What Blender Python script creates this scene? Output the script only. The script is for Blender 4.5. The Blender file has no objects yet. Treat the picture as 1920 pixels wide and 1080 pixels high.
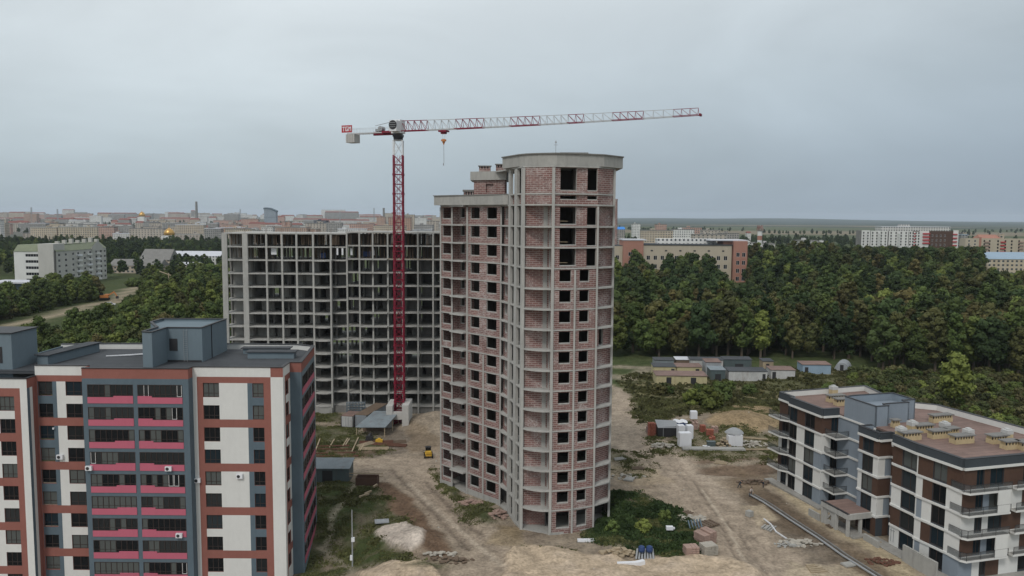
import bpy, math, random
import numpy as np
from mathutils import Vector, Matrix

random.seed(11)
RNG = np.random.default_rng(7)
SC = bpy.context.scene
COL = SC.collection

# ------------------------------------------------------------------ camera
FPX, ROLL, CH = 1500.0, 0.0068, 47.0
PITCH = math.atan(133 / 1500.0)
cam_data = bpy.data.cameras.new('camera')
cam_data.sensor_width = 36.0
cam_data.lens = 36.0 * FPX / 1920.0
cam_data.clip_start = 0.5
cam_data.clip_end = 60000
cam = bpy.data.objects.new('camera', cam_data)
COL.objects.link(cam)
SC.camera = cam
cam.matrix_world = (Matrix.Translation((0, 0, CH)) @ Matrix.Rotation(math.pi / 2 - PITCH, 4, 'X')
                    @ Matrix.Rotation(ROLL, 4, 'Z'))

# ------------------------------------------------------------------ light
SUN_EL, SUN_AZ = math.radians(48), math.radians(-158)      # behind the camera, a little to the left
world = bpy.data.worlds.new('World')
SC.world = world
world.use_nodes = True
wn, wl = world.node_tree.nodes, world.node_tree.links
wn.clear()
w_out = wn.new('ShaderNodeOutputWorld')
w_bg = wn.new('ShaderNodeBackground')
w_bg.inputs['Strength'].default_value = 0.1
w_sky = wn.new('ShaderNodeTexSky')
w_sky.sky_type = 'NISHITA'
w_sky.sun_disc = False
w_sky.sun_elevation = SUN_EL
w_sky.sun_rotation = SUN_AZ
w_sky.air_density = 1.0
w_sky.dust_density = 3.0
w_tc = wn.new('ShaderNodeTexCoord')
w_sep = wn.new('ShaderNodeSeparateXYZ')
wl.new(w_tc.outputs['Generated'], w_sep.inputs[0])


def wramp(stops, inp):
    r = wn.new('ShaderNodeValToRGB')
    cr = r.color_ramp
    while len(cr.elements) < len(stops):
        cr.elements.new(0.5)
    for e, (p, c) in zip(cr.elements, stops):
        e.position = p
        e.color = (*c, 1)
    wl.new(inp, r.inputs[0])
    return r.outputs[0]


def wmath(op, a, b=None, clamp=False):
    n = wn.new('ShaderNodeMath')
    n.operation = op
    n.use_clamp = clamp
    for i, v in enumerate((a, b)):
        if v is None:
            continue
        if isinstance(v, (int, float)):
            n.inputs[i].default_value = v
        else:
            wl.new(v, n.inputs[i])
    return n.outputs[0]


def wmix(fac, a, b, mode='MIX'):
    n = wn.new('ShaderNodeMix')
    n.data_type = 'RGBA'
    n.blend_type = mode
    for s, v in ((0, fac), (6, a), (7, b)):
        if isinstance(v, (int, float)):
            n.inputs[s].default_value = v
        elif isinstance(v, tuple):
            n.inputs[s].default_value = (*v, 1)
        else:
            wl.new(v, n.inputs[s])
    return n.outputs[2]


S10 = 10.0                     # the Background strength is 0.1
left_grad = wramp([(0.0, (.40, .485, .545)), (0.07, (.52, .605, .655)), (0.16, (.64, .715, .755)), (0.30, (.74, .795, .82)), (0.6, (.66, .72, .75)), (1.0, (.78, .80, .82))], w_sep.outputs[2])
right_grad = wramp([(0.0, (.30, .375, .46)), (0.07, (.345, .42, .495)), (0.16, (.46, .54, .60)), (0.30, (.64, .705, .74)), (0.6, (.66, .72, .75)), (1.0, (.78, .80, .82))], w_sep.outputs[2])
w_x = wmath('ADD', wmath('MULTIPLY', w_sep.outputs[0], 1.25), 0.33, True)
w_map = wn.new('ShaderNodeMapping')
w_map.inputs['Scale'].default_value = (1.0, 1.0, 2.6)
wl.new(w_tc.outputs['Generated'], w_map.inputs[0])
w_n1 = wn.new('ShaderNodeTexNoise')
w_n1.inputs['Scale'].default_value = 2.2
w_n1.inputs['Detail'].default_value = 9
w_n1.inputs['Roughness'].default_value = 0.52
w_n1.inputs['Distortion'].default_value = 0.5
wl.new(w_map.outputs[0], w_n1.inputs[0])
cloud = wmix(w_x, left_grad, right_grad)
amt = wmath('ADD', wmath('MULTIPLY', wmath('SUBTRACT', w_n1.outputs[0], 0.5), 0.6), 1.0)
amt_c = wn.new('ShaderNodeCombineXYZ')
for k in range(3):
    wl.new(wmath('MULTIPLY', amt, S10 * (1.0, 1.0, 1.0)[k]), amt_c.inputs[k])
cloud = wmix(1.0, cloud, amt_c.outputs[0], 'MULTIPLY')
sky_all = wmix(0.07, cloud, w_sky.outputs[0])
wl.new(sky_all, w_bg.inputs['Color'])
wl.new(w_bg.outputs[0], w_out.inputs[0])

sun_d = bpy.data.lights.new('sun', 'SUN')
sun_d.energy = 1.35
sun_d.angle = math.radians(14)
sun_d.color = (1.0, 0.96, 0.90)
sun = bpy.data.objects.new('sun', sun_d)
COL.objects.link(sun)
sv = Vector((math.sin(SUN_AZ) * math.cos(SUN_EL), math.cos(SUN_AZ) * math.cos(SUN_EL), math.sin(SUN_EL)))
sun.rotation_euler = sv.to_track_quat('Z', 'Y').to_euler()

SC.view_settings.view_transform = 'Standard'
SC.view_settings.look = 'None'
SC.view_settings.gamma = 1
SC.view_settings.exposure = 0.0
SC.cycles.max_bounces = 6
SC.cycles.diffuse_bounces = 3
SC.cycles.volume_bounces = 1
SC.cycles.use_denoising = True

# ------------------------------------------------------------------ placing helpers
_cp, _sp = math.cos(PITCH), math.sin(PITCH)


def ray(px, py):
    dx, dy = px - 960, py - 540
    u = dx * math.cos(ROLL) + dy * math.sin(ROLL)
    v = -dx * math.sin(ROLL) + dy * math.cos(ROLL)
    return u, FPX * _cp - v * _sp, -FPX * _sp - v * _cp


def onz(px, py, z=0.0):
    r = ray(px, py)
    t = (z - CH) / r[2]
    return r[0] * t, r[1] * t


def ony(px, py, y):
    r = ray(px, py)
    t = y / r[1]
    return r[0] * t, CH + r[2] * t


def sstep(a, b, x):
    t = np.clip((x - a) / (b - a), 0, 1)
    return t * t * (3 - 2 * t)


def gz(x, y):
    """height of the ground"""
    x = np.asarray(x, float)
    y = np.asarray(y, float)
    z = -3.4 * (1 - sstep(-28, -10, x)) * (1 - sstep(108, 134, y))
    z = z + 3.2 * np.exp(-(((x - 53) / 8) ** 2 + ((y - 180) / 6) ** 2))
    z = z + 3.0 * np.exp(-(((x + 17) / 6) ** 2 + ((y - 178) / 5) ** 2))
    z = z + 1.1 * np.exp(-(((x + 13.5) / 4.5) ** 2 + ((y - 113) / 3.2) ** 2))
    z = z + 1.0 * np.exp(-(((x - 14) / 9) ** 2 + ((y - 99) / 4) ** 2))
    z = z + .9 * np.exp(-(((x - 31) / 4) ** 2 + ((y - 102.5) / 3) ** 2))
    z = z - 0.9 * np.exp(-(((x - 42) / 10) ** 2 + ((y - 146) / 3) ** 2))
    z = z + 13 * np.exp(-(((x - 300) / 110) ** 2 + ((y - 560) / 130) ** 2))
    z = z + 9 * np.exp(-(((x + 95) / 40) ** 2 + ((y - 340) / 60) ** 2))
    z = z + 26 * sstep(1900, 5200, y) * (1 - sstep(-500, 300, x)) * (1 - sstep(7000, 9500, y))
    return z


def gp(px, py):
    z = 0.0
    for _ in range(8):
        x, y = onz(px, py, z)
        z = float(gz(x, y))
    return x, y, z


def uat(p0, p1, px, py=650):
    """distance along the wall p0-p1 at which a sight line through pixel column px meets it"""
    r = ray(px, py)
    dx, dy = p1[0] - p0[0], p1[1] - p0[1]
    L = math.hypot(dx, dy)
    dx, dy = dx / L, dy / L
    det = dx * (-r[1]) + r[0] * dy
    return (p0[0] * r[1] - r[0] * p0[1]) / det


# ------------------------------------------------------------------ materials
MATS = {}


def newmat(name):
    m = bpy.data.materials.new(name)
    m.use_nodes = True
    nt = m.node_tree
    b = nt.nodes['Principled BSDF']
    return m, nt, b


def N(nt, kind, **kw):
    n = nt.nodes.new(kind)
    for k, v in kw.items():
        if hasattr(n, k):
            setattr(n, k, v)
        else:
            n.inputs[k.replace('_', ' ')].default_value = v
    return n


def M_(nt, op, a, b=None, clamp=False):
    n = nt.nodes.new('ShaderNodeMath')
    n.operation = op
    n.use_clamp = clamp
    for i, v in enumerate((a, b)):
        if v is None:
            continue
        if isinstance(v, (int, float)):
            n.inputs[i].default_value = v
        else:
            nt.links.new(v, n.inputs[i])
    return n.outputs[0]


def MX(nt, fac, a, b, mode='MIX'):
    n = nt.nodes.new('ShaderNodeMix')
    n.data_type = 'RGBA'
    n.blend_type = mode
    for s, v in ((0, fac), (6, a), (7, b)):
        if isinstance(v, (int, float)):
            n.inputs[s].default_value = v
        elif isinstance(v, tuple):
            n.inputs[s].default_value = (*v[:3], 1)
        else:
            nt.links.new(v, n.inputs[s])
    return n.outputs[2]


def pos_noise(nt, scale, detail=4, stretch=(1, 1, 1), rough=0.55):
    g = nt.nodes.new('ShaderNodeNewGeometry')
    mp = nt.nodes.new('ShaderNodeMapping')
    mp.inputs['Scale'].default_value = stretch
    nt.links.new(g.outputs['Position'], mp.inputs[0])
    n = nt.nodes.new('ShaderNodeTexNoise')
    n.inputs['Scale'].default_value = scale
    n.inputs['Detail'].default_value = detail
    n.inputs['Roughness'].default_value = rough
    nt.links.new(mp.outputs[0], n.inputs[0])
    return n.outputs[0]


def mottled(nt, col, out, amt=0.25, s1=0.35, s2=2.5, stretch=(1, 1, 0.35)):
    """colour with worn, uneven tone"""
    a = pos_noise(nt, s1, 4, stretch)
    b = pos_noise(nt, s2, 3, stretch)
    f = M_(nt, 'ADD', M_(nt, 'MULTIPLY', M_(nt, 'SUBTRACT', a, 0.5), 2.2 * amt), M_(nt, 'MULTIPLY', M_(nt, 'SUBTRACT', b, 0.5), 1.6 * amt))
    f = M_(nt, 'ADD', f, 1.0)
    c = nt.nodes.new('ShaderNodeCombineXYZ')
    for k in range(3):
        nt.links.new(f, c.inputs[k])
    nt.links.new(MX(nt, 1.0, col, c.outputs[0], 'MULTIPLY'), out)


def paint(name, col, rough=0.8, amt=0.12, spec=0.3, metal=0.0, s1=0.35, s2=2.5):
    if name in MATS:
        return MATS[name]
    m, nt, b = newmat(name)
    b.inputs['Roughness'].default_value = rough
    b.inputs['Specular IOR Level'].default_value = spec
    b.inputs['Metallic'].default_value = metal
    if amt > 0:
        mottled(nt, col, b.inputs['Base Color'], amt, s1, s2)
    else:
        b.inputs['Base Color'].default_value = (*col, 1)
    MATS[name] = m
    return m


def brickmat(name, c1, c2, mortar, bw=0.5, bh=0.24, ms=0.03):
    m, nt, b = newmat(name)
    uv = nt.nodes.new('ShaderNodeUVMap')
    bt = nt.nodes.new('ShaderNodeTexBrick')
    bt.inputs['Scale'].default_value = 1.0
    bt.inputs['Brick Width'].default_value = bw
    bt.inputs['Row Height'].default_value = bh
    bt.inputs['Mortar Size'].default_value = ms
    bt.inputs['Mortar Smooth'].default_value = 0.2
    bt.inputs['Bias'].default_value = -0.1
    bt.inputs['Color1'].default_value = (*c1, 1)
    bt.inputs['Color2'].default_value = (*c2, 1)
    bt.inputs['Mortar'].default_value = (*mortar, 1)
    nt.links.new(uv.outputs[0], bt.inputs[0])
    # courses where mortar has been smeared pale
    patch = pos_noise(nt, 0.32, 3)
    fine = pos_noise(nt, 3.0, 2, (1, 1, 3))
    f = M_(nt, 'MULTIPLY', M_(nt, 'SUBTRACT', patch, 0.48, True), M_(nt, 'MULTIPLY', M_(nt, 'SUBTRACT', fine, 0.42, True), 26.0))
    f = M_(nt, 'MINIMUM', f, 0.75)
    c = MX(nt, f, bt.outputs[0], (.48, .43, .41))
    mottled(nt, c, b.inputs['Base Color'], 0.3, 0.25, 1.6, (1, 1, 1))
    b.inputs['Roughness'].default_value = 0.92
    b.inputs['Specular IOR Level'].default_value = 0.15
    bp = nt.nodes.new('ShaderNodeBump')
    bp.inputs['Strength'].default_value = 0.4
    bp.inputs['Distance'].default_value = 0.03
    nt.links.new(bt.outputs['Fac'], bp.inputs['Height'])
    bp.invert = True
    nt.links.new(bp.outputs[0], b.inputs['Normal'])
    MATS[name] = m
    return m


def concretemat(name, col, amt=0.2, streak=0.25):
    m, nt, b = newmat(name)
    s = pos_noise(nt, 1.6, 4, (1, 1, 0.12))
    st = M_(nt, 'MULTIPLY', M_(nt, 'SUBTRACT', s, 0.5, True), streak * 6)
    c = MX(nt, M_(nt, 'MINIMUM', st, 0.6), col, tuple(x * 0.55 for x in col))
    mottled(nt, c, b.inputs['Base Color'], amt, 0.3, 2.2, (1, 1, 0.6))
    b.inputs['Roughness'].default_value = 0.9
    b.inputs['Specular IOR Level'].default_value = 0.2
    MATS[name] = m
    return m


def feltmat(name, col, seam):
    """roofing felt in overlapping strips, with damp stains"""
    m, nt, b = newmat(name)
    uv = nt.nodes.new('ShaderNodeUVMap')
    bt = nt.nodes.new('ShaderNodeTexBrick')
    for k, v in (('Scale', 1.0), ('Brick Width', 9.0), ('Row Height', 1.0), ('Mortar Size', 0.035), ('Bias', 0.0)):
        bt.inputs[k].default_value = v
    bt.inputs['Color1'].default_value = (*col, 1)
    bt.inputs['Color2'].default_value = (*[x * .84 for x in col], 1)
    bt.inputs['Mortar'].default_value = (*seam, 1)
    nt.links.new(uv.outputs[0], bt.inputs[0])
    st = pos_noise(nt, .16, 5)
    f = M_(nt, 'MULTIPLY', M_(nt, 'SUBTRACT', st, .54, True), 7.0, True)
    c = MX(nt, M_(nt, 'MULTIPLY', f, .55), bt.outputs[0], tuple(x * .45 for x in col))
    mottled(nt, c, b.inputs['Base Color'], 0.3, 0.12, 0.9, (1, 1, 1))
    b.inputs['Roughness'].default_value = 0.85
    MATS[name] = m


def sheetmat(name, col, rib=0.2, amt=0.25, rust=(.16, .07, .04), rustamt=0.3):
    """ribbed metal sheet"""
    m, nt, b = newmat(name)
    uv = nt.nodes.new('ShaderNodeUVMap')
    w = nt.nodes.new('ShaderNodeTexWave')
    w.inputs['Scale'].default_value = 0.32 / rib
    nt.links.new(uv.outputs[0], w.inputs[0])
    r = pos_noise(nt, 0.9, 5, (1, 1, .5))
    rf = M_(nt, 'MINIMUM', M_(nt, 'MULTIPLY', M_(nt, 'SUBTRACT', r, 0.55, True), 6 * rustamt), 0.8)
    c = MX(nt, rf, col, rust)
    mottled(nt, c, b.inputs['Base Color'], amt, 0.5, 3.0)
    b.inputs['Roughness'].default_value = 0.55
    bp = nt.nodes.new('ShaderNodeBump')
    bp.inputs['Distance'].default_value = 0.05
    nt.links.new(w.outputs[1], bp.inputs['Height'])
    nt.links.new(bp.outputs[0], b.inputs['Normal'])
    MATS[name] = m
    return m


def leafmat(name, c1, c2, c3):
    m, nt, b = newmat(name)
    oi = nt.nodes.new('ShaderNodeObjectInfo')
    cl = pos_noise(nt, 0.16, 3)
    fi = pos_noise(nt, 1.7, 3)
    f = M_(nt, 'MULTIPLY', M_(nt, 'SUBTRACT', cl, 0.32, True), 2.6, True)
    c = MX(nt, f, c1, c2)
    c = MX(nt, M_(nt, 'MULTIPLY', M_(nt, 'SUBTRACT', oi.outputs['Random'], 0.45, True), 1.5, True), c, c3)
    r2 = M_(nt, 'FRACT', M_(nt, 'MULTIPLY', oi.outputs['Random'], 7.31))
    br = M_(nt, 'ADD', .62, M_(nt, 'MULTIPLY', r2, .82))
    cb_ = nt.nodes.new('ShaderNodeCombineXYZ')
    for k in range(3):
        nt.links.new(br, cb_.inputs[k])
    c = MX(nt, 1.0, c, cb_.outputs[0], 'MULTIPLY')
    mottled(nt, c, b.inputs['Base Color'], 0.26, 0.10, .7, (1, 1, 1))
    b.inputs['Roughness'].default_value = 0.75
    b.inputs['Specular IOR Level'].default_value = 0.15
    MATS[name] = m
    return m


def gridwallmat(name, col, win=(.05, .06, .07), fu=3.4, fv=3.0, wu=.48, wv=.48):
    """far walls: rows of windows over a wall colour, measured in metres"""
    m, nt, b = newmat(name)
    uv = nt.nodes.new('ShaderNodeUVMap')
    sp = nt.nodes.new('ShaderNodeSeparateXYZ')
    nt.links.new(uv.outputs[0], sp.inputs[0])
    def band(o, f, w):
        t = M_(nt, 'FRACT', M_(nt, 'DIVIDE', o, f))
        return M_(nt, 'LESS_THAN', M_(nt, 'ABSOLUTE', M_(nt, 'SUBTRACT', t, 0.5)), w / 2)
    w = M_(nt, 'MULTIPLY', band(sp.outputs[0], fu, wu), band(sp.outputs[1], fv, wv))
    g = nt.nodes.new('ShaderNodeNewGeometry')
    sn = nt.nodes.new('ShaderNodeSeparateXYZ')
    nt.links.new(g.outputs['True Normal'], sn.inputs[0])
    w = M_(nt, 'MULTIPLY', w, M_(nt, 'LESS_THAN', M_(nt, 'ABSOLUTE', sn.outputs[2]), 0.3))
    # glazed balconies in pale or dark boxes here and there
    vn = nt.nodes.new('ShaderNodeTexNoise')
    vn.inputs['Scale'].default_value = 0.28
    nt.links.new(uv.outputs[0], vn.inputs[0])
    c = MX(nt, M_(nt, 'MULTIPLY', M_(nt, 'SUBTRACT', vn.outputs[0], 0.52, True), 3.0, True), col, (.55, .55, .53))
    oi = nt.nodes.new('ShaderNodeObjectInfo')
    c = MX(nt, M_(nt, 'MULTIPLY', oi.outputs['Random'], 0.35), c, (.36, .31, .28))
    c = MX(nt, w, c, win)
    mottled(nt, c, b.inputs['Base Color'], 0.25, 0.05, 0.3)
    b.inputs['Roughness'].default_value = 0.8
    MATS[name] = m
    return m


brickmat('brick', (.235, .124, .110), (.165, .092, .085), (.36, .295, .275), .95, .30, .045)
brickmat('brick_dark', (.26, .13, .11), (.20, .10, .09), (.30, .26, .24))
concretemat('concrete', (.355, .35, .33))
concretemat('concrete_pale', (.40, .395, .375), 0.2)
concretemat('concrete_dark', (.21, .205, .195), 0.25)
concretemat('ballast', (.46, .45, .43), 0.12, 0.1)
concretemat('screed', (.30, .29, .27), 0.25)
paint('interior_shade', (.075, .07, .065), 0.9, 0.35)  # dark colour stands in for the shade inside rooms and loggias
concretemat('white_wall', (.65, .65, .63), 0.07, 0.05)
concretemat('brown_paint', (.265, .11, .09), 0.13, 0.06)
concretemat('slate_paint', (.105, .142, .170), 0.13, 0.06)
paint('slate_light', (.15, .195, .225), 0.85, 0.10)
paint('pink_panel', (.47, .12, .175), 0.6, 0.08)
feltmat('roof_felt', (.060, .066, .074), (.030, .033, .037))
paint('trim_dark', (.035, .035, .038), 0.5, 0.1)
paint('frame_dark', (.045, .033, .03), 0.5, 0.0)
paint('frame_white', (.6, .6, .6), 0.5, 0.0)
paint('anthracite', (.052, .062, .072), 0.7, 0.15)
paint('wood_panel', (.085, .048, .034), 0.7, 0.22, s1=0.5, s2=4)
paint('grey_panel', (.23, .27, .315), 0.8, 0.1)
feltmat('roof_red_felt', (.22, .145, .122), (.12, .08, .07))
paint('yellow_brick', (.50, .40, .24), 0.9, 0.25)
paint('steel_red', (.20, .012, .032), 0.5, 0.2)
paint('steel_white', (.72, .73, .74), 0.5, 0.1)
paint('jib_white', (.46, .47, .48), 0.5, 0.1)
paint('cowl_grey', (.50, .50, .49), 0.6, 0.1)
paint('steel_grey', (.3, .31, .32), 0.5, 0.15)
paint('sign_red', (.42, .04, .05), 0.5, 0.03)
paint('orange', (.50, .19, .06), 0.5, 0.1)
paint('yellow', (.62, .38, .05), 0.5, 0.15)
paint('rubber', (.02, .02, .02), 0.8, 0)
paint('blue_tarp', (.03, .06, .16), 0.5, 0.3)
paint('plastic_white', (.72, .73, .76), 0.35, 0.08, 0.6)
paint('timber', (.36, .29, .20), 0.85, 0.3)
paint('timber_dark', (.15, .11, .08), 0.85, 0.3)
paint('rebar', (.13, .062, .042), 0.7, 0.3)
paint('skin', (.42, .24, .17), 0.6, 0)
paint('cloth_dark', (.035, .045, .06), 0.9, 0)
paint('cloth_pale', (.5, .45, .42), 0.9, 0)
paint('car_paint', (.75, .76, .78), 0.25, 0, 0.6)
paint('gold', (.52, .31, .09), 0.35, 0.05, 0.5, 0.6)
paint('bark', (.10, .08, .06), 0.9, 0.2)
paint('blue_roof', (.27, .36, .45), 0.5, 0.1)
paint('bright_blue', (.03, .22, .62), 0.5, 0.1)
paint('green_roof', (.20, .22, .15), 0.9, 0.2)
paint('pale_roof', (.55, .56, .60), 0.7, 0.15)
paint('red_roof', (.20, .075, .06), 0.8, 0.2)
paint('stone', (.40, .37, .32), 0.9, 0.3)
sheetmat('sheet_blue', (.23, .27, .295))
sheetmat('sheet_grey', (.34, .36, .38))
sheetmat('sheet_teal', (.09, .12, .125))
sheetmat('sheet_white', (.50, .50, .49), 0.3)
sheetmat('sheet_yellow', (.52, .46, .27), 0.35, 0.15)
sheetmat('container', (.26, .29, .32), 0.25, 0.3, (.3, .26, .2), 0.5)


def glassmat(name, col, rough=0.12, amt=0.0):
    m, nt, b = newmat(name)
    oi = nt.nodes.new('ShaderNodeObjectInfo')
    c = MX(nt, M_(nt, 'MULTIPLY', M_(nt, 'SUBTRACT', oi.outputs['Random'], 0.6, True), 0.9), col, (.075, .08, .08))
    if amt:
        w = nt.nodes.new('ShaderNodeTexWave')
        w.inputs['Scale'].default_value = 2.2
        w.inputs['Distortion'].default_value = 1.5
        uv = nt.nodes.new('ShaderNodeUVMap')
        nt.links.new(uv.outputs[0], w.inputs[0])
        c = MX(nt, M_(nt, 'MULTIPLY', w.outputs[1], amt), c, (.03, .035, .035))
    nt.links.new(c, b.inputs['Base Color'])
    b.inputs['Roughness'].default_value = rough
    b.inputs['Specular IOR Level'].default_value = 0.14
    MATS[name] = m


glassmat('glass', (.010, .012, .014), 0.10)
glassmat('glass_curtain', (.12, .13, .125), 0.35, 0.6)
glassmat('glass_blue', (.014, .024, .032), 0.06)
m, nt, b = newmat('rail_glass')
b.inputs['Base Color'].default_value = (.12, .135, .145, 1)
b.inputs['Roughness'].default_value = 0.12
b.inputs['Alpha'].default_value = 0.32
MATS['rail_glass'] = m

leafmat('leaf_dark', (.020, .036, .014), (.045, .070, .024), (.066, .086, .027))
leafmat('leaf_mid', (.044, .068, .020), (.090, .120, .034), (.135, .155, .038))
leafmat('leaf_autumn', (.044, .054, .020), (.086, .086, .030), (.112, .092, .036))
leafmat('leaf_conifer', (.014, .026, .014), (.022, .040, .020), (.04, .055, .03))
leafmat('leaf_weed', (.048, .062, .024), (.090, .105, .038), (.14, .12, .055))


# ------------------------------------------------------------------ mesh builder
class MB:
    def __init__(self):
        self.v, self.f, self.m = [], [], []

    def face(self, pts, mi=0):
        n = len(self.v)
        self.v.extend(pts)
        self.f.append(tuple(range(n, n + len(pts))))
        self.m.append(mi)

    def mesh(self, vs, fs, mi=0):
        n = len(self.v)
        self.v.extend(vs)
        for f in fs:
            self.f.append(tuple(i + n for i in f))
            self.m.append(mi)

    def box(self, x0, x1, y0, y1, z0, z1, mi=0):
        vs = [(x, y, z) for z in (z0, z1) for y in (y0, y1) for x in (x0, x1)]
        self.mesh(vs, [(0, 2, 3, 1), (4, 5, 7, 6), (0, 1, 5, 4), (2, 6, 7, 3), (0, 4, 6, 2), (1, 3, 7, 5)], mi)
        return self

    def prism(self, poly, z0, z1, mi=0, top=None):
        a = sum(poly[i][0] * poly[(i + 1) % len(poly)][1] - poly[(i + 1) % len(poly)][0] * poly[i][1] for i in range(len(poly)))
        if a < 0:
            poly = poly[::-1]
        n = len(poly)
        vs = [(p[0], p[1], z0) for p in poly] + [(p[0], p[1], z1) for p in poly]
        k = len(self.v)
        self.v.extend(vs)
        self.f.append(tuple(k + i for i in range(n))[::-1]); self.m.append(mi)
        self.f.append(tuple(k + n + i for i in range(n))); self.m.append(mi if top is None else top)
        for i in range(n):
            j = (i + 1) % n
            self.f.append((k + i, k + j, k + n + j, k + n + i)); self.m.append(mi)
        return self

    def slab(self, p0, p1, off0, off1, z0, z1, mi=0):
        """upright slab along p0-p1; offsets measured to the right of the direction p0->p1"""
        dx, dy = p1[0] - p0[0], p1[1] - p0[1]
        L = math.hypot(dx, dy)
        nx, ny = dy / L, -dx / L
        poly = [(p0[0] + nx * off0, p0[1] + ny * off0), (p1[0] + nx * off0, p1[1] + ny * off0),
                (p1[0] + nx * off1, p1[1] + ny * off1), (p0[0] + nx * off1, p0[1] + ny * off1)]
        return self.prism(poly, z0, z1, mi)

    def bar(self, a, b, w, mi=0, w2=None):
        a, b = Vector(a), Vector(b)
        d = (b - a).normalized()
        up = Vector((0, 0, 1)) if abs(d.z) < 0.95 else Vector((1, 0, 0))
        s = d.cross(up).normalized() * w / 2
        t = d.cross(s).normalized() * (w2 or w) / 2
        vs = [tuple(p + s * i + t * j) for p in (a, b) for i, j in ((-1, -1), (1, -1), (1, 1), (-1, 1))]
        self.mesh(vs, [(0, 1, 2, 3), (7, 6, 5, 4), (0, 4, 5, 1), (1, 5, 6, 2), (2, 6, 7, 3), (3, 7, 4, 0)], mi)
        return self

    def cone(self, a, b, r0, r1, n=10, mi=0):
        a, b = Vector(a), Vector(b)
        d = (b - a).normalized()
        up = Vector((0, 0, 1)) if abs(d.z) < 0.95 else Vector((1, 0, 0))
        s = d.cross(up).normalized()
        t = d.cross(s).normalized()
        vs = []
        for p, r in ((a, r0), (b, r1)):
            for i in range(n):
                q = 2 * math.pi * i / n
                vs.append(tuple(p + s * math.cos(q) * r + t * math.sin(q) * r))
        fs = [(i, (i + 1) % n, n + (i + 1) % n, n + i) for i in range(n)]
        fs += [tuple(range(n))[::-1], tuple(range(n, 2 * n))]
        self.mesh(vs, fs, mi)
        return self

    def lathe(self, prof, cx, cy, n=16, mi=0):
        vs = []
        for r, z in prof:
            for i in range(n):
                q = 2 * math.pi * i / n
                vs.append((cx + math.cos(q) * r, cy + math.sin(q) * r, z))
        fs = []
        for k in range(len(prof) - 1):
            for i in range(n):
                j = (i + 1) % n
                fs.append((k * n + i, k * n + j, (k + 1) * n + j, (k + 1) * n + i))
        fs += [tuple(range(n))[::-1], tuple(range((len(prof) - 1) * n, len(prof) * n))]
        self.mesh(vs, fs, mi)
        return self

    def grid_wall(self, p0, p1, us, vs, fn, th=0.35, reveal=0, caps=False):
        """wall along p0-p1 (outer side to the right of p0->p1), cells between breakpoints us (m) and vs (z);
        fn(u,v) gives the material index of a cell or None for an opening"""
        dx, dy = p1[0] - p0[0], p1[1] - p0[1]
        L = math.hypot(dx, dy)
        dx, dy = dx / L, dy / L
        nx, ny = dy, -dx
        us = sorted(set([0.0] + [round(u, 4) for u in us if 0 < u < L] + [L]))
        vs = sorted(set(round(v, 4) for v in vs))
        def P(u, v, o):
            return (p0[0] + dx * u - nx * o, p0[1] + dy * u - ny * o, v)
        nu, nv = len(us) - 1, len(vs) - 1
        g = [[fn((us[i] + us[i + 1]) / 2, (vs[j] + vs[j + 1]) / 2) for j in range(nv)] for i in range(nu)]
        for i in range(nu):
            for j in range(nv):
                c = g[i][j]
                if c is None:
                    continue
                a, b_, lo, hi = us[i], us[i + 1], vs[j], vs[j + 1]
                self.face([P(a, lo, 0), P(b_, lo, 0), P(b_, hi, 0), P(a, hi, 0)], c)
                self.face([P(b_, lo, th), P(a, lo, th), P(a, hi, th), P(b_, hi, th)], c)
                if (i == 0 and caps) or (i > 0 and g[i - 1][j] is None):
                    self.face([P(a, lo, th), P(a, lo, 0), P(a, hi, 0), P(a, hi, th)], reveal if i else c)
                if (i == nu - 1 and caps) or (i < nu - 1 and g[i + 1][j] is None):
                    self.face([P(b_, lo, 0), P(b_, lo, th), P(b_, hi, th), P(b_, hi, 0)], reveal if i < nu - 1 else c)
                if j == 0 or g[i][j - 1] is None:
                    self.face([P(a, lo, th), P(b_, lo, th), P(b_, lo, 0), P(a, lo, 0)], reveal if j else c)
                if j == nv - 1 or g[i][j + 1] is None:
                    self.face([P(a, hi, 0), P(b_, hi, 0), P(b_, hi, th), P(a, hi, th)], reveal if j < nv - 1 else c)
        return self

    def build(self, name, mats, parent=None, loc=None, local=False, smooth=False, **tags):
        if isinstance(mats, str):
            mats = [mats]
        me = bpy.data.meshes.new(name)
        off = Vector((0, 0, 0))
        if loc is not None and not local:
            off = Vector(loc)
        elif parent is not None and not local:
            q = parent
            while q is not None:
                if abs(q.rotation_euler.z) > 1e-6:
                    break
                off = off + Vector(q.location)
                q = q.parent
        v = np.array(self.v, dtype=np.float64).reshape(-1, 3) - np.array(off)
        me.from_pydata(v.tolist(), [], self.f)
        for k in mats:
            me.materials.append(MATS[k])
        if len(mats) > 1:
            me.polygons.foreach_set('material_index', self.m)
        add_uv(me, np.array(off))
        if smooth:
            me.polygons.foreach_set('use_smooth', [True] * len(me.polygons))
        me.update()
        o = bpy.data.objects.new(name, me)
        COL.objects.link(o)
        if parent is not None:
            o.parent = parent
        if loc is not None:
            o.location = loc
        tag(o, **tags)
        return o


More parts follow.
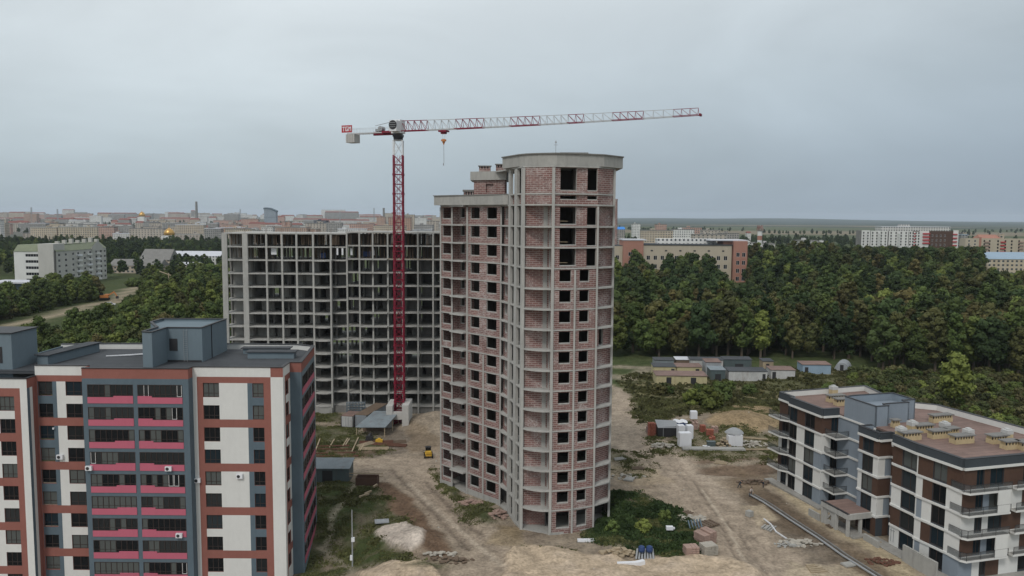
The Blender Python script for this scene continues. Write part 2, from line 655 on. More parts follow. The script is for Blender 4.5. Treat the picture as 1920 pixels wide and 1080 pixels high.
def add_uv(me, off=(0, 0, 0)):
    nl = len(me.loops)
    if nl == 0:
        return
    uvl = me.uv_layers.new(name='UVMap')
    co = np.empty(len(me.vertices) * 3)
    me.vertices.foreach_get('co', co)
    co = co.reshape(-1, 3) + np.asarray(off)
    li = np.empty(nl, dtype=np.int32)
    me.loops.foreach_get('vertex_index', li)
    nrm = np.empty(len(me.polygons) * 3)
    me.polygons.foreach_get('normal', nrm)
    nrm = nrm.reshape(-1, 3)
    tot = np.empty(len(me.polygons), dtype=np.int32)
    me.polygons.foreach_get('loop_total', tot)
    n = np.repeat(nrm, tot, axis=0)
    p = co[li]
    h = np.hypot(n[:, 0], n[:, 1])
    hz = np.maximum(h, 1e-6)
    flat = np.abs(n[:, 2]) > 0.75
    u = np.where(flat, p[:, 0], (-n[:, 1] * p[:, 0] + n[:, 0] * p[:, 1]) / hz)
    v = np.where(flat, p[:, 1], p[:, 2])
    uvl.data.foreach_set('uv', np.stack([u, v], 1).astype(np.float32).ravel())


def tag(o, label=None, cat=None, group=None, kind=None):
    if label: o['label'] = label
    if cat: o['category'] = cat
    if group: o['group'] = group
    if kind: o['kind'] = kind
    return o


def thing(name, label, cat, loc=(0, 0, 0), rz=0.0, group=None):
    o = bpy.data.objects.new(name, None)
    o.empty_display_size = 0.5
    COL.objects.link(o)
    o.location = loc
    o.rotation_euler = (0, 0, rz)
    return tag(o, label, cat, group)


def place(name, me, parent, loc, rz=0.0, sc=(1, 1, 1), **tags):
    o = bpy.data.objects.new(name, me)
    COL.objects.link(o)
    o.parent = parent
    o.location = loc
    o.rotation_euler = (0, 0, rz)
    o.scale = sc
    tag(o, **tags)
    return o


def copy_tree(o, parent=None):
    c = o.copy()
    COL.objects.link(c)
    c.parent = parent
    for ch in list(o.children):
        copy_tree(ch, c)
    return c


_wc = {}


def raw_mesh(key, fn, mats):
    if key in _wc:
        return _wc[key]
    mb = MB()
    fn(mb)
    me = bpy.data.meshes.new(key if isinstance(key, str) else key[0])
    me.from_pydata(mb.v, [], mb.f)
    for k in mats:
        me.materials.append(MATS[k])
    me.polygons.foreach_set('material_index', mb.m)
    add_uv(me)
    me.update()
    _wc[key] = me
    return me


def window(parent, p0, p1, u, z0, w, h, off=0.14, muls=(0.33, 0.66), transom=0.27, frame='frame_dark', pane='glass', name='window', fw=0.07):
    """a framed window in the wall p0-p1, u = left edge in metres; the pane is its child"""
    dx, dy = p1[0] - p0[0], p1[1] - p0[1]
    L = math.hypot(dx, dy)
    dx, dy = dx / L, dy / L
    rz = math.atan2(dy, dx)
    w, h = round(w, 2), round(h, 2)

    def fr(mb):
        mb.box(0, fw, -.04, .06, 0, h)
        mb.box(w - fw, w, -.04, .06, 0, h)
        mb.box(fw, w - fw, -.04, .06, 0, fw)
        mb.box(fw, w - fw, -.04, .06, h - fw, h)
        for m_ in muls:
            mb.box(w * m_ - .035, w * m_ + .035, -.037, .057, fw, h - fw)
        if transom:
            mb.box(fw, w - fw, -.034, .054, h * transom - .03, h * transom + .03)

    def pn(mb):
        mb.box(fw * .5, w - fw * .5, 0, .02, fw * .5, h - fw * .5)
    fm = raw_mesh(('window', w, h, muls, transom, frame, fw), fr, [frame])
    pm = raw_mesh(('pane', w, h, pane), pn, [pane])
    x = p0[0] + dx * u - dy * off
    y = p0[1] + dy * u + dx * off
    base = Vector(parent.location) if abs(parent.rotation_euler.z) < 1e-6 else Vector((0, 0, 0))
    o = place(name, fm, parent, (x - base.x, y - base.y, z0 - base.z), rz)
    place('pane', pm, o, (0, 0, 0))
    return o
# ================================================================== brick tower under construction
FL = [0.0] + [3.74 + 3 * k for k in range(15)] + [48.9, 50.5, 54.4]
W = [(-12.3, 137.5), (-10.2, 135.5), (-7.5, 133.0), (-1.8, 127.2), (-0.5, 123.8)]
TL, TS = (1.6, 117.1), (5.9, 115.3)
TM, TR = (9.15, 116.0), (12.5, 117.5)
TE = (15.2, 121.0)
tower = thing('unfinished_brick_tower', 'tallest unfinished red brick tower with curved concrete slabs and a flat concrete crown', 'building', (0, 125, 0))

BACK = [(15.4, 133.0), (6.5, 139.5)]
BACKW = [(6.5, 139.5), (-4.5, 148.5)]


def slab_outline(z, bulge=True, wing=True, towr=True):
    pts = []
    if wing:
        pts += [(W[0][0] - .05, W[0][1] - .1), (W[1][0], W[1][1] - .08)]
        if bulge:
            pts += [(W[1][0] - .35, W[1][1] - 1.0), (W[2][0] - .65, W[2][1] - .75)]
        pts += [(W[2][0], W[2][1] - .08), (W[3][0] - .05, W[3][1] - .08)]
        if bulge:
            pts += [(-1.75, 126.0), (-.9, 124.4)]
        pts += [(-.62, 123.8)]
    else:
        pts += [(-3.2, 132.0), (-.62, 123.8)]
    pts += [(1.52, 117.0)]
    if bulge:
        pts += [(2.3, 116.15), (3.5, 115.45), (4.7, 115.1)]
    pts += [(5.9, 115.18), (9.15, 115.9), (12.55, 117.42)]
    if bulge:
        pts += [(15.1, 119.5)]
    pts += [(15.35, 121.0), (15.5, 133.1), (6.5, 139.7)]
    if wing:
        pts += [(-4.5, 148.7)]
    return pts


for k, z in enumerate(FL):
    t = .22
    wing = z < 49
    o = MB().prism(slab_outline(z, 3 < z < 49, wing), z - t, z).build('floor_slab', 'concrete_pale', tower)

# crown of the tower and of the wing
cr = [(-1.6, 124.3), (1.0, 118.6), (2.1, 117.2), (3.6, 116.2), (6.3, 115.35), (9.6, 116.2), (13.3, 117.9), (16.6, 121.9), (16.6, 134.0), (6.5, 141)]
def ring(mb, poly, th, z0, z1, closed=True):
    n = len(poly)
    cx = sum(p[0] for p in poly) / n; cy = sum(p[1] for p in poly) / n
    inner = []
    for (x, y) in poly:
        d = math.hypot(x - cx, y - cy)
        inner.append((x - (x - cx) / d * th, y - (y - cy) / d * th))
    for i in range(n if closed else n - 1):
        j = (i + 1) % n
        a, b, c, d = poly[i], poly[j], inner[j], inner[i]
        mb.face([(a[0], a[1], z0), (b[0], b[1], z0), (b[0], b[1], z1), (a[0], a[1], z1)])
        mb.face([(c[0], c[1], z0), (d[0], d[1], z0), (d[0], d[1], z1), (c[0], c[1], z1)])
        mb.face([(a[0], a[1], z1), (b[0], b[1], z1), (c[0], c[1], z1), (d[0], d[1], z1)])
        mb.face([(a[0], a[1], z0), (d[0], d[1], z0), (c[0], c[1], z0), (b[0], b[1], z0)])
    return mb

mb = MB(); mb.prism(cr, 54.42, 54.75); ring(mb, cr, .3, 54.75, 56.05)
mb.build('crown_parapet', 'concrete', tower)
cap = [(x + (x - 8) * .02, y + (y - 127) * .02) for x, y in cr]
ring(MB(), cap, .62, 56.052, 56.2).build('coping', 'concrete_dark', tower)
wr = [(-13.4, 137.2), (-11.2, 134.9), (-9.2, 132.9), (-7.2, 131.4), (-2.9, 126.9), (-1.55, 124.3), (-.7, 123.9), (-.6, 130.0), (0, 145.5), (-5, 150)]
mb = MB(); mb.prism(wr, 48.92, 49.2); ring(mb, wr, .3, 49.2, 50.45)
mb.build('wing_parapet', 'concrete', tower)
ring(MB(), [(x * 1.012 - .03, y - .06) for x, y in wr], .55, 50.452, 50.58).build('coping', 'concrete_dark', tower)
# stair head between wing and tower, with flues
sh = MB().grid_wall((-6.4, 133), (-1.2, 130.5), [1.6, 2.2, 3.6], [50.5, 51.0, 52.4, 53.0], lambda u, v: None if (2.2 < u < 3.6 and 51.0 < v < 52.4) else 0)
sh.prism([(-6.4, 133.4), (-1.2, 130.9), (-1, 139), (-6, 140)], 50.5, 52.9)
sh.build('stair_head', 'brick', tower)
MB().prism([(-7.0, 132.9), (-1.0, 129.9), (-.6, 139.5), (-7, 141)], 53.0, 54.4).build('stair_head_parapet', 'concrete', tower)
def flue(name, parent, x, y, z, w, d, h, n, m1='brick', cap_m='concrete_dark', rz=0):
    """a brick flue stack: base, arcade of small posts with a dark strip for shade, flat cap"""
    b = MB()
    c, s = math.cos(rz), math.sin(rz)
    R = lambda a, e: (x + a * c - e * s, y + a * s + e * c)
    b.prism([R(-w / 2, -d / 2), R(w / 2, -d / 2), R(w / 2, d / 2), R(-w / 2, d / 2)], z, z + h * .5)
    for i in range(n):
        a = -w / 2 + (i + .5) * w / n
        hw = w / n * .22
        b.prism([R(a - hw, -d / 2), R(a + hw, -d / 2), R(a + hw, d / 2), R(a - hw, d / 2)], z + h * .5, z + h * .86)
    b.prism([R(-w / 2, -d / 2 + .12), R(w / 2, -d / 2 + .12), R(w / 2, -d / 2 + .2), R(-w / 2, -d / 2 + .2)], z + h * .5, z + h * .86, 1)  # dark strip stands for the shade between the posts
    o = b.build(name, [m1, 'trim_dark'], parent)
    MB().prism([R(-w / 2 - .15, -d / 2 - .15), R(w / 2 + .15, -d / 2 - .15), R(w / 2 + .15, d / 2 + .15), R(-w / 2 - .15, d / 2 + .15)], z + h * .86, z + h).build('flue_cap', cap_m, o)
    return o
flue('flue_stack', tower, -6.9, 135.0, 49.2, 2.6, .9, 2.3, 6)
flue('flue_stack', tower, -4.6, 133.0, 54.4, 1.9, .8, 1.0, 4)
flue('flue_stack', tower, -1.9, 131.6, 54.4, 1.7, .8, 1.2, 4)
MB().box(3.3, 6.2, 121, 124, 56.1, 56.5).build('roof_hatch', 'concrete_dark', tower)
MB().box(7.0, 11.2, 120, 123, 56.0, 56.62).build('roof_hatch', 'concrete_dark', tower)
mb = MB(); mb.cone((6.3, 119, 56.1), (6.3, 119, 57.9), .035, .035, 6); mb.cone((6.3, 119, 57.9), (6.3, 119, 58.3), .16, .02, 8)
mb.bar((6.0, 119, 57.6), (6.6, 119, 57.6), .05)
mb.build('antenna', 'steel_grey', tower)

# ---- walls. every bay is one wall with its real openings
def levels_cells(levels, spans):
    """spans: per storey list of (v0,v1) openings relative to the floor"""
    vs = []
    for z in levels:
        vs += [z]
    return vs


def bay(p0, p1, opens, lo=1, hi=15, mats=('brick',), th=.35, name='brick_wall', style=None, extra_us=()):
    """opens: list of (u0,u1,sill,head) per storey, heights over the floor"""
    us, vs = list(extra_us), []
    zs = FL[lo:hi + 1]
    for a in opens:
        us += [a[0], a[1]]
    up = lambda i: .72 if (lo + i == 0 and hi > 10) else 0.0
    for i, z in enumerate(zs[:-1]):
        for a in opens:
            vs += [z + a[2] + up(i), z + a[3] + up(i), z + a[2] + up(i) - .13]
    vs += [zs[0]] + zs
    vs = [v for v in vs if v >= zs[0]]
    def fn(u, v):
        for i in range(len(zs) - 1):
            if zs[i] <= v < zs[i + 1]:
                for a in opens:
                    if a[0] < u < a[1]:
                        if zs[i] + a[2] + up(i) < v < zs[i] + a[3] + up(i):
                            return None
                        if zs[i] + a[2] + up(i) - .13 < v < zs[i] + a[2] + up(i):
                            return 1
        return 0
    mb = MB().grid_wall(p0, p1, us, vs, fn, th, 1)
    return mb.build(name, list(mats) + ['concrete_pale'], tower)


def U(a, b, *pxs):
    return [uat(a, b, q) for q in pxs]

# wing bays
u = U(W[0], W[1], 830, 846.5)
bay(W[0], W[1], [(u[0], u[1], 1.0, 2.76)], 0, 16, th=.25)
r0, r1 = (W[1][0] + 1.1, W[1][1] + 1.0), (W[2][0] + .9, W[2][1] + .9)
L = math.hypot(r1[0] - r0[0], r1[1] - r0[1])
bay(r0, r1, [(L * .12, L * .42, 1.15, 2.7), (L * .58, L * .92, .05, 2.7)], 1, 16)
bay(W[1], r0, [], 1, 16); bay(r1, W[2], [], 1, 16)
u = U(W[2], W[3], 882, 898.5, 912, 930.5)
bay(W[2], W[3], [(u[0], u[1], 1.0, 2.76), (u[2], u[3], 1.0, 2.76)], 0, 16, th=.25)
w0, w1 = (-1.35, 127.6), (-.35, 124.2)
bay(w0, w1, [(1.0, 2.2, 1.0, 2.7)], 1, 16)
# slotted stair wall: three piers and two slots
sd = (TL[0] - W[4][0], TL[1] - W[4][1]); sl = math.hypot(*sd)
for a, b in ((0, .14), (.42, .60), (.88, 1.0)):
    p = (W[4][0] + sd[0] * a, W[4][1] + sd[1] * a); q = (W[4][0] + sd[0] * b, W[4][1] + sd[1] * b)
    MB().slab(p, q, .14, -.3, 0, 54.14).build('stair_pier', 'concrete_pale', tower)
p = (W[4][0] + .3, W[4][1] + .1); q = (TL[0] + .3, TL[1] + .1)
bay(p, q, [], 16, 17, th=.2)
# tower bays
E1a, E1b = (1.9, 117.35), (5.25, 117.25)
bay(E1a, E1b, [], 1, 16)
bay(E1b, (5.75, 115.5), [(.5, 1.2, 0.05, 2.6)], 1, 16, name='brick_wall')
MB().slab((4.55, 117.25), (5.15, 117.24), .05, -.2, 3.74, 48.6).build('column', 'concrete', tower)
# top storeys: flush brick
bay((1.7, 117.0), (5.9, 115.3), [], 16, 18)
u = U(TS, TR, 1047, 1077, 1097, 1120)
uu = U(TS, TM, 1047.5, 1069)
uv = U(TM, TR, 1085, 1103)
bay(TS, TM, [(uu[0], uu[1], 1.0, 2.65)], 1, 13)
bay(TM, TR, [(uv[0], uv[1], 1.0, 2.65)], 1, 13)
bay(TS, TM, [(uu[0] - .1, uu[1] + .2, .9, 3.35)], 0, 1)
bay(TM, TR, [(uv[0], uv[1] + .1, .9, 3.35)], 0, 1)
bay(TS, TR, [(u[0], u[1], .35, 2.74), (u[2], min(u[3], 6.75), .2, 2.74)], 13, 16)
bay(TS, TR, [(u[0], u[1], .75, 1.22), (u[2], min(u[3], 6.8), .75, 1.22)], 16, 17)
bay(TS, TR, [(u[0], u[1], .45, 3.62), (u[2], min(u[3], 6.8), .45, 3.62)], 17, 18)
bay((12.5, 117.6), (15.25, 121.0), [], 16, 18)
bay((12.75, 119.1), (15.25, 121.6), [(.55, 1.5, .1, 2.6)], 9, 10)
bay((12.75, 119.1), (15.25, 121.6), [], 1, 9)
bay((12.75, 119.1), (15.25, 121.6), [], 10, 16)
bay((12.6, 117.6), (12.7, 119.2), [], 1, 16)
bay((15.3, 121.4), BACK[0], [(2, 3.6, 1, 2.6), (7, 8.6, 1, 2.6)], 0, 18)
bay(BACK[0], BACK[1], [(2, 3.6, 1, 2.6), (7, 8.6, 1, 2.6)], 0, 18)
bay(BACKW[0], BACKW[1], [(2, 3.6, 1, 2.6), (7, 8.6, 1, 2.6), (11, 12.6, 1, 2.6)], 0, 16)
bay((-4.6, 148.4), (-12.2, 137.8), [(3, 4.6, 1, 2.6), (8, 9.6, 1, 2.6)], 0, 16)
# ground storey glimpses: deep openings on the curved corner
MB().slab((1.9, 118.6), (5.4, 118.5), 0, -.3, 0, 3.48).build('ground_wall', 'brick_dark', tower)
# columns on the outer line
for (x, y), h, w in ((W[0], 48.6, .26), (W[1], 48.6, .24), (W[2], 48.6, .28), (W[3], 48.6, .26), (TL, 54.1, .42), ((5.85, 115.42), 54.1, .42), ((9.15, 116.02), 39.4, .26), ((12.5, 117.56), 48.6, .28), ((15.25, 120.95), 54.1, .34), (((W[2][0] + W[3][0]) / 2, (W[2][1] + W[3][1]) / 2), 24.4, .26)):
    MB().box(x - w / 2, x + w / 2, y - w / 2 - .12, y + w / 2 - .1, -.6, h).build('column', 'concrete_pale', tower)
MB().prism([(-12.4, 137.45), (-10.2, 135.35), (-7.5, 132.85), (-1.8, 127.0), (-.6, 123.7), (1.5, 116.95), (5.9, 115.05), (12.6, 117.3), (15.4, 120.8), (15.5, 133), (6.5, 139.6), (-4.6, 148.6)], -3, .25).build('plinth', 'concrete', tower)
MB().slab(W[0], W[1], .06, -.02, -.5, .95).slab(W[2], W[3], .06, -.02, -.5, .95).build('plinth', 'concrete', tower)
# inner cross walls and a spine that stop sight lines, dark colour standing for shade
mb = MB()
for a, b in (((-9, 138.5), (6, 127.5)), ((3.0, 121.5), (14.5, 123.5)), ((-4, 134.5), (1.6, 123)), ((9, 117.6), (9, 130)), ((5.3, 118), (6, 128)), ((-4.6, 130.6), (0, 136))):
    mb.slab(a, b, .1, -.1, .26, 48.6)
mb.build('inner_wall', 'interior_shade', tower)
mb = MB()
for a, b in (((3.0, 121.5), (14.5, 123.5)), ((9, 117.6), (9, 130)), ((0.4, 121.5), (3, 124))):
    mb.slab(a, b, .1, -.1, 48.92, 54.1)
mb.build('inner_wall', 'interior_shade', tower)
# timber guard rails in a few openings
mb = MB()
for k in (13, 14, 15):
    p = (5.95 + (6.6 * .06), 115.6); 
    mb.bar((6.3, 115.6, FL[k] + .75), (8.0, 116.0, FL[k] + .72), .06)
mb.build('guard_rail', 'timber', tower)

# ================================================================== concrete frame building
frame = thing('concrete_frame_building', 'wide unfinished grey concrete frame of open floors and columns behind the crane mast', 'building', (-45, 190, 0))
CY = 188.0
C1 = [((q - 960) / FPX * CY) for q in (415.5, 459, 499, 528, 555.5, 586.5, 620)]
C2 = [((q - 960) / FPX * CY) for q in (650, 673.5, 698.5, 726.5, 754.5, 783, 811.5, 840, 868)]
ZK = [1.9 + 3.154 * k for k in range(14)]
for k, z in enumerate(ZK):
    pts = [(C1[0], CY), (C1[5], CY)]
    if k < 12:
        pts += [(C1[5] + .2, CY - .5), (C1[5] + 1.6, CY - 1.15), (C1[6] - 1.0, CY - 1.15), (C1[6], CY - .5)]
    pts += [(C1[6] + .2, CY + 1.2), (C2[0] - .3, CY + 1.2), (C2[0] - .3, CY + 16), (C1[0], CY + 16)]
    MB().prism(pts, z - .27, z).build('floor_slab', 'concrete_pale', frame)
    z2 = z + .42 * min(1, k / 8)
    pts = [(C2[0] - .3, CY)]
    if k < 12:
        pts += [(C2[1], CY - .05), (C2[1] + .2, CY - 1.0), (C2[2], CY - 1.1), (C2[3] - .1, CY - 1.0), (C2[3] + .1, CY - .05)]
    pts += [(C2[-1] + .3, CY), (C2[-1] + .3, CY + 16), (C2[0] - .29, CY + 16)]
    MB().prism(pts, z2 - .27, z2).build('floor_slab', 'concrete', frame)
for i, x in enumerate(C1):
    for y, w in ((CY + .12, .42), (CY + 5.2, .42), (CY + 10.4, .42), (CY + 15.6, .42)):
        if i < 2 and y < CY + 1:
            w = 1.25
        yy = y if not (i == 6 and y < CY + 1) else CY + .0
        MB().box(x - w / 2 if i else x, x + w / 2 if i else x + w, yy - .2, yy + .25, 0, ZK[-1] - .3).build('column', 'concrete_pale' if y < CY + 1 else 'concrete_dark', frame)  # inner rows in darker concrete: shade inside the frame put into colour
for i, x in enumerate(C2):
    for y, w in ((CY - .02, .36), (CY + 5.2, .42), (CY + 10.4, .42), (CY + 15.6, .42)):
        MB().box(x - w / 2, x + w / 2, y - .2, y + .22, 0, ZK[-1] + .1).build('column', 'concrete' if y < CY + 1 else 'concrete_dark', frame)  # rows behind the front take the darker tone for interior shade
MB().box(C1[6] - .2, C1[6] + .15, CY - .6, CY - .25, 0, ZK[11]).build('column', 'concrete_pale', frame)
rr = random.Random(5)
PART = {}
for k in range(13):
    z0, z1 = ZK[k] + .002, ZK[k + 1] - .28
    if k > 12:
        continue
    xs = C1[1:] + C2
    for i in range(len(xs) - 1):
        a, b = xs[i], xs[i + 1]
        q = (.9, .95, .6, .95, .95, .5, .7, .7, .95, .9, .75, .95, .95, .95, .95)[i]
        if rr.random() < q:
            s_ = a + (b - a) * rr.choice((0, 0, 0, .2))
            PART.setdefault(i, []).append((s_, s_ + (b - a) * rr.choice((.7, .85, 1.0, 1.0)), CY + 10.7, CY + 10.85, z0, z1))
        if rr.random() < q * .7 and k < 11:
            PART.setdefault(i, []).append((a + .25, a + .4, CY + 5.4, CY + 14, z0, z1))
        if rr.random() < q * .55 and k < 11:
            s_ = a + (b - a) * rr.choice((.1, .35))
            PART.setdefault(i, []).append((s_, b - .1, CY + 6.2, CY + 6.35, z0, z1))
    PART.setdefault(-1, []).append((C1[0] + .3, C1[1] + .2, CY + 5.5, CY + 5.7, z0, z1))
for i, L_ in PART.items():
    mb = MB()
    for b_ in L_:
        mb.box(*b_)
    mb.build('partition_walls', 'concrete_dark' if i > 3 else 'concrete', frame)  # darker tone in most bays stands for shade deep in the floors
# formwork props on the two top storeys: far too many to count
mb = MB()
for k, n in ((12, 620), (11, 300)):
    for _ in range(n):
        x = rr.uniform(C1[0] + 1, C2[-1]); y = CY + rr.uniform(.8, 15)
        mb.box(x - .05, x + .05, y - .05, y + .05, ZK[k] + .35, ZK[k + 1] - .25)
for k in (12,):
    for j in range(26):
        x = C1[0] + 1 + j * (C2[-1] - C1[0]) / 26
        mb.box(x, x + .1, CY + .5, CY + 15, ZK[13] - .45, ZK[13] - .29)
mb.build('formwork_props', 'timber_dark', frame, kind='stuff')
for a, b, c in ((C1[2] + .8, 1.3, 11), (C2[0] + .6, .5, 11), (C2[1] + 3.0, .3, 11), (C1[6] + 1.1, .4, 11), (C1[6] + 2.3, .4, 11)):
    MB().box(a, a + b, CY + 1.0, CY + 1.06, ZK[c] + 1.2, ZK[c] + 2.8).build('white_sheet', 'plastic_white', frame)
MB().box(C1[5] + 1.0, C1[5] + 2.2, CY + 3.2, CY + 3.3, ZK[11] + .3, ZK[11] + 1.6).build('blue_sheet', 'blue_tarp', frame)
MB().box(C2[1] + .3, C2[1] + 2.2, CY + 3.2, CY + 3.3, ZK[11] + .8, ZK[11] + 2.0).build('blue_sheet', 'blue_tarp', frame)
mb = MB()   # rebar starters and edge boards on the roof deck
for x in C1 + C2:
    for d in (-.12, .12):
        mb.box(x + d - .02, x + d + .02, CY + .1, CY + .14, ZK[-1], ZK[-1] + 1.1)
mb.build('rebar_starters', 'rebar', frame)
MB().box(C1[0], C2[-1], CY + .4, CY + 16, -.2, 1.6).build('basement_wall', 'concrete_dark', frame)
MB().box(C1[5] + .2, C1[6], CY - 1.0, CY + .4, 0, 1.55).build('basement_wall', 'concrete', frame)
MB().box(C2[3], C2[6], CY - .6, CY - .5, ZK[11] + .38, ZK[11] + .5).build('hanging_board', 'timber', frame)

# ================================================================== tower crane
CX, CYY = -25.25, 178.2
crane = thing('tower_crane', 'red and white lattice tower crane with a flat jib reaching right above the brick tower', 'crane', (CX, CYY, 0))


def lattice(mb, p0, p1, w, h, n, chord=.16, lace=.07, tri=False, up=Vector((0, 0, 1)), diag=1):
    """square truss from p0 to p1; w across, h tall (p is the middle of the bottom side)"""
    p0, p1 = Vector(p0), Vector(p1)
    d = (p1 - p0).normalized()
    s = d.cross(up).normalized()
    upv = up if abs(d.dot(up)) < .9 else d.cross(s).normalized()
    offs = [s * -w / 2, s * w / 2, upv * h] if tri else [s * -w / 2, s * w / 2, s * w / 2 + upv * h, s * -w / 2 + upv * h]
    for o in offs:
        mb.bar(p0 + o, p1 + o, chord)
    m = len(offs)
    for i in range(n):
        a, b = p0.lerp(p1, i / n), p0.lerp(p1, (i + 1) / n)
        for k in range(m):
            o, q = offs[k], offs[(k + 1) % m]
            mb.bar(b + o, b + q, lace)
            if k == 0 and m == 4 and not diag == 2:
                pass
            if i % 2 == 0 or diag == 1:
                mb.bar(a + o, b + q, lace)
            else:
                mb.bar(a + q, b + o, lace)
            if diag == 2:
                mb.bar(a + q, b + o, lace)
    return mb


MW = 2.0
z = 3.0
mb = MB()
sections = []
nsec = 14
zt = 60.4
zb = 1.2
for i in range(nsec):
    a, b = zb + (zt - zb) * i / nsec, zb + (zt - zb) * (i + 1) / nsec
    mb = MB()
    for sx in (-1, 1):
        for sy in (-1, 1):
            mb.bar((CX + sx * MW / 2, CYY + sy * MW / 2, a), (CX + sx * MW / 2, CYY + sy * MW / 2, b), .24)
            mb.box(CX + sx * MW / 2 - .2, CX + sx * MW / 2 + .2, CYY + sy * MW / 2 - .2, CYY + sy * MW / 2 + .2, a - .22, a + .22)
    for j in range(2):
        c, e = a + (b - a) * j / 2, a + (b - a) * (j + 1) / 2
        for (x0, y0), (x1, y1) in (((-1, -1), (1, -1)), ((1, -1), (1, 1)), ((1, 1), (-1, 1)), ((-1, 1), (-1, -1))):
            P0 = (CX + x0 * MW / 2, CYY + y0 * MW / 2); P1 = (CX + x1 * MW / 2, CYY + y1 * MW / 2)
            mb.bar((*P0, c), (*P1, c), .15)
            mb.bar((*P0, c), (*P1, e), .09)
            mb.bar((*P1, c), (*P0, e), .09)
    # ladder inside the mast
    mb.bar((CX - .25, CYY, a), (CX - .25, CYY, b), .05); mb.bar((CX + .25, CYY, a), (CX + .25, CYY, b), .05)
    o = mb.build('mast_section', 'steel_red', crane)
mb = MB()
lattice(mb, (CX, CYY - MW / 2, zt), (CX, CYY - MW / 2, zt + 3.2), MW, MW, 1, .2, .09, up=Vector((0, 1, 0)), diag=2)
mb.build('mast_section', 'steel_white', crane, label='white topmost mast section')
mb = MB().cone((CX, CYY, zt + 3.2), (CX, CYY, zt + 4.0), 1.0, 1.1, 20); mb.box(CX - 1.1, CX + 1.1, CYY - 1.1, CYY + 1.1, zt + 4.0, zt + 4.5)
mb.build('slewing_ring', 'trim_dark', crane)
JD = Vector((.927, -.374, 0)).normalized()
JS = Vector((-JD.y * -1, 0, 0))
JS = JD.cross(Vector((0, 0, 1))).normalized()     # towards the camera side
jz = zt + 5.35
J0 = Vector((CX, CYY, jz)) + JD * 1.0
mb = MB()
q = Vector((CX, CYY, 0))
def oriented(mb, c, hx, hy, z0, z1, mi=0):
    pts = [c + JD * i * hx + JS * j * hy for i, j in ((-1, -1), (1, -1), (1, 1), (-1, 1))]
    return mb.prism([(p.x, p.y) for p in pts], z0, z1, mi)
oriented(MB(), q, 1.15, 1.1, zt + 4.7, zt + 7.6).build('slewing_tower', 'steel_white', crane)
oriented(MB(), q - JD * 2.0 , 1.6, 1.0, zt + 4.9, zt + 5.3).build('machinery_deck', 'steel_red', crane)
cb = oriented(MB(), q + JS * 1.9 + JD * .2, .9, .75, zt + 5.0, zt + 7.3).build('cab', 'steel_white', crane)
mb = MB(); c = q + JS * 2.68 + JD * .2
for r_, zz, mt in ((.98, 6.35, 'trim_dark'),):
    a = Vector((c.x, c.y, zt + zz)); mb.cone(a - JS * .02, a + JS * .06, .98, .98, 20)
mb.build('round_logo_panel', 'trim_dark', cb)
mb = MB(); 
for k in (-.45, 0, .45):
    a = Vector((c.x, c.y, zt + 6.35 + k)) + JS * .09
    mb.bar(a - JD * .75, a + JD * .75, .1)
mb.build('grille_bar', 'steel_grey', cb)
# jib in alternating red and white lengths, slightly thinner towards the tip
segs = [(0, 9.2, 'steel_red'), (9.2, 17.4, 'steel_white'), (17.4, 25.6, 'steel_red'), (25.6, 33.2, 'steel_white'), (33.2, 40.2, 'steel_red'), (40.2, 47.0, 'steel_white'), (47.0, 50.6, 'steel_red'), (50.6, 57.2, 'steel_white'), (57.2, 61.6, 'steel_red'), (61.6, 64.6, 'steel_white'), (64.6, 68.5, 'steel_red')]
# lengths along the jib chosen from where the paint changes
def jl(px):
    """distance along the jib at pixel column px"""
    p0 = (CX, CYY); p1 = (CX + JD.x, CYY + JD.y)
    return uat(p0, p1, px, 225)
cuts = [752, 801, 854, 907, 957, 1012, 1065, 1094, 1148, 1206, 1262, 1309]
cols = ['steel_red', 'jib_white'] * 6
JEND = jl(1309)
def jh(s):
    return 2.25 - .95 * (s / JEND)
def jzz(s):
    return jz - .15 + .9 * (s / JEND) ** 2
for i in range(11):
    a, b = jl(cuts[i]), jl(cuts[i + 1])
    mb = MB()
    n = max(2, int(round((b - a) / 1.7)))
    A = Vector((CX, CYY, 0)) + JD * a; B_ = Vector((CX, CYY, 0)) + JD * b
    wid = 1.5
    pa = [A + JS * wid / 2 + Vector((0, 0, jzz(a))), A - JS * wid / 2 + Vector((0, 0, jzz(a))), A + Vector((0, 0, jzz(a) + jh(a)))]
    pb = [B_ + JS * wid / 2 + Vector((0, 0, jzz(b))), B_ - JS * wid / 2 + Vector((0, 0, jzz(b))), B_ + Vector((0, 0, jzz(b) + jh(b)))]
    thin = .8 - .25 * (a / JEND)
    for k in range(3):
        mb.bar(pa[k], pb[k], (.22 if k < 2 else .17) * thin)
    for j in range(n):
        f0, f1 = j / n, (j + 1) / n
        q0 = [pa[k].lerp(pb[k], f0) for k in range(3)]; q1 = [pa[k].lerp(pb[k], f1) for k in range(3)]
        lw = .10 * thin
        mb.bar(q0[2], q0[0], lw); mb.bar(q0[2], q0[1], lw)
        mb.bar(q0[2], q1[0], lw); mb.bar(q0[2], q1[1], lw)
        mb.bar(q0[0], q0[1], lw * .8)
    mb.bar(pb[2], pb[0], .11 * thin); mb.bar(pb[2], pb[1], .11 * thin)
    mb.build('jib_section', cols[i], crane)
B_ = Vector((CX, CYY, 0)) + JD * (JEND + .4)
MB().bar(B_ - JS * .8 + Vector((0, 0, jzz(JEND))), B_ + JS * .8 + Vector((0, 0, jzz(JEND))), .4).build('jib_tip', 'steel_red', crane)
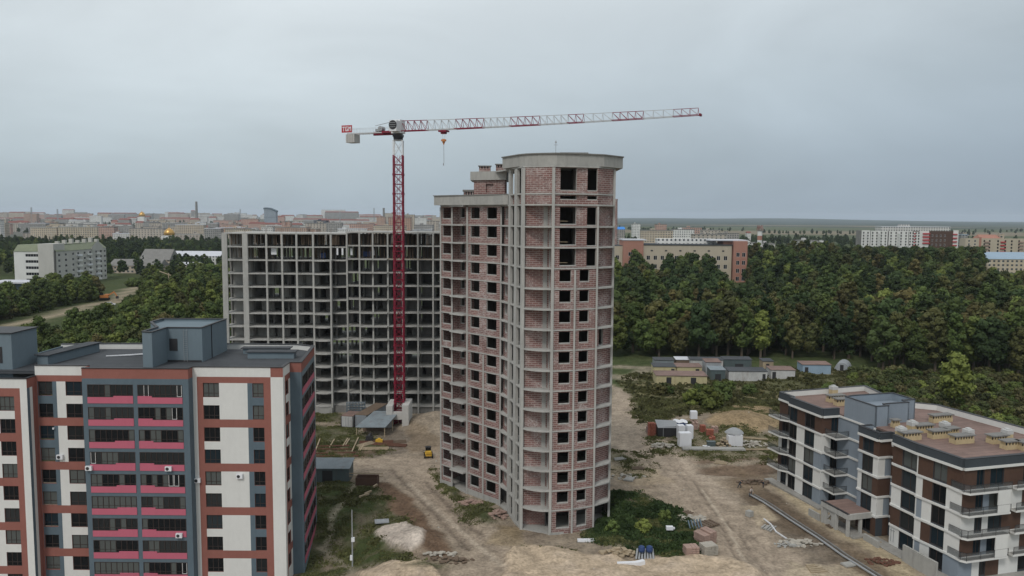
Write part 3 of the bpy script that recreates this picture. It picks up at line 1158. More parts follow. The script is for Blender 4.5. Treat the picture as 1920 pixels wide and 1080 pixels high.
# counter jib
K = Vector((CX, CYY, 0)) - JD * 1.2
K1 = Vector((CX, CYY, 0)) + JD * (jl(657) - .3)
zc = zt + 5.0
mb = MB()
for s in (-1, 1):
    mb.bar(K + JS * s * .8 + Vector((0, 0, zc)), K1 + JS * s * .8 + Vector((0, 0, zc)), .22)
    mb.bar(K + JS * s * .9 + Vector((0, 0, zc + 1.1)), K1 + JS * s * .9 + Vector((0, 0, zc + 1.1)), .04)
    for i in range(15):
        a = K.lerp(K1, i / 14) + JS * s * .9
        mb.bar(a + Vector((0, 0, zc)), a + Vector((0, 0, zc + 1.1)), .04)
for i in range(15):
    a = K.lerp(K1, i / 14)
    mb.bar(a + JS * .8 + Vector((0, 0, zc)), a - JS * .8 + Vector((0, 0, zc)), .1)
mb.build('counter_jib', 'jib_white', crane)
MB().bar(K + Vector((0, 0, zc - .15)), K - JD * 5 + Vector((0, 0, zc - .15)), .5, 0, .8).build('winch_frame', 'steel_red', crane)
mb = MB(); a = K - JD * 3.0 + Vector((0, 0, zc + .9)); mb.cone(a - JS * .7, a + JS * .7, .55, .55, 14); oriented(mb, K - JD * 3.6, .7, .6, zc + .3, zc + .8)
a = K - JD * 4.6; mb.bar(a + Vector((0, 0, zc + 1.6)), K + Vector((0, 0, zc + 2.4)), .1)
mb.build('winch', 'steel_grey', crane)
cw = K1 + JD * .9
mb = MB()
for i in range(5):
    oriented(mb, cw + JD * (i - 2) * .46, .2, 1.15, zc - 2.0, zc - .15)
mb.build('counterweight', 'ballast', crane)
sgc = K1 - JD * .0 + JS * 1.0
mb = MB()
pts = [sgc - JD * 1.35 - JS * .06, sgc + JD * 1.35 - JS * .06, sgc + JD * 1.35 + JS * .06, sgc - JD * 1.35 + JS * .06]
mb.prism([(p.x, p.y) for p in pts], zc + .25, zc + 1.85)
sg = mb.build('sign_board', 'sign_red', crane)
letters = {'T': [(0, .82, 1, 1), (.38, 0, .62, .82)], 'G': [(0, .0, .24, 1), (.24, .82, 1, 1), (.24, 0, 1, .18), (.76, .18, 1, .52), (.5, .4, .76, .54)],
           'M': [(0, 0, .22, 1), (.78, 0, 1, 1), (.22, .66, .42, .92), (.42, .45, .58, .72), (.58, .66, .78, .92)]}
mb = MB()
for i, ch in enumerate('TGM'):
    for (x0, y0, x1, y1) in letters[ch]:
        a = sgc + JD * (-1.15 + i * .82 + x0 * .68) + JS * .06; b_ = sgc + JD * (-1.15 + i * .82 + x1 * .68) + JS * .06
        pts = [a, b_, b_ + JS * .04, a + JS * .04]
        mb.prism([(p.x, p.y) for p in pts], zc + .55 + y0 * 1.0, zc + .55 + y1 * 1.0)
mb.build('lettering', 'plastic_white', sg)
# trolley, hook and ropes
st = jl(832)
T = Vector((CX, CYY, 0)) + JD * st
zt_ = jzz(st)
mb = MB(); oriented(mb, T, .95, .8, zt_ - .55, zt_ - .2); oriented(mb, T, .5, .5, zt_ - .95, zt_ - .55)
mb.build('trolley', 'steel_red', crane)
hz_ = ony(832, 264, T.y)[1]
hb = ony(832, 306, T.y)[1]
mb = MB(); mb.cone((T.x - .28, T.y, hz_), (T.x + .28, T.y, hz_), .42, .42, 12); mb.cone((T.x, T.y, hz_ - .2), (T.x, T.y, hz_ - .85), .3, .08, 10); mb.box(T.x - .55, T.x + .55, T.y - .1, T.y + .1, hz_ - .1, hz_ + .3)
hk = mb.build('hook_block', 'orange', crane)
mb = MB()
for s in (-.3, .3):
    mb.bar((T.x + s, T.y, zt_ - .6), (T.x + s * .6, T.y, hz_), .035)
mb.bar((T.x, T.y, hz_ - .8), (T.x + .05, T.y, hb), .09); mb.bar((T.x - .05, T.y, hb), (T.x - .05, T.y, hb - .5), .2)
mb.build('rope', 'steel_grey', hk)
# ballast base: two tall piers joined by a low wall on a cross frame
bx0, bx1 = ony(725, 800, 176)[0], ony(768, 800, 176)[0]
mb = MB()
def stack(x0, x1, y0, y1, z1, n):
    for i in range(n):
        a, b = z1 * i / n, z1 * (i + 1) / n
        MB().box(x0, x1, y0, y1, a + .012, b).build('ballast_block', 'ballast', crane)
stack(bx0 + .1, bx0 + 1.5, 174.6, 181.4, 5.0, 5)
stack(bx1 - 1.5, bx1 - .05, 174.6, 181.4, 5.2, 5)
MB().box(bx0 + 1.5, bx1 - 1.5, 174.8, 175.6, 1.9, 3.6).build('ballast_block', 'ballast', crane)
mb = MB(); mb.bar((CX - 3, CYY - 3, .5), (CX + 3, CYY + 3, .5), .5); mb.bar((CX + 3, CYY - 3, .5), (CX - 3, CYY + 3, .5), .5)
mb.build('base_frame', 'steel_red', crane)
# ================================================================== painted apartment block, left foreground
AZ = -3.4
blockA = thing('painted_apartment_block', 'finished block painted white, brown and slate blue with pink balcony fronts and dark roof', 'building', (-48, 112, AZ))
ROWT = [24.72 - 3.02 * k for k in range(9)]       # window heads
WHH = 1.92
BGH = 1.72
A0, A1, A2, A3, A4, A5 = (-63.6, 105.3), (-56.45, 105.3), (-56.45, 103.6), (-42.45, 103.6), (-42.45, 105.0), (-30.4, 105.0)
A6, A7, A8 = (-30.55, 108.8), (-28.95, 108.8), (-30.6, 122.8)
A9, A10 = (-33.5, 124.2), (-70, 123.2)
B0_, B1_ = (-63.6, 103.3), (-76, 103.3)
RT = 26.85
PAL = ['white_wall', 'brown_paint', 'slate_paint', 'slate_light']
WH, BR, SL, SLL = 0, 1, 2, 3


def row_of(z, dz=0):
    for k, t in enumerate(ROWT):
        if t + dz - WHH < z < t + dz:
            return k, 'w'
        if z >= t + dz:
            return k, 'g'
    return 9, 'g'


def vlist(dz=0, extra=()):
    v = [AZ, RT] + list(extra)
    for t in ROWT:
        v += [t + dz, t + dz - WHH]
    return [x for x in v if AZ <= x <= RT]


def wins(p0, p1, cols, dz=0, th_in=.16, **kw):
    for k, t in enumerate(ROWT):
        zt_w = t + dz
        for c in cols:
            pane = rr.choice(('glass', 'glass', 'glass', 'glass_blue', 'glass_curtain'))
            window(blockA, p0, p1, c[0], zt_w - WHH + c[2] if len(c) > 2 else zt_w - WHH, c[1] - c[0], WHH - (c[2] if len(c) > 2 else 0), th_in, pane=pane, **kw)


# right bay (A4-A5)
u = U(A4, A5, 365, 378.3, 408.6, 462, 470.5, 471.5, 492.5, 506, 520)
def fA3(x, z):
    if z > 25.55: return WH if x < u[7] else BR
    if x < .55 or x > u[7]: return WH
    k, g = row_of(z)
    if x < u[1]: return BR
    if x > u[6]: return BR
    if g == 'w':
        if u[1] < x < u[2] or u[5] < x < u[6]: return None
        if x < u[3]: return WH
        return SL
    if k % 2 == 0: return BR
    if x < u[3]: return WH
    return SL
MB().grid_wall(A4, A5, [.55] + u, vlist(0, (25.55,)), fA3, .3, 1).build('wall', PAL, blockA)
wins(A4, A5, [(u[1], u[2])]); wins(A4, A5, [(u[5], u[6], .0)], muls=(.45,))
# side strip with narrow windows
sL = 3.8
def fS(x, z):
    if z > 25.55: return WH
    k, g = row_of(z)
    if g == 'w' and 1.3 < x < 2.9: return None
    if x < .9: return WH
    if g == 'g' and k % 2 == 0: return BR
    return BR if x < 1.3 else WH
MB().grid_wall(A5, A6, [.9, 1.3, 2.9], vlist(0, (25.55,)), fS, .3, 1).build('wall', PAL, blockA)
wins(A5, A6, [(1.3, 2.9)], muls=(.5,))
def fB(x, z):
    return BR if z > 25.5 else SL
MB().grid_wall(A6, A7, [], [AZ, 25.5, RT], fB, .3).build('wall', PAL, blockA)
# flank with pink balconies
FLK = math.hypot(A8[0] - A7[0], A8[1] - A7[1])
f0, f1 = .45, FLK - .9
def fF(x, z):
    if z > 25.5: return BR
    for t in ROWT:
        if f0 < x < f1 and t - BGH - .80 < z < t: return None
    return SL if x < f0 else SLL
vv = [AZ, 25.5, RT] + [t for t in ROWT] + [t - BGH - .80 for t in ROWT]
vv = [v for v in vv if v >= AZ]
MB().grid_wall(A7, A8, [f0, 3.2, f1], vv, fF, .3, 2).build('wall', PAL, blockA)


def balcony(p0, p1, ua, ub, zt, notch=None, open_=0.5, step=.78, proud=.06):
    """glazed balcony: pink parapet panel, dark mullions, panes of mixed tone, soffit"""
    dx, dy = p1[0] - p0[0], p1[1] - p0[1]
    L = math.hypot(dx, dy); dx /= L; dy /= L
    P_ = lambda q: (p0[0] + dx * q, p0[1] + dy * q)
    zb_ = zt - BGH - .80
    mb = MB()
    mb.slab(P_(ua), P_(ub), proud, -.12, zb_, zt - BGH + .02)
    if notch:
        mb.slab(P_(notch[0]), P_(notch[1]), proud + .003, -.123, zt - BGH + .02, zt - BGH + .2)
    bal = mb.build('balcony', 'pink_panel', blockA)
    mb = MB()
    n = max(3, int(round((ub - ua) / step)))
    for i in range(n + 1):
        q = ua + .04 + (ub - ua - .08) * i / n
        mb.slab(P_(q - .035), P_(q + .035), -.0, -.09, zt - BGH + .02, zt - .04)
    mb.slab(P_(ua), P_(ub), .003, -.1, zt - .08, zt)
    mb.slab(P_(ua), P_(ub), .003, -.1, zt - BGH + .02, zt - BGH + .09)
    mb.slab(P_(ua + .05), P_(ub - .05), -.02, -.07, zt - BGH + .42, zt - BGH + .46)
    mb.build('mullions', 'frame_dark', bal)
    # rear wall, floor and ceiling of the loggia
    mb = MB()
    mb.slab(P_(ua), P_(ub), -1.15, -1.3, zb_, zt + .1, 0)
    o = mb.build('rear_wall', 'slate_paint' if rr.random() < .3 else 'interior_shade', bal)  # dark tone puts the loggia shade into the wall colour
    groups = {'glass': MB(), 'glass_curtain': MB(), 'frame_white': MB()}
    tone = rr.random()
    for i in range(n):
        a, b_ = ua + .07 + (ub - ua - .08) * i / n, ua + (ub - ua - .08) * (i + 1) / n
        r_ = rr.random()
        if tone > .9:
            key = 'glass_curtain'
        else:
            key = 'glass' if r_ < .70 else ('glass_curtain' if r_ < .95 else 'frame_white')
        if key == 'frame_white':
            g = groups[key]
            g.slab(P_(a), P_(a + .07), -.03, -.08, zt - BGH + .1, zt - .1); g.slab(P_(b_ - .07), P_(b_), -.03, -.08, zt - BGH + .1, zt - .1)
            g.slab(P_(a), P_(b_), -.031, -.081, zt - BGH + .1, zt - BGH + .17)
            groups['glass'].slab(P_(a), P_(b_), -.05, -.06, zt - BGH + .08, zt - .08)
        else:
            groups[key].slab(P_(a), P_(b_), -.05, -.06, zt - BGH + .08, zt - .08)
    for key, g in groups.items():
        if g.v:
            g.build('glazing' if key != 'frame_white' else 'sash', key, bal)
    return bal


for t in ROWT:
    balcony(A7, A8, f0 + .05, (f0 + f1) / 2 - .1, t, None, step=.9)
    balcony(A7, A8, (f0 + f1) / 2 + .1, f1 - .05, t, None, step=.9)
# balcony bay
b = U(A2, A3, 151, 160, 246.5, 254.5, 339.5)
def fA2(x, z):
    if z > 25.5: return BR
    for t in ROWT:
        if (b[1] < x < b[2] or b[3] < x < b[4]) and t - BGH - .80 < z < t: return None
    return SL
MB().grid_wall(A2, A3, b[1:], vv, fA2, .3, 2).build('wall', PAL, blockA)
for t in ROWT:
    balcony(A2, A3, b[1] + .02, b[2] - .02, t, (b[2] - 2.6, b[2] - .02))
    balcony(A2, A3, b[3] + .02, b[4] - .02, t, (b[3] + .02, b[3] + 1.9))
MB().grid_wall(A3, A4, [], [AZ, 25.5, RT], lambda x, z: BR if z > 25.5 else SL, .3).build('wall', PAL, blockA)
# left bay with two window columns
a_ = U(A0, A1, 66.5, 67.5, 94.5, 102.5, 118.5, 119.5)
AL1 = 7.15
def fA1(x, z):
    if z > 25.55: return WH
    k, g = row_of(z)
    if g == 'g' and k % 2 == 0: return BR
    if x < a_[0]: return BR
    if a_[1] < x < a_[2] and g == 'w': return None
    if x > a_[5] and x < AL1 - .08 and g == 'w': return None
    if x < a_[3]: return SL
    return WH
MB().grid_wall(A0, A1, a_ + [AL1 - .08], vlist(0, (25.55,)), fA1, .3, 1).build('wall', PAL, blockA)
wins(A0, A1, [(a_[1], a_[2], .12)], muls=(.5,)); wins(A0, A1, [(a_[5], AL1 - .08)])
# lower stepped part at the frame edge: floors half a storey down
L0, L1, L2 = (-76, 103.3), (-63.55, 103.3), (-63.55, 105.3)
dz0 = -1.62
RTL = 25.45
l_ = U(L0, L1, 0, 1, 21.5, 33.0)
l_[1] = l_[2] - 2.0
def fL0(x, z):
    if z > 24.2: return WH
    if x > l_[3]: return WH
    k, g = row_of(z, dz0)
    if x > l_[2]: return BR
    if g == 'w' and x > l_[1]: return None
    if g == 'g' and k % 2 == 0: return BR
    return WH
MB().grid_wall(L0, L1, l_[1:], [v for v in vlist(dz0, (24.2,)) if v < RTL] + [RTL], fL0, .3, 1).build('wall', PAL, blockA)
for k, t in enumerate(ROWT):
    window(blockA, L0, L1, l_[1], t + dz0 - WHH, l_[2] - l_[1], WHH, .16, pane='glass' if k % 3 else 'glass_curtain')
MB().grid_wall(L1, L2, [.6, 1.2], [AZ, 24.2, RTL], lambda x, z: BR if z > 24.2 else (SL if x < .6 else (WH if x < 1.2 else BR)), .3).build('wall', PAL, blockA)
MB().grid_wall(A1, A2, [], [AZ, RT], lambda x, z: WH if z > 25.5 else BR, .2).build('wall', PAL, blockA)
# roof
roofp = [A0, A1, A2, A3, A4, A5, A6, A7, A8, A9, A10, (-70, 105.3)]
MB().prism([(-69.8, 105.4), (-56.4, 105.4), (-56.4, 103.7), (-42.5, 103.7), (-42.5, 105.2), (-30.6, 105.2), (-30.6, 109), (-29.3, 109), (-31.4, 122.6), (-33.5, 124), (-69.8, 123)], 25.7, 26.12, 0).build('roof', 'roof_felt', blockA)
MB().prism([(-76, 103.5), (-63.7, 103.5), (-63.7, 105.25), (-69.9, 105.35), (-70, 123), (-76, 123)], 24.3, 24.72).build('roof', 'roof_felt', blockA)
def coping(pts, z, w=.5, out=.1, h=.09, m='trim_dark', name='coping', closed=False):
    mb = MB()
    for i in range(len(pts) - (0 if closed else 1)):
        p, q = pts[i], pts[(i + 1) % len(pts)]
        mb.slab(p, q, out, out - w, z + .003 * (i % 2), z + h + .003 * (i % 2))
    return mb.build(name, m, blockA)
coping([A0, A1], RT); coping([A2, A3, A4], RT); coping([A4, A5, A6, A7, A8], RT)
coping([L0, L1, L2], RTL)
mb = MB()
for p, q in ((A8, A9), (A9, (-44, 124.6)), ((-44, 124.6), (-62.5, 124)), ((-62.5, 124), A10)):
    mb.slab(p, q, 0, -.3, 20, RT)
mb.build('parapet', 'white_wall', blockA)
coping([A8, A9, (-44, 124.6), (-62.5, 124), A10], RT + .01)
MB().slab((-70, 123), (-70, 105.5), 0, -.3, 23, RT - .3).build('parapet', 'slate_paint', blockA)
# stair head on the roof
shp = [(-50.6, 108.5), (-49.05, 108.0), (-49.0, 112.7), (-44.0, 112.6), (-44.05, 122.6), (-53.9, 122.4), (-53.9, 118.4), (-50.6, 113)]
mb = MB(); mb.prism(shp, 26.1, 30.7)
sho = mb.build('stair_head', 'slate_light', blockA)
mb = MB()
for i in range(len(shp)):
    p, q = shp[i], shp[(i + 1) % len(shp)]
    mb.slab(p, q, .12, -.28, 31.0, 31.12 + .004 * (i % 2))
mb.build('coping', 'trim_dark', sho)
mb = MB()
for i in range(len(shp)):
    p, q = shp[i], shp[(i + 1) % len(shp)]
    mb.slab(p, q, .0, -.2, 30.7, 31.0)
mb.build('parapet', 'slate_light', sho)
MB().slab((-48.97, 112.55), (-44.1, 112.45), .0, -.02, 26.1, 26.4).build('skirting', 'trim_dark', sho)
q0, q1 = (-49.0, 112.66), (-44.0, 112.56)
MB().slab((-48.7, 112.66), (-47.55, 112.63), .02, -.2, 27.7, 29.45).build('door', 'trim_dark', sho)
mb = MB(); mb.bar((-46.6, 112.5, 26.2), (-46.6, 112.5, 30.9), .03); mb.bar((-46.1, 112.5, 26.2), (-46.1, 112.5, 30.9), .03)
for i in range(15): mb.bar((-46.6, 112.5, 26.4 + i * .3), (-46.1, 112.5, 26.4 + i * .3), .025)
mb.build('ladder', 'steel_grey', sho)
MB().box(-44.0, -43.92, 116.1, 116.2, 26.1, 31).build('downpipe', 'trim_dark', sho)
# second stair head, cut by the frame edge
mb = MB(); mb.prism([(-73, 106.2), (-67.1, 106.2), (-67.1, 112), (-73, 112)], 24.7, 31.0)
s2 = mb.build('stair_head', 'slate_light', blockA)
MB().prism([(-73.2, 106.0), (-66.9, 106.0), (-66.9, 112.2), (-73.2, 112.2)], 31.0, 31.12).build('coping', 'trim_dark', s2)
MB().box(-68.85, -68.4, 106.13, 106.22, 27.0, 29.2).build('window', 'trim_dark', s2)
# long duct houses
def duct(pts, z0, z1, slope=.35):
    mb = MB().prism(pts, z0, z1)
    o = mb.build('vent_house', 'slate_light', blockA)
    cx = sum(p[0] for p in pts) / 4; cy = sum(p[1] for p in pts) / 4
    MB().prism([(x + (.3 if x > cx else -.3), y + (.25 if y > cy else -.25)) for x, y in pts], z1, z1 + .12).build('vent_cover', 'roof_felt', o)
    return o
duct([(-65.9, 109.8), (-64.3, 109.6), (-62.9, 120.8), (-64.5, 121.0)], 26.1, 27.45)
duct([(-38.6, 115.6), (-31.9, 115.9), (-31.95, 117.4), (-38.65, 117.1)], 26.1, 27.05)
duct([(-40.6, 119.6), (-33.8, 120.0), (-33.9, 121.4), (-40.7, 121.0)], 26.1, 26.9)
mb = MB()
for i in range(6):
    mb.bar((-59.5 + i * .6, 116 + i * .15, 26.3), (-54.6 + i * .3, 117.6 + i * .3, 26.35), .12)
mb.build('pipe_bundle', 'plastic_white', blockA)
# air conditioners on the walls
def air_con(px, py, Y, rz=0, parent=blockA):
    x, z = ony(px, py, Y)
    b = Vector(parent.location)
    def bd(mb): mb.box(-.42, .42, -.16, .16, -.3, .3)
    def fn_(mb): mb.cone((-.1, -.165, 0), (-.1, -.185, 0), .22, .22, 14)
    o = place('air_conditioner', raw_mesh('air_conditioner', bd, ['plastic_white']), parent, (x - b.x, Y - .2 - b.y, z - b.z), rz)
    place('fan_grille', raw_mesh('fan_grille', fn_, ['trim_dark']), o, (0, 0, 0))
for a in ((114, 856, 105.3), (168, 877, 103.55), (317, 878, 103.55), (337, 1003, 103.55), (371, 900, 105.0), (450, 892, 105.0)):
    air_con(*a)
mb = MB()
for k in range(6):
    x, z = ony(118 + 2 * k, 703, 105.2)
for px_, py_, Y_ in ((101, 803, 105.2),):
    x, z = ony(px_, py_, Y_); mb.box(x - .09, x + .09, Y_ - .2, Y_, z - .12, z + .12)
mb.build('floodlight', 'plastic_white', blockA)
MB().prism([(-31.0, 123.2), (-28.2, 122.6), (-29, 118.6), (-30.6, 118.8)], -2.6, -2.2).build('entrance_slab', 'screed', blockA)

# ================================================================== five-storey block, right foreground
RB = math.atan2(.265, .964)

blockB = thing('low_apartment_block', 'five storey block in brown, white and grey panels with glass balconies and reddish roof', 'building', (58.8, 101.0, 0), RB)
PB = ['white_wall', 'wood_panel', 'grey_panel', 'anthracite', 'slate_light']
wW, wB, wG, wA = 0, 1, 2, 3
RZ = 16.25


def bface(p0, p1, storeys, cuts_, name='wall', th=.3, top=True, z_hi=15.0, bals=False):
    """panel front in local coordinates. cuts_: u breakpoints; storeys[k] = list of codes per strip:
    W/B/G/A panel, 'x' window, 'o' open recess"""
    code = {'W': wW, 'B': wB, 'G': wG, 'A': wA}
    L = math.hypot(p1[0] - p0[0], p1[1] - p0[1])
    vs = [0]
    for k in range(5):
        vs += [3 * k + .28, 3 * k + 2.72, 3 * k + 3.0]
    def fn(u, v):
        if v > 15: return wA
        k = int(min(v // 3, 4)); r = v - 3 * k
        i = sum(1 for c in cuts_ if u > c)
        c = storeys[k][i]
        if r > 2.72: return wW if k < 4 else (code.get(c, wW))
        if c == 'o': return None
        if c == 'x': return None if r > .28 else wA
        return code[c]
    MB().grid_wall(p0, p1, list(cuts_), vs, fn, th, 3).build(name, PB, blockB)
    ed = [0] + list(cuts_) + [L]
    for k in range(5):
        for i, c in enumerate(storeys[k]):
            if c == 'x':
                window(blockB, p0, p1, ed[i], 3 * k + .28, ed[i + 1] - ed[i], 2.44, .16, muls=(.5,), transom=.0, fw=.09, pane=rr.choice(('glass', 'glass', 'glass_blue', 'glass_blue', 'glass_curtain')))
    # projecting white floor bands
    mb = MB()
    for k in range(1, 6):
        z_ = 3 * k
        mb.slab(p0, p1, .18, .0, z_ - .14, z_ + .14)
    mb.build('floor_band', 'white_wall', blockB)


def bf(pts_s):  # point on plan
    return pts_s


# local frame: x = into the block, y = along the long front away from the camera. outer side faces -x,
# so walls on the long front run from far to near
bface((-.5, 12.3), (-.5, 7.3), ['Wx', 'Bx', 'Wx', 'Bx', 'Bx'], (1.9,))
bface((-.85, 7.3), (-.3, 0), ['GWxG', 'WBxW', 'GWxW', 'WBxW', 'BBxB'], (1.1, 2.7, 4.9))
MB().slab((-.5, 7.3), (-.85, 7.3), .002, -.2, 0, 15).build('wall', 'white_wall', blockB)
bface((1.7, 15.1), (1.7, 12.3), ['A', 'B', 'G', 'B', 'B'], ())
bface((1.7, 12.3), (-.5, 12.3), ['B', 'W', 'B', 'W', 'B'], ())  # hidden return
bface((-.56, 15.1), (1.7, 15.1), ['AB', 'WG', 'BB', 'WG', 'BB'], (1.2,))
bface((-.56, 19.4), (-.56, 15.1), ['BxB', 'GxW', 'WxB', 'GxW', 'BxB'], (.9, 3.2))
bface((2.3, 26.6), (2.3, 19.4), ['GGG', 'GGG', 'GGG', 'GGG', 'GGG'], (.6, 1.0))
bface((.2, 19.41), (2.3, 19.41), ['G'] * 5, (), name='wall')
# far wing: side with stacked balconies, then the front
bface((-.7, 28.0), (2.3, 28.0), ['Gx', 'Wx', 'Gx', 'Wx', 'Bx'], (1.7,))
bface((2.3, 28.0), (2.3, 26.6), ['G'] * 5, ())
bface((-.65, 37.0), (-.7, 28.0), ['xWxG', 'xWxW', 'xWxG', 'xWxW', 'xBxB'], (2.2, 4.4, 7.0))
bface((0.05, 41.0), (0.05, 37.0), ['WxW', 'Bxx', 'WxW', 'Bxx', 'BBx'], (1.0, 2.6))
bface((15.5, 42), (.05, 41.0), ['WxWxW'] * 5, (3, 5, 8, 10), )
# camera-side end
bface((-.3, 0), (22.0, 0), ['GWxBWxBW', 'BxGxWBxB', 'WxWxBWxB', 'BxGxWBxB', 'BxBxBxBx'], (2.2, 3.4, 4.4, 6.6, 9.8, 12.5, 15.0))
mb = MB()
mb.slab((22, 0), (18.7, 42), 0, -.3, 0, 15)
mb.build('wall', 'white_wall', blockB)
roofB = [(-.55, 12.3), (-.9, 7.3), (-.35, -.05), (22, -.05), (18.8, 42.2), (.05, 41.1), (.05, 37.0), (-.7, 37), (-.75, 28), (2.25, 28), (2.25, 15.1), (2.25, 12.3)]
MB().prism([(-.4, 12.2), (-.7, 7.3), (-.2, .1), (21.9, .1), (18.7, 42), (.2, 41), (.2, 37), (-.5, 36.9), (-.6, 28.1), (2.4, 28.1), (2.4, 12.3)], 15.0, 15.35).build('roof', 'roof_red_felt', blockB)
def parap(pts, z0=15.0, z1=RZ, m='anthracite', closed=False, inner='grey_panel'):
    mb = MB()
    for i in range(len(pts) - (0 if closed else 1)):
        p, q = pts[i], pts[(i + 1) % len(pts)]
        mb.slab(p, q, .22, -.06, z0 + .14, z1, 0)
        mb.slab(p, q, -.06, -.3, z0 + .1, z1, 1)
    o = mb.build('parapet', [m, inner], blockB)
    mb = MB()
    for i in range(len(pts) - (0 if closed else 1)):
        p, q = pts[i], pts[(i + 1) % len(pts)]
        mb.slab(p, q, .26, -.34, z1 + .003 * (i % 2), z1 + .06 + .003 * (i % 2))
    mb.build('coping', 'trim_dark', o)
    mb = MB()
    for i in range(len(pts) - (0 if closed else 1)):
        p, q = pts[i], pts[(i + 1) % len(pts)]
        mb.slab(p, q, .34, 0, z0 - .2, z0 + .135 + .003 * (i % 2))
    mb.build('floor_band', 'white_wall', o)
parap([(-.5, 12.3), (-.85, 7.3), (-.3, 0), (22, 0)])
parap([(2.3, 28), (-.7, 28), (-.65, 37)][::-1]); parap([(.05, 41.0), (.05, 37.0)])
parap([(1.7, 19.4), (-.56, 19.4), (-.56, 15.1), (1.7, 15.1), (1.7, 12.3), (-.5, 12.3)], 14.6, 15.7)
parap([(22, 0), (20.0, 26), (15.6, 30), (18.7, 42), (.05, 41)], m='grey_panel', inner='white_wall')
# slate tower on the roof
st_ = [(2.25, 26.6), (2.25, 19.4), (4.6, 19.4), (4.6, 20.6), (9.4, 20.6), (9.4, 22.0), (11.8, 22.0), (11.8, 27), (4, 27)]
o = MB().prism([(x + .01 * (7 - x) / 5, y + .01 * (24 - y) / 4) for x, y in st_], 15.0, 17.3).build('stair_head', 'grey_panel', blockB)
mb = MB()
for i in range(len(st_)):
    mb.slab(st_[i], st_[(i + 1) % len(st_)], 0, -.2, 15.3, 18.5)
mb.build('parapet', 'grey_panel', o)
mb = MB()
for i in range(len(st_)):
    mb.slab(st_[i], st_[(i + 1) % len(st_)], .08, -.28, 18.5, 18.58 + .003 * (i % 2))
mb.build('coping', 'trim_dark', o)
# flues in yellow brick with dark caps, some with a white cowl box
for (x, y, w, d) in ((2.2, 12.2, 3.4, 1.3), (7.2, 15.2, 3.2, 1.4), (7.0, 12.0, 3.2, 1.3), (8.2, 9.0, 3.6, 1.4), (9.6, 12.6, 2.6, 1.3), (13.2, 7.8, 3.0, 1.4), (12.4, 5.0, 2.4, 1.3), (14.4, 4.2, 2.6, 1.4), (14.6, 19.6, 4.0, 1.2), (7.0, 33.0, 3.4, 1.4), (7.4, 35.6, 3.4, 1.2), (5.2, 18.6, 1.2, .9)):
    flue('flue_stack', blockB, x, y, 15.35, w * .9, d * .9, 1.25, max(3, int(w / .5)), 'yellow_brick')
for (x, y) in ((1.4, 13.1), (5.6, 15.6), (9.9, 13.9), (10.2, 9.9), (15.6, 8.4), (10.5, 40.2)):
    MB().box(x - .55, x + .55, y - .55, y + .55, 15.35, 16.35).build('flue_stack', 'yellow_brick', blockB)
    mb = MB(); mb.box(x - .57, x + .57, y - .57, y + .57, 16.351, 16.95); mb.box(x - .3, x + .3, y - .3, y + .3, 16.95, 17.15)
    mb.build('cowl', 'cowl_grey', blockB)


def bbal(poly, z, edge, post_in=None, glass=True):
    o = MB().prism(poly, z - .22, z + .04).build('balcony_slab', 'white_wall', blockB)
    MB().prism([(x + (.04 if x < sum(p[0] for p in poly) / len(poly) else -.04), y + (.04 if y < sum(p[1] for p in poly) / len(poly) else -.04)) for x, y in poly], z + .04, z + .07).build('balcony_floor', 'screed', o)
    mb, mr = MB(), MB()
    for p, q in edge:
        mb.slab(p, q, -.06, -.09, z + .12, z + 1.05)
        mr.bar((*p, z + 1.1), (*q, z + 1.1), .04)
        L = math.hypot(q[0] - p[0], q[1] - p[1]); n = max(1, int(L / 1.8))
        for i in range(n + 1):
            a = (p[0] + (q[0] - p[0]) * i / n, p[1] + (q[1] - p[1]) * i / n)
            mr.bar((*a, z + .05), (*a, z + 1.1), .035)
    mb.build('rail_glass', 'rail_glass', o); mr.build('railing', 'trim_dark', o)
# corner balconies towards the camera
for k in (1, 2, 3, 4):
    z_ = 3 * k
    x1 = 6.6
    p = [(-.55, 1.6), (-.55, -.5), (-.1, -1.1), (x1, -1.1), (x1, -.01), (-.3, -.01)]
    bbal(p, z_, [((-.55, 1.6), (-.55, -.5)), ((-.55, -.5), (-.1, -1.1)), ((-.1, -1.1), (x1, -1.1))])
    bbal([(7.6, -1.0), (14.5, -1.0), (14.5, -.01), (7.6, -.01)], z_, [((7.6, -1.0), (14.5, -1.0))])
for k in (1, 3):
    z_ = 3 * k
    MB().slab((4.4, -1.12), (6.4, -1.12), .0, -.12, z_ + .07, z_ + 2.78).build('screen_wall', 'white_wall', blockB)
for k in (1, 2, 3, 4):
    z_ = 3 * k
    bbal([(-.2, 27.99), (-.2, 25.2), (2.2, 25.2), (2.2, 27.99)], z_, [((-.2, 27.9), (-.2, 25.2)), ((-.2, 25.2), (2.2, 25.2))])
    bbal([(-1.5, 40.9), (-1.5, 38.4), (-.6, 36.9), (.0, 36.99), (.0, 42), (-1.5, 42)], z_, [((-1.5, 41.9), (-1.5, 38.4)), ((-1.5, 38.4), (-.6, 36.9))])
MB().prism([(-2.0, 42), (-2.0, 26.5), (-.4, 26.5), (-.4, 42)], -.5, .3).build('terrace', 'screed', blockB)
MB().prism([(-2.6, 14.8), (-2.6, -2.4), (24, -2.4), (24, .2), (-.4, .2), (-.4, 14.8)], -.6, .12).build('terrace', 'screed', blockB)
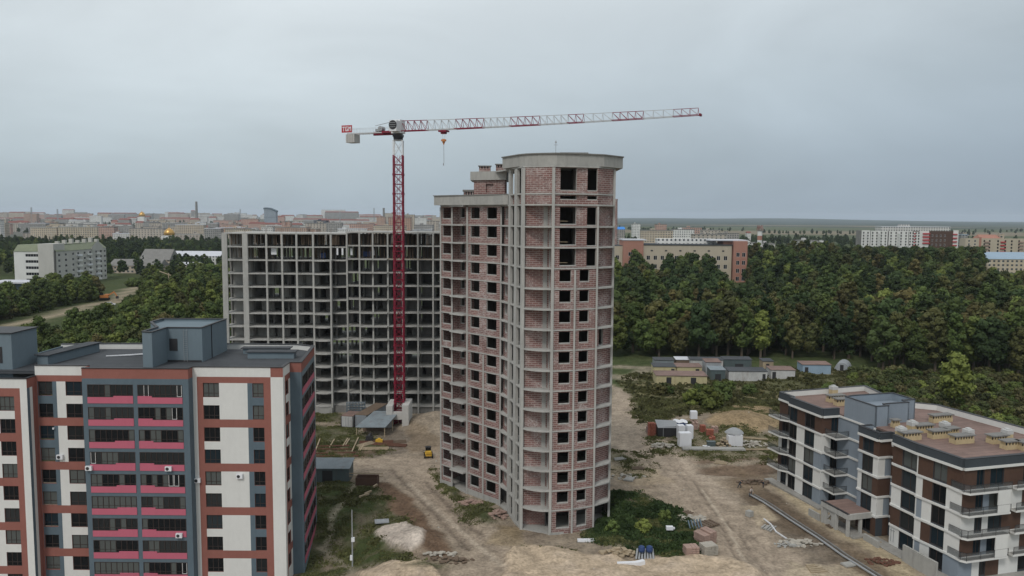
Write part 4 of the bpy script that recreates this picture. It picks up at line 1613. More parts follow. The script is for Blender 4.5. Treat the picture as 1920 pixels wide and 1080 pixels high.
# entrance porch
o = MB().prism([(-4.6, 16.0), (-.1, 16.0), (-.1, 22.0), (-4.6, 22.0)], 3.05, 3.35).build('porch_roof', 'roof_red_felt', blockB)
mb = MB()
for p, q in (((-4.7, 22.1), (-4.7, 15.9)), ((-4.7, 15.9), (-.1, 15.9))):
    mb.slab(p, q, .12, -.2, 2.6, 3.42)
mb.build('beam', 'concrete_pale', o)
MB().slab((-4.7, 22.1), (-4.7, 15.9), .16, -.24, 3.42, 3.5).build('coping', 'trim_dark', o)
mb = MB()
for x, y in ((-4.55, 16.1), (-4.55, 18.7), (-2.4, 16.1), (-4.55, 21.9)):
    mb.box(x - .2, x + .2, y - .2, y + .2, 0, 2.6)
mb.build('porch_column', 'concrete_pale', blockB)
mb = MB(); mb.grid_wall((-4.6, 21.9), (-4.6, 19.0), [1.0, 2.0], [0, .9, 2.1, 2.6], lambda u, v: None if 1.0 < u < 2.0 and .9 < v < 2.1 else 0, .25)
mb.bar((-4.5, 21.0, .9), (-4.5, 19.9, 2.1), .22)
mb.build('porch_wall', 'concrete_pale', blockB)
MB().box(-4.4, -1.9, 15.0, 22.0, -.3, .25).build('porch_floor', 'screed', blockB)
MB().box(-4.9, -4.6, 22.4, 25.0, -.2, 1.1).build('low_wall', 'concrete', blockB)
MB().box(-3.2, -2.8, 11.4, 14.4, -.2, 1.0).build('low_wall', 'concrete', blockB)
MB().prism([(-3.0, 6.8), (-3.0, .8), (-2.7, .8), (-2.7, 6.8)], -.4, 2.4).build('low_wall', 'concrete', blockB)
mb = MB()   # raised pattern on the lowest white panel
for k in (0, .5):
    mb.slab((-.52, 11.95 - k), (-.52, 11.85 - k), .03, 0, .6, 2.5)
    mb.slab((-.52, 12.1 - k), (-.52, 11.7 - k), .03, 0, 2.2, 2.3)
mb.build('panel_relief', 'steel_grey', blockB)
# ================================================================== ground
def spaced(breaks):
    out = [breaks[0][0]]
    for (a, b, s0, s1) in breaks:
        x = a
        while x < b - 1e-6:
            f = (x - a) / (b - a)
            x = min(b, x + s0 + (s1 - s0) * f)
            out.append(x)
    return np.array(out)


right_x = spaced([(75, 400, .6, 14), (400, 16000, 14, 1800)])
left_x = -spaced([(45, 400, .6, 14), (400, 16000, 14, 1800)])[::-1]
mid_x = spaced([(-45, 75, .45, .45)])[1:-1]
GX = np.concatenate([left_x, mid_x, right_x])
GY = np.concatenate([np.array([-6000, -1500, -300, 0, 50, 75.0]), spaced([(88, 150, .34, .5), (150, 260, .5, 1.6), (260, 900, 2.5, 14), (900, 20000, 16, 1400)])])
XX, YY = np.meshgrid(GX, GY)


def vnoise(x, y, seed=0):
    xi, yi = np.floor(x).astype(np.int64), np.floor(y).astype(np.int64)
    xf, yf = x - xi, y - yi
    xf, yf = xf * xf * (3 - 2 * xf), yf * yf * (3 - 2 * yf)
    def h(a, b):
        n = (a * 374761393 + b * 668265263 + seed * 974634777) & 0x7fffffff
        n = ((n ^ (n >> 13)) * 1274126177) & 0x7fffffff
        return ((n ^ (n >> 16)) & 0xffff) / 65535.0
    a, b, c, d = h(xi, yi), h(xi + 1, yi), h(xi, yi + 1), h(xi + 1, yi + 1)
    return (a * (1 - xf) + b * xf) * (1 - yf) + (c * (1 - xf) + d * xf) * yf


def fbm(x, y, s, o=4, seed=0):
    t, a, r = 0, 1, 0
    for i in range(o):
        t = t + vnoise(x * s * 2 ** i, y * s * 2 ** i, seed + i) * a
        r += a
        a *= .5
    return t / r - .5


def poly_mask(pts_px, soft=1.0, jit=1.6, seed=3, zpx=True):
    """signed-distance style mask (1 inside) of an area whose corners are ground points"""
    P = [gp(*q)[:2] if zpx else q for q in pts_px]
    x = XX + fbm(XX, YY, .35, 3, seed) * jit * 2
    y = YY + fbm(XX + 77, YY, .35, 3, seed + 9) * jit * 2
    inside = np.zeros(x.shape, bool)
    dist = np.full(x.shape, 1e9)
    n = len(P)
    for i in range(n):
        (ax, ay), (bx, by) = P[i], P[(i + 1) % n]
        c = ((ay > y) != (by > y)) & (x < (bx - ax) * (y - ay) / (by - ay + 1e-12) + ax)
        inside ^= c
        L2 = (bx - ax) ** 2 + (by - ay) ** 2 + 1e-9
        t = np.clip(((x - ax) * (bx - ax) + (y - ay) * (by - ay)) / L2, 0, 1)
        dist = np.minimum(dist, np.hypot(x - ax - t * (bx - ax), y - ay - t * (by - ay)))
    sd = np.where(inside, dist, -dist)
    return sstep(-soft, soft, sd)


def line_mask(pts_px, width, soft=.4, jit=.5, seed=5, zpx=True):
    P = [gp(*q)[:2] if zpx else q for q in pts_px]
    x = XX + fbm(XX, YY, .4, 3, seed) * jit
    y = YY + fbm(XX + 55, YY, .4, 3, seed + 4) * jit
    dist = np.full(x.shape, 1e9)
    for i in range(len(P) - 1):
        (ax, ay), (bx, by) = P[i], P[i + 1]
        L2 = (bx - ax) ** 2 + (by - ay) ** 2 + 1e-9
        t = np.clip(((x - ax) * (bx - ax) + (y - ay) * (by - ay)) / L2, 0, 1)
        dist = np.minimum(dist, np.hypot(x - ax - t * (bx - ax), y - ay - t * (by - ay)))
    return 1 - sstep(width / 2 - soft, width / 2 + soft, dist)


n_big = fbm(XX, YY, .05, 4, 1)
n_mid = fbm(XX, YY, .3, 4, 2)
n_fin = fbm(XX, YY, 1.3, 3, 3)
DIRT = np.array([.285, .235, .178]); SAND = np.array([.40, .325, .245]); PALE = np.array([.45, .385, .32]); SOIL = np.array([.155, .112, .08])
MUD = np.array([.20, .165, .13]); GRASS = np.array([.052, .068, .026]); WEED = np.array([.105, .105, .052]); DRY = np.array([.20, .16, .095])
C = np.ones(XX.shape + (3,)) * DIRT
def lay(mask, col):
    global C
    C = C * (1 - mask[..., None]) + np.asarray(col) * mask[..., None]
lay(np.clip(n_mid * 2.4 + .2, 0, 1) * .8, MUD); lay(np.clip(n_big * 3.5, 0, 1) * .6, SAND); lay(np.clip(fbm(XX, YY, .12, 4, 71) * 4 - .15, 0, 1) * .55, SOIL)
far_green = sstep(190, 225, YY) + sstep(78, 92, XX) + (1 - sstep(-60, -50, XX)) * sstep(130, 150, YY)
far_green = np.clip(far_green, 0, 1)
lay(far_green, GRASS * 1.1)
lay(far_green * np.clip(n_mid * 3, 0, 1) * .6, WEED)
G = np.zeros(XX.shape)               # where weeds grow
def green(mask, a=1.0, col=GRASS):
    global G
    m = mask * np.clip(.9 + n_mid * 2.0 + n_fin * .8, 0, 1)
    lay(np.clip(m * a, 0, 1), col)
    G = np.maximum(G, m * a)
# grass left of the site track
m1 = poly_mask([(588, 905), (640, 900), (690, 915), (725, 935), (740, 965), (775, 985), (745, 1010), (720, 1030), (770, 1045), (700, 1062), (655, 1075), (588, 1085), (560, 1085), (560, 905)])
green(m1)
green(poly_mask([(575, 800), (650, 800), (715, 822), (735, 850), (680, 858), (575, 862)]), .8)
green(poly_mask([(575, 776), (640, 776), (640, 792), (575, 790)]), .9)
green(poly_mask([(700, 775), (726, 775), (726, 790), (700, 790)]), .9)
# scrub right of the tower foot
m2 = poly_mask([(1140, 925), (1185, 920), (1250, 945), (1290, 975), (1318, 1005), (1325, 1035), (1260, 1045), (1215, 1040), (1150, 1022), (1100, 1012), (1110, 985), (1140, 975)])
green(m2, 1.1)
green(poly_mask([(1000, 1030), (1080, 1035), (1095, 1055), (1040, 1062), (990, 1050)]), .9)
green(poly_mask([(865, 950), (925, 945), (930, 975), (880, 985)]), .9)
green(poly_mask([(812, 875), (830, 900), (865, 930), (905, 955), (870, 950), (820, 915)], .5, .8), .9)
green(poly_mask([(1146, 845), (1215, 850), (1240, 880), (1190, 900), (1146, 885)]), .6, WEED)
green(poly_mask([(700, 1040), (780, 1050), (830, 1062), (800, 1080), (720, 1080)]), .5)
# scrubland behind the tower on the right
ms = poly_mask([(1165, 705), (1500, 690), (1920, 700), (1920, 860), (1480, 860), (1455, 790), (1360, 770), (1260, 782), (1205, 800), (1180, 745)], 1.5, 2.5)
lay(ms, WEED * 1.0); lay(ms * np.clip(n_mid * 3.0 + .1, 0, 1) * .8, DRY * 1.15); G = np.maximum(G, ms * .9)
md = poly_mask([(1320, 790), (1350, 765), (1400, 758), (1450, 768), (1462, 800), (1400, 806), (1345, 803)], .8, 1.5)
lay(md, [.27, .20, .12])
green(poly_mask([(1210, 800), (1330, 800), (1460, 815), (1460, 870), (1330, 862), (1225, 850)]), .55, WEED)
lay(poly_mask([(1290, 862), (1460, 855), (1462, 885), (1400, 895), (1290, 885)], 1, 2), SOIL * 1.15)
lay(line_mask([(1300, 872), (1390, 868), (1460, 862)], 1.6, .7, 2), [.30, .25, .19])
lay(line_mask([(1300, 884), (1390, 882), (1450, 876)], 1.2, .5, 2), SOIL)
# brown bank left of the track
lay(poly_mask([(690, 905), (730, 905), (770, 935), (800, 970), (835, 1010), (850, 1040), (815, 1050), (790, 1010), (770, 985), (740, 965), (722, 935)], .7, 1.2), [.150, .100, .068])
lay(poly_mask([(655, 862), (815, 845), (825, 800), (730, 800), (700, 850)], 1.2, 1.6), MUD * .9)
lay(poly_mask([(590, 850), (590, 838), (650, 845), (760, 842), (700, 850), (680, 858)], .6, 1), SOIL)
# wet trench beside the low block
mt = line_mask([(1390, 905), (1440, 940), (1500, 985), (1570, 1030), (1660, 1085)], 5.5, 1.6, 2)
lay(mt * .75, [.17, .125, .082])
lay(line_mask([(1470, 915), (1560, 985), (1660, 1040), (1700, 1080)], 3.4, 1.2, 2) * .8, [.42, .345, .23])
# site tracks: pale, compacted
road = np.maximum.reduce([
    poly_mask([(575, 862), (690, 858), (790, 860), (830, 800), (826, 905), (870, 960), (960, 1010), (1100, 1050), (1120, 1090), (830, 1090), (860, 1040), (800, 965), (745, 905), (690, 895), (590, 892)], .8, 1.0),
    poly_mask([(1146, 722), (1168, 728), (1200, 775), (1290, 862), (1380, 945), (1470, 1020), (1580, 1090), (1380, 1090), (1320, 985), (1240, 915), (1146, 830)], .9, 1.2)])
lay(road * .92, [.35, .285, .22])
trk = np.maximum.reduce([
    line_mask([(735, 880), (790, 935), (850, 1000), (880, 1030)], .9, .35, .6), line_mask([(800, 905), (850, 955), (905, 1005)], .8, .35, .6),
    line_mask([(1300, 900), (1350, 980), (1400, 1080)], .35, .2, .2), line_mask([(1345, 960), (1400, 1020), (1440, 1085)], .3, .2, .3)])
trk2 = np.maximum.reduce([line_mask([(a_, 800), (a_ + 60, 880), (a_ + 150, 970), (a_ + 250, 1060)], .5, .25, .8, 80 + k_) for k_, a_ in enumerate((1165, 1182, 1205, 1221))] + [line_mask([(600, 872 + q_), (690, 874 + q_), (790, 905 + q_ * 2), (900, 1010 + q_ * 2), (1000, 1060 + q_ * 2)], .5, .25, .9, 90 + q_) for q_ in (0, 4, 12)])
lay(trk2 * .6 * road * np.clip(.6 + n_mid * 3, 0, 1), [.20, .16, .125])
for pl_, cl_, a_ in (([(1385, 925), (1440, 918), (1500, 965), (1560, 1010), (1530, 1030), (1440, 985)], [.13, .098, .07], .8), ([(1400, 950), (1440, 948), (1460, 975), (1420, 990)], [.46, .38, .27], .7), ([(1470, 1000), (1560, 1010), (1610, 1060), (1520, 1060)], [.17, .14, .11], .7), ([(1480, 1050), (1600, 1070), (1640, 1090), (1470, 1090)], [.42, .35, .25], .6),
                     ([(1150, 870), (1230, 880), (1260, 905), (1180, 915), (1146, 900)], [.40, .32, .22], .5), ([(940, 985), (975, 990), (985, 1030), (900, 1020)], [.25, .19, .11], .6), ([(760, 790), (825, 790), (826, 850), (770, 850)], [.22, .165, .11], .6), ([(1380, 880), (1450, 890), (1440, 915), (1380, 908)], [.19, .14, .095], .8)):
    lay(poly_mask(pl_, .8, 1.8, 7) * a_, cl_)
lay(trk * .8 * road, [.17, .135, .105])
lay(line_mask([(765, 905), (830, 965), (880, 1010), (940, 1060)], .8, .3, .5) * .6, [.46, .39, .31])
lay(line_mask([(1315, 915), (1365, 990), (1415, 1085)], .3, .2, .2) * .7, [.50, .43, .34])
lay(line_mask([(1200, 770), (1270, 850), (1370, 940)], 3.0, 1.2, 1) * .35, [.47, .39, .31])
# footpath through the grass
pth = np.maximum(line_mask([(672, 900), (650, 935), (620, 965), (622, 1000), (605, 1028)], .9, .5, 1.6), line_mask([(598, 1028), (625, 1045), (665, 1072)], .9, .3, .7))
lay(pth * .8, [.30, .265, .20]); G = G * (1 - pth)
# sand and crushed stone heaps
lay(poly_mask([(704, 1000), (722, 988), (760, 980), (795, 995), (797, 1015), (770, 1035), (735, 1025), (715, 1015)], .35, .8), [.50, .435, .375]); 
hp = poly_mask([(704, 1000), (722, 988), (760, 980), (795, 995), (797, 1015), (770, 1035), (735, 1025), (715, 1015)], .35, .8)
G = G * (1 - hp)
ht = np.maximum(poly_mask([(660, 1082), (720, 1062), (800, 1052), (830, 1090), (700, 1100)], .4, .9), poly_mask([(955, 1032), (1010, 1026), (1100, 1040), (1180, 1052), (1280, 1045), (1380, 1042), (1420, 1070), (1420, 1110), (940, 1110)], .7, 1.6))
lay(ht * .95, [.48, .38, .275]); G = G * (1 - ht)
lay(ht * np.clip(n_mid * 3, 0, 1) * .6, [.40, .33, .27])
for q in ((800, 1062, 2.6), (720, 1040, 1.4)):
    x0, y0, _ = gp(q[0], q[1]); dmp = np.exp(-(((XX - x0) / q[2]) ** 2 + ((YY - y0) / 1.2) ** 2)); lay(dmp * .8, GRASS)
# hillside track on the far left
farroad = line_mask([(-40, 622), (40, 606), (120, 586), (170, 572), (215, 566), (240, 548), (262, 538)], 9, 2.5, 3)
lay(farroad, [.30, .25, .18])
lay(line_mask([(1146, 705), (1180, 712), (1215, 690), (1160, 688)], 5, 1.5, 1) * .8, [.28, .24, .18])
# distance: town ground on the left, farmland on the right
AZM = np.arctan2(XX, np.maximum(YY, 1))
R_ = np.hypot(XX, YY)
town = sstep(1050, 1250, YY) * (1 - sstep(.02, .1, AZM))
lay(town, [.14, .14, .12])
lay(town * np.clip(fbm(XX, YY, .012, 3, 31) * 4, 0, 1), [.06, .075, .05])
fields = sstep(1500, 1800, YY) * sstep(.02, .1, AZM)
bandn = np.floor((YY * .0011 + XX * .00025 + 3 * fbm(XX, YY, .0004, 2, 8)) * 2.2)
hsh = (np.sin(bandn * 12.9898) * 43758.5453) % 1.0
fc = np.where(hsh[..., None] < .3, np.array([.19, .16, .11]), np.where(hsh[..., None] < .65, np.array([.085, .10, .05]), np.where(hsh[..., None] < .8, np.array([.14, .13, .09]), np.array([.04, .055, .035]))))
fc = fc * (1 - sstep(5000, 8000, YY))[..., None] + np.array([.035, .055, .045]) * sstep(5000, 8000, YY)[..., None]
C = C * (1 - fields[..., None]) + fc * fields[..., None]
nr = 1 - sstep(300, 600, YY)
C = C * (1 + (n_fin * .35 + n_mid * .3)[..., None] * nr[..., None])
C = np.clip(C, .01, .8)
ZZ = gz(XX, YY) + (n_mid * .35 + n_fin * .12) * nr * (1 - .8 * road) - .20 * trk - .12 * trk2 * road + .25 * G * nr
ZZ = ZZ + sstep(7000, 14000, YY) * (1 - sstep(15000, 19000, YY)) * (24 + 80 * fbm(XX, YY, .00022, 3, 17)) + sstep(9000, 16000, YY) * 0
ZZ = ZZ + ht * (.15 + 2.2 * np.abs(fbm(XX, YY, .16, 3, 41))) + hp * .5


def sheet(name, sel, kind='structure', label=None):
    ny, nx = XX.shape
    idx = np.arange(ny * nx).reshape(ny, nx)
    q = np.stack([idx[:-1, :-1], idx[:-1, 1:], idx[1:, 1:], idx[1:, :-1]], -1)[sel]
    used, inv = np.unique(q.ravel(), return_inverse=True)
    co = np.stack([XX.ravel()[used], YY.ravel()[used], ZZ.ravel()[used]], 1)
    me = bpy.data.meshes.new(name)
    me.vertices.add(len(used)); me.vertices.foreach_set('co', co.ravel().astype(np.float32))
    me.loops.add(q.size); me.loops.foreach_set('vertex_index', inv.ravel().astype(np.int32))
    me.polygons.add(len(q)); me.polygons.foreach_set('loop_start', np.arange(0, q.size, 4, dtype=np.int32))
    me.update(calc_edges=True)
    ca = me.color_attributes.new('soil', 'FLOAT_COLOR', 'POINT')
    ca.data.foreach_set('color', np.concatenate([C.reshape(-1, 3)[used], np.ones((len(used), 1))], 1).ravel().astype(np.float32))
    me.materials.append(MATS['earth'])
    me.polygons.foreach_set('use_smooth', [True] * len(me.polygons))
    o = bpy.data.objects.new(name, me); COL.objects.link(o)
    tag(o, label=label, kind=kind)
    return o


m, nt, b = newmat('earth')
at = nt.nodes.new('ShaderNodeVertexColor'); at.layer_name = 'soil'
a1 = pos_noise(nt, 2.2, 5); a2 = pos_noise(nt, .5, 5)
f = M_(nt, 'ADD', 1.0, M_(nt, 'ADD', M_(nt, 'MULTIPLY', M_(nt, 'SUBTRACT', a1, .5), 1.3), M_(nt, 'MULTIPLY', M_(nt, 'SUBTRACT', a2, .5), 1.2)))
cc = nt.nodes.new('ShaderNodeCombineXYZ')
for k in range(3): nt.links.new(f, cc.inputs[k])
nt.links.new(MX(nt, 1.0, at.outputs[0], cc.outputs[0], 'MULTIPLY'), b.inputs['Base Color'])
b.inputs['Roughness'].default_value = .95; b.inputs['Specular IOR Level'].default_value = .1
bp = nt.nodes.new('ShaderNodeBump'); bp.inputs['Strength'].default_value = 1.0; bp.inputs['Distance'].default_value = .25
nt.links.new(a1, bp.inputs['Height']); nt.links.new(bp.outputs[0], b.inputs['Normal'])
MATS['earth'] = m

cen = lambda a: (a[:-1, :-1] + a[1:, 1:]) / 2
rsel = (cen(road) > .5) & (cen(ht) < .5)
frs = (cen(farroad) > .5)
sheet('ground', ~(rsel | frs))
sheet('dirt_road', rsel)
sheet('hillside_road', frs)

# ---- weeds: short tufts over the green areas
def tufts(name, n, hmin, hmax, wid, mat, field, seed, per=5):
    r = np.random.default_rng(seed)
    ny, nx = XX.shape
    area = np.outer(np.diff(GY), np.diff(GX))
    wgt = (cen(field) * area)
    wgt[(cen(YY) > 330) | (cen(XX) > 140) | (cen(XX) < -60)] = 0
    p = (wgt / wgt.sum()).ravel()
    ci = r.choice(p.size, n, p=p)
    iy, ix = np.unravel_index(ci, wgt.shape)
    fx, fy = r.random(n), r.random(n)
    x = GX[ix] + fx * (GX[ix + 1] - GX[ix]); y = GY[iy] + fy * (GY[iy + 1] - GY[iy])
    z = ZZ[iy, ix] * (1 - fx) * (1 - fy) + ZZ[iy, ix + 1] * fx * (1 - fy) + ZZ[iy + 1, ix] * (1 - fx) * fy + ZZ[iy + 1, ix + 1] * fx * fy
    clump = np.clip(.5 + fbm(x, y, .5, 3, seed) * 2.4, .15, 1.3)
    hs = (hmin + (hmax - hmin) * r.random(n)) * clump
    vs, k = [], 0
    V = np.empty((n * per, 4, 3))
    for j in range(per):
        a = r.random(n) * 2 * np.pi
        le = r.normal(0, .35, (n, 2)) * hs[:, None]
        w = wid * (.5 + r.random(n)) * clump
        bx = x + r.normal(0, .25, n); by = y + r.normal(0, .25, n)
        dx, dy = np.cos(a) * w / 2, np.sin(a) * w / 2
        hh = hs * (.5 + .7 * r.random(n))
        V[j::per, 0] = np.stack([bx - dx, by - dy, z - .05], 1)
        V[j::per, 1] = np.stack([bx + dx, by + dy, z - .05], 1)
        V[j::per, 2] = np.stack([bx + dx * .7 + le[:, 0], by + dy * .7 + le[:, 1], z + hh], 1)
        V[j::per, 3] = np.stack([bx - dx * .9 + le[:, 0], by - dy * .9 + le[:, 1], z + hh * .85], 1)
    N_ = len(V)
    me = bpy.data.meshes.new(name)
    me.vertices.add(N_ * 4); me.vertices.foreach_set('co', V.reshape(-1).astype(np.float32))
    me.loops.add(N_ * 4); me.loops.foreach_set('vertex_index', np.arange(N_ * 4, dtype=np.int32))
    me.polygons.add(N_); me.polygons.foreach_set('loop_start', np.arange(0, N_ * 4, 4, dtype=np.int32))
    me.update(calc_edges=True)
    me.materials.append(MATS[mat])
    o = bpy.data.objects.new(name, me); COL.objects.link(o)
    return o
site = (YY < 205) & (XX < 75)
tag(tufts('grass', 42000, .10, .34, .34, 'leaf_weed', G * site, 51), 'short weedy grass over the bare earth of the building site', 'grass', kind='stuff')
tag(tufts('weeds', 7000, .25, .8, .42, 'leaf_dark', np.clip(m2 * 1.3, 0, 1) * G, 52, 7), 'tall rank green weeds in the dark patch right of the brick tower foot', 'weeds', kind='stuff')
tag(tufts('scrub', 9000, .3, 1.1, .7, 'leaf_weed', ms * (1 - md) * (YY > 165), 53, 7), 'knee high scrub on the waste ground in front of the garages', 'scrub', kind='stuff')


def gh(x, y):
    """ground height including the modelled sheet"""
    i = int(np.clip(np.searchsorted(GX, x) - 1, 0, len(GX) - 2)); j = int(np.clip(np.searchsorted(GY, y) - 1, 0, len(GY) - 2))
    fx = (x - GX[i]) / (GX[i + 1] - GX[i]); fy = (y - GY[j]) / (GY[j + 1] - GY[j])
    return float(ZZ[j, i] * (1 - fx) * (1 - fy) + ZZ[j, i + 1] * fx * (1 - fy) + ZZ[j + 1, i] * (1 - fx) * fy + ZZ[j + 1, i + 1] * fx * fy)


def at(px, py):
    x, y, _ = gp(px, py)
    return Vector((x, y, gh(x, y)))
# ================================================================== things on the building site
def rot2(x, y, a):
    return x * math.cos(a) - y * math.sin(a), x * math.sin(a) + y * math.cos(a)


def shed(label, px, py, w, d, h, wall, roof, rz=0.0, name='storage_hut', cat='hut', door=(.35, .6), win=None, group=None, slope=.25, pos=None):
    p = Vector(pos) if pos else at(px, py)
    t = thing(name, label, cat, p, rz, group)
    MB().box(-w / 2, w / 2, 0, d, -.4, h).build('wall', wall, t, local=True)
    mb = MB()
    e = .2
    vs = [(-w / 2 - e, -e, h + .02), (w / 2 + e, -e, h + .02), (w / 2 + e, d + e, h + slope), (-w / 2 - e, d + e, h + slope)]
    vs += [(x, y, z + .12) for x, y, z in vs]
    mb.mesh(vs, [(3, 2, 1, 0), (4, 5, 6, 7), (0, 1, 5, 4), (1, 2, 6, 5), (2, 3, 7, 6), (3, 0, 4, 7)])
    mb.build('roof', roof, t, local=True)
    mb = MB(); mb.box(-w / 2 + w * door[0], -w / 2 + w * door[1], -.05, 0, 0, min(2.1, h * .85)); 
    mb.build('door', 'trim_dark', t, local=True)
    if win is not None:
        MB().box(-w / 2 + w * win, -w / 2 + w * win + .9, -.06, 0, h * .45, h * .8).build('window', 'frame_dark', t, local=True)
    return t


def container(label, pos, rz, w=2.45, d=6.0, h=2.6, m='container', roofm='roof_red_felt'):
    t = thing('shipping_container', label, 'container', pos, rz)
    mb = MB(); mb.box(-w / 2, w / 2, 0, d, .12, h)
    mb.build('body', m, t, local=True)
    MB().box(-w / 2 - .03, w / 2 + .03, -.03, d + .03, h, h + .1).build('roof', roofm, t, local=True)
    for s in (-1, 1):
        mb = MB(); mb.box(min(s * .03, s * (w / 2 - .1)), max(s * .03, s * (w / 2 - .1)), -.06, 0, .25, h - .15)
        dr = mb.build('door', m, t, local=True)
        mb = MB()
        for q in (.25, .7):
            mb.bar((s * q * w / 2, -.1, .3), (s * q * w / 2, -.1, h - .2), .05)
        mb.build('locking_bar', 'steel_grey', dr, local=True)
    mb = MB()
    for x in (-w / 2, w / 2):
        for y in (0, d):
            mb.box(x - .09, x + .09, y - .09, y + .09, 0, h + .02)
    mb.build('corner_post', 'trim_dark', t, local=True)
    return t


container('long grey container with a brown dusty roof beside the blue canopy', at(677, 803), math.radians(-14), 2.9, 11.5, 3.0, 'container', 'timber_dark')
container('small white cabin with a rusty pink roof left of the long grey container', at(651, 803), math.radians(-10), 2.7, 4.6, 2.5, 'sheet_white', 'roof_red_felt')
shed('low white hut with a dark roof at the foot of the concrete frame', 638, 772, 1.6, 1.6, 1.4, 'sheet_white', 'trim_dark', .0, name='site_hut', cat='hut')
shed('slate blue metal shed with a pale blue sheet roof beside the pink balconies', 616, 905, 7.2, 4.5, 2.3, 'sheet_teal', 'sheet_blue', .02, slope=.5)
t = thing('metal_canopy', 'open canopy with a wide sloping blue-grey sheet roof in front of the crane base', 'canopy', at(703, 817), 0)
mb = MB(); vs = [(-4.0, -1.0, 2.1), (2.4, -1.0, 2.1), (4.2, 8.5, 3.3), (-1.6, 8.5, 3.3)]
vs += [(x, y, z + .1) for x, y, z in vs]
mb.mesh(vs, [(3, 2, 1, 0), (4, 5, 6, 7), (0, 1, 5, 4), (1, 2, 6, 5), (2, 3, 7, 6), (3, 0, 4, 7)]); mb.build('roof', 'sheet_blue', t, local=True)
for x, y, h in ((-3.8, -.8, 2.1), (2.2, -.8, 2.1), (3.9, 8.2, 3.2), (-1.4, 8.2, 3.2), (3.2, 3.8, 2.6)):
    MB().box(x - .08, x + .08, y - .08, y + .08, -.2, h).build('post', 'timber', t, local=True)
mb = MB(); mb.box(-3.2, 1.6, 3.5, 3.7, 0, 1.4); mb.build('rear_board', 'timber_dark', t, local=True)
t = thing('formwork_rack', 'dark blue steel formwork rack standing behind the grey container', 'rack', at(668, 783), .1)
for j in range(3):
    mb = MB()
    for i in range(7): mb.bar((-2.2 + i * .7, j * .5, 0), (-2.2 + i * .7, j * .5, 3.6), .12)
    for i in range(6): mb.bar((-2.2, j * .5, .3 + i * .62), (2.0, j * .5, .3 + i * .62), .12)
    mb.build('panel', 'slate_paint' if j != 1 else 'steel_grey', t, local=True)
t = thing('steel_skip', 'small dark open skip beside the timber fence left of the earth bank', 'skip', at(687, 912), 0)
mb = MB()
mb.grid_wall((-1.9, 0), (1.9, 0), [], [0, 1.4], lambda u, v: 0, .1); mb.grid_wall((1.9, 0), (1.9, 2), [], [0, 1.4], lambda u, v: 0, .1); mb.grid_wall((1.9, 2), (-1.9, 2), [], [0, 1.4], lambda u, v: 0, .1); mb.grid_wall((-1.9, 2), (-1.9, 0), [], [0, 1.4], lambda u, v: 0, .1)
mb.build('body', 'wood_panel', t, local=True)
MB().bar((-3.6, 2.2, 1.5), (2.6, 2.2, 1.5), .14).build('rail', 'timber', t, local=True)
MB().bar((-3.6, 2.2, 1.0), (2.6, 2.2, 1.0), .12).build('rail', 'timber', t, local=True)


def loose(name, label, cat, mat, bars, pos, rz=0, group=None, **kw):
    p = Vector(pos)
    mb = MB()
    for b in bars:
        if len(b) == 3:
            mb.bar(*b)
        else:
            mb.box(*b)
    o = mb.build(name, mat, None, loc=p, local=True, label=label, cat=cat, group=group)
    o.rotation_euler.z = rz
    return o


# timber formwork lying in rows on the grass behind the track
k = 0
for px, py, px2, py2 in ((592, 848, 600, 827), (618, 842, 627, 826), (648, 838, 655, 826), (660, 850, 672, 824), (643, 840, 652, 825), (676, 846, 682, 838)):
    a, b_ = at(px, py), at(px2, py2)
    loose('timber_beam', f'{("leftmost", "second", "third", "longest", "short upper", "rightmost")[k]} pale timber beam lying across the grass', 'beam', 'timber', [((0, 0, .2), tuple(Vector((b_.x - a.x, b_.y - a.y, b_.z - a.z + .2))), .22)], a, 0, 'timber beams lying on the grass'); k += 1
for py, wd_ in ((841, 'farthest'), (846, 'second farthest'), (853, 'second nearest'), (858, 'nearest')):
    a, b_ = at(588, py), at(655 + (py - 841), py - 2)
    loose('steel_bar_bundle', f'{wd_} of four rusty steel bar bundles lying lengthwise in the grass', 'steel bars', 'rebar', [((0, 0, .15 + i * .05), tuple(Vector((b_.x - a.x, (b_.y - a.y) + i * .2 - .3, b_.z - a.z + .15))), .09) for i in range(4)], a, 0, 'rusty bar bundles in the grass')
for i, (px, py, L, c) in enumerate(((705, 833, 7, 'rebar'), (725, 838, 8, 'rebar'), (700, 845, 6, 'timber'), (740, 832, 5, 'timber_dark'), (690, 838, 4, 'timber'))):
    loose('board_stack', ('rusty steel stack', 'long rusty steel stack', 'pale board stack', 'dark board stack', 'short pale board stack')[i] + ' lying in front of the blue canopy', 'boards', c, [(-L / 2, L / 2, j * .35, j * .35 + .22, .02, .18 + .05 * j) for j in range(4)], at(px, py), (.1, -.15, .05, .3, .9)[i])
loose('yellow_drum', 'yellow machine drum standing among boards in front of the canopy', 'drum', 'yellow', [(-.7, .7, -.4, .4, .0, .8), (-.3, .3, -.3, .3, .8, 1.05)], at(711, 832))
mb = MB(); mb.box(-.7, .7, -.5, .5, .3, 1.1); mb.cone((-.5, -.6, .35), (-.5, .6, .35), .35, .35, 12); mb.cone((.4, -.6, .35), (.4, .6, .35), .35, .35, 12); mb.cone((0, 0, 1.1), (.3, 0, 1.7), .45, .25, 10)
mb.build('concrete_mixer', 'trim_dark', None, loc=at(693, 829), local=True, label='dark mixer machine with two wheels under the front edge of the blue canopy', cat='mixer')

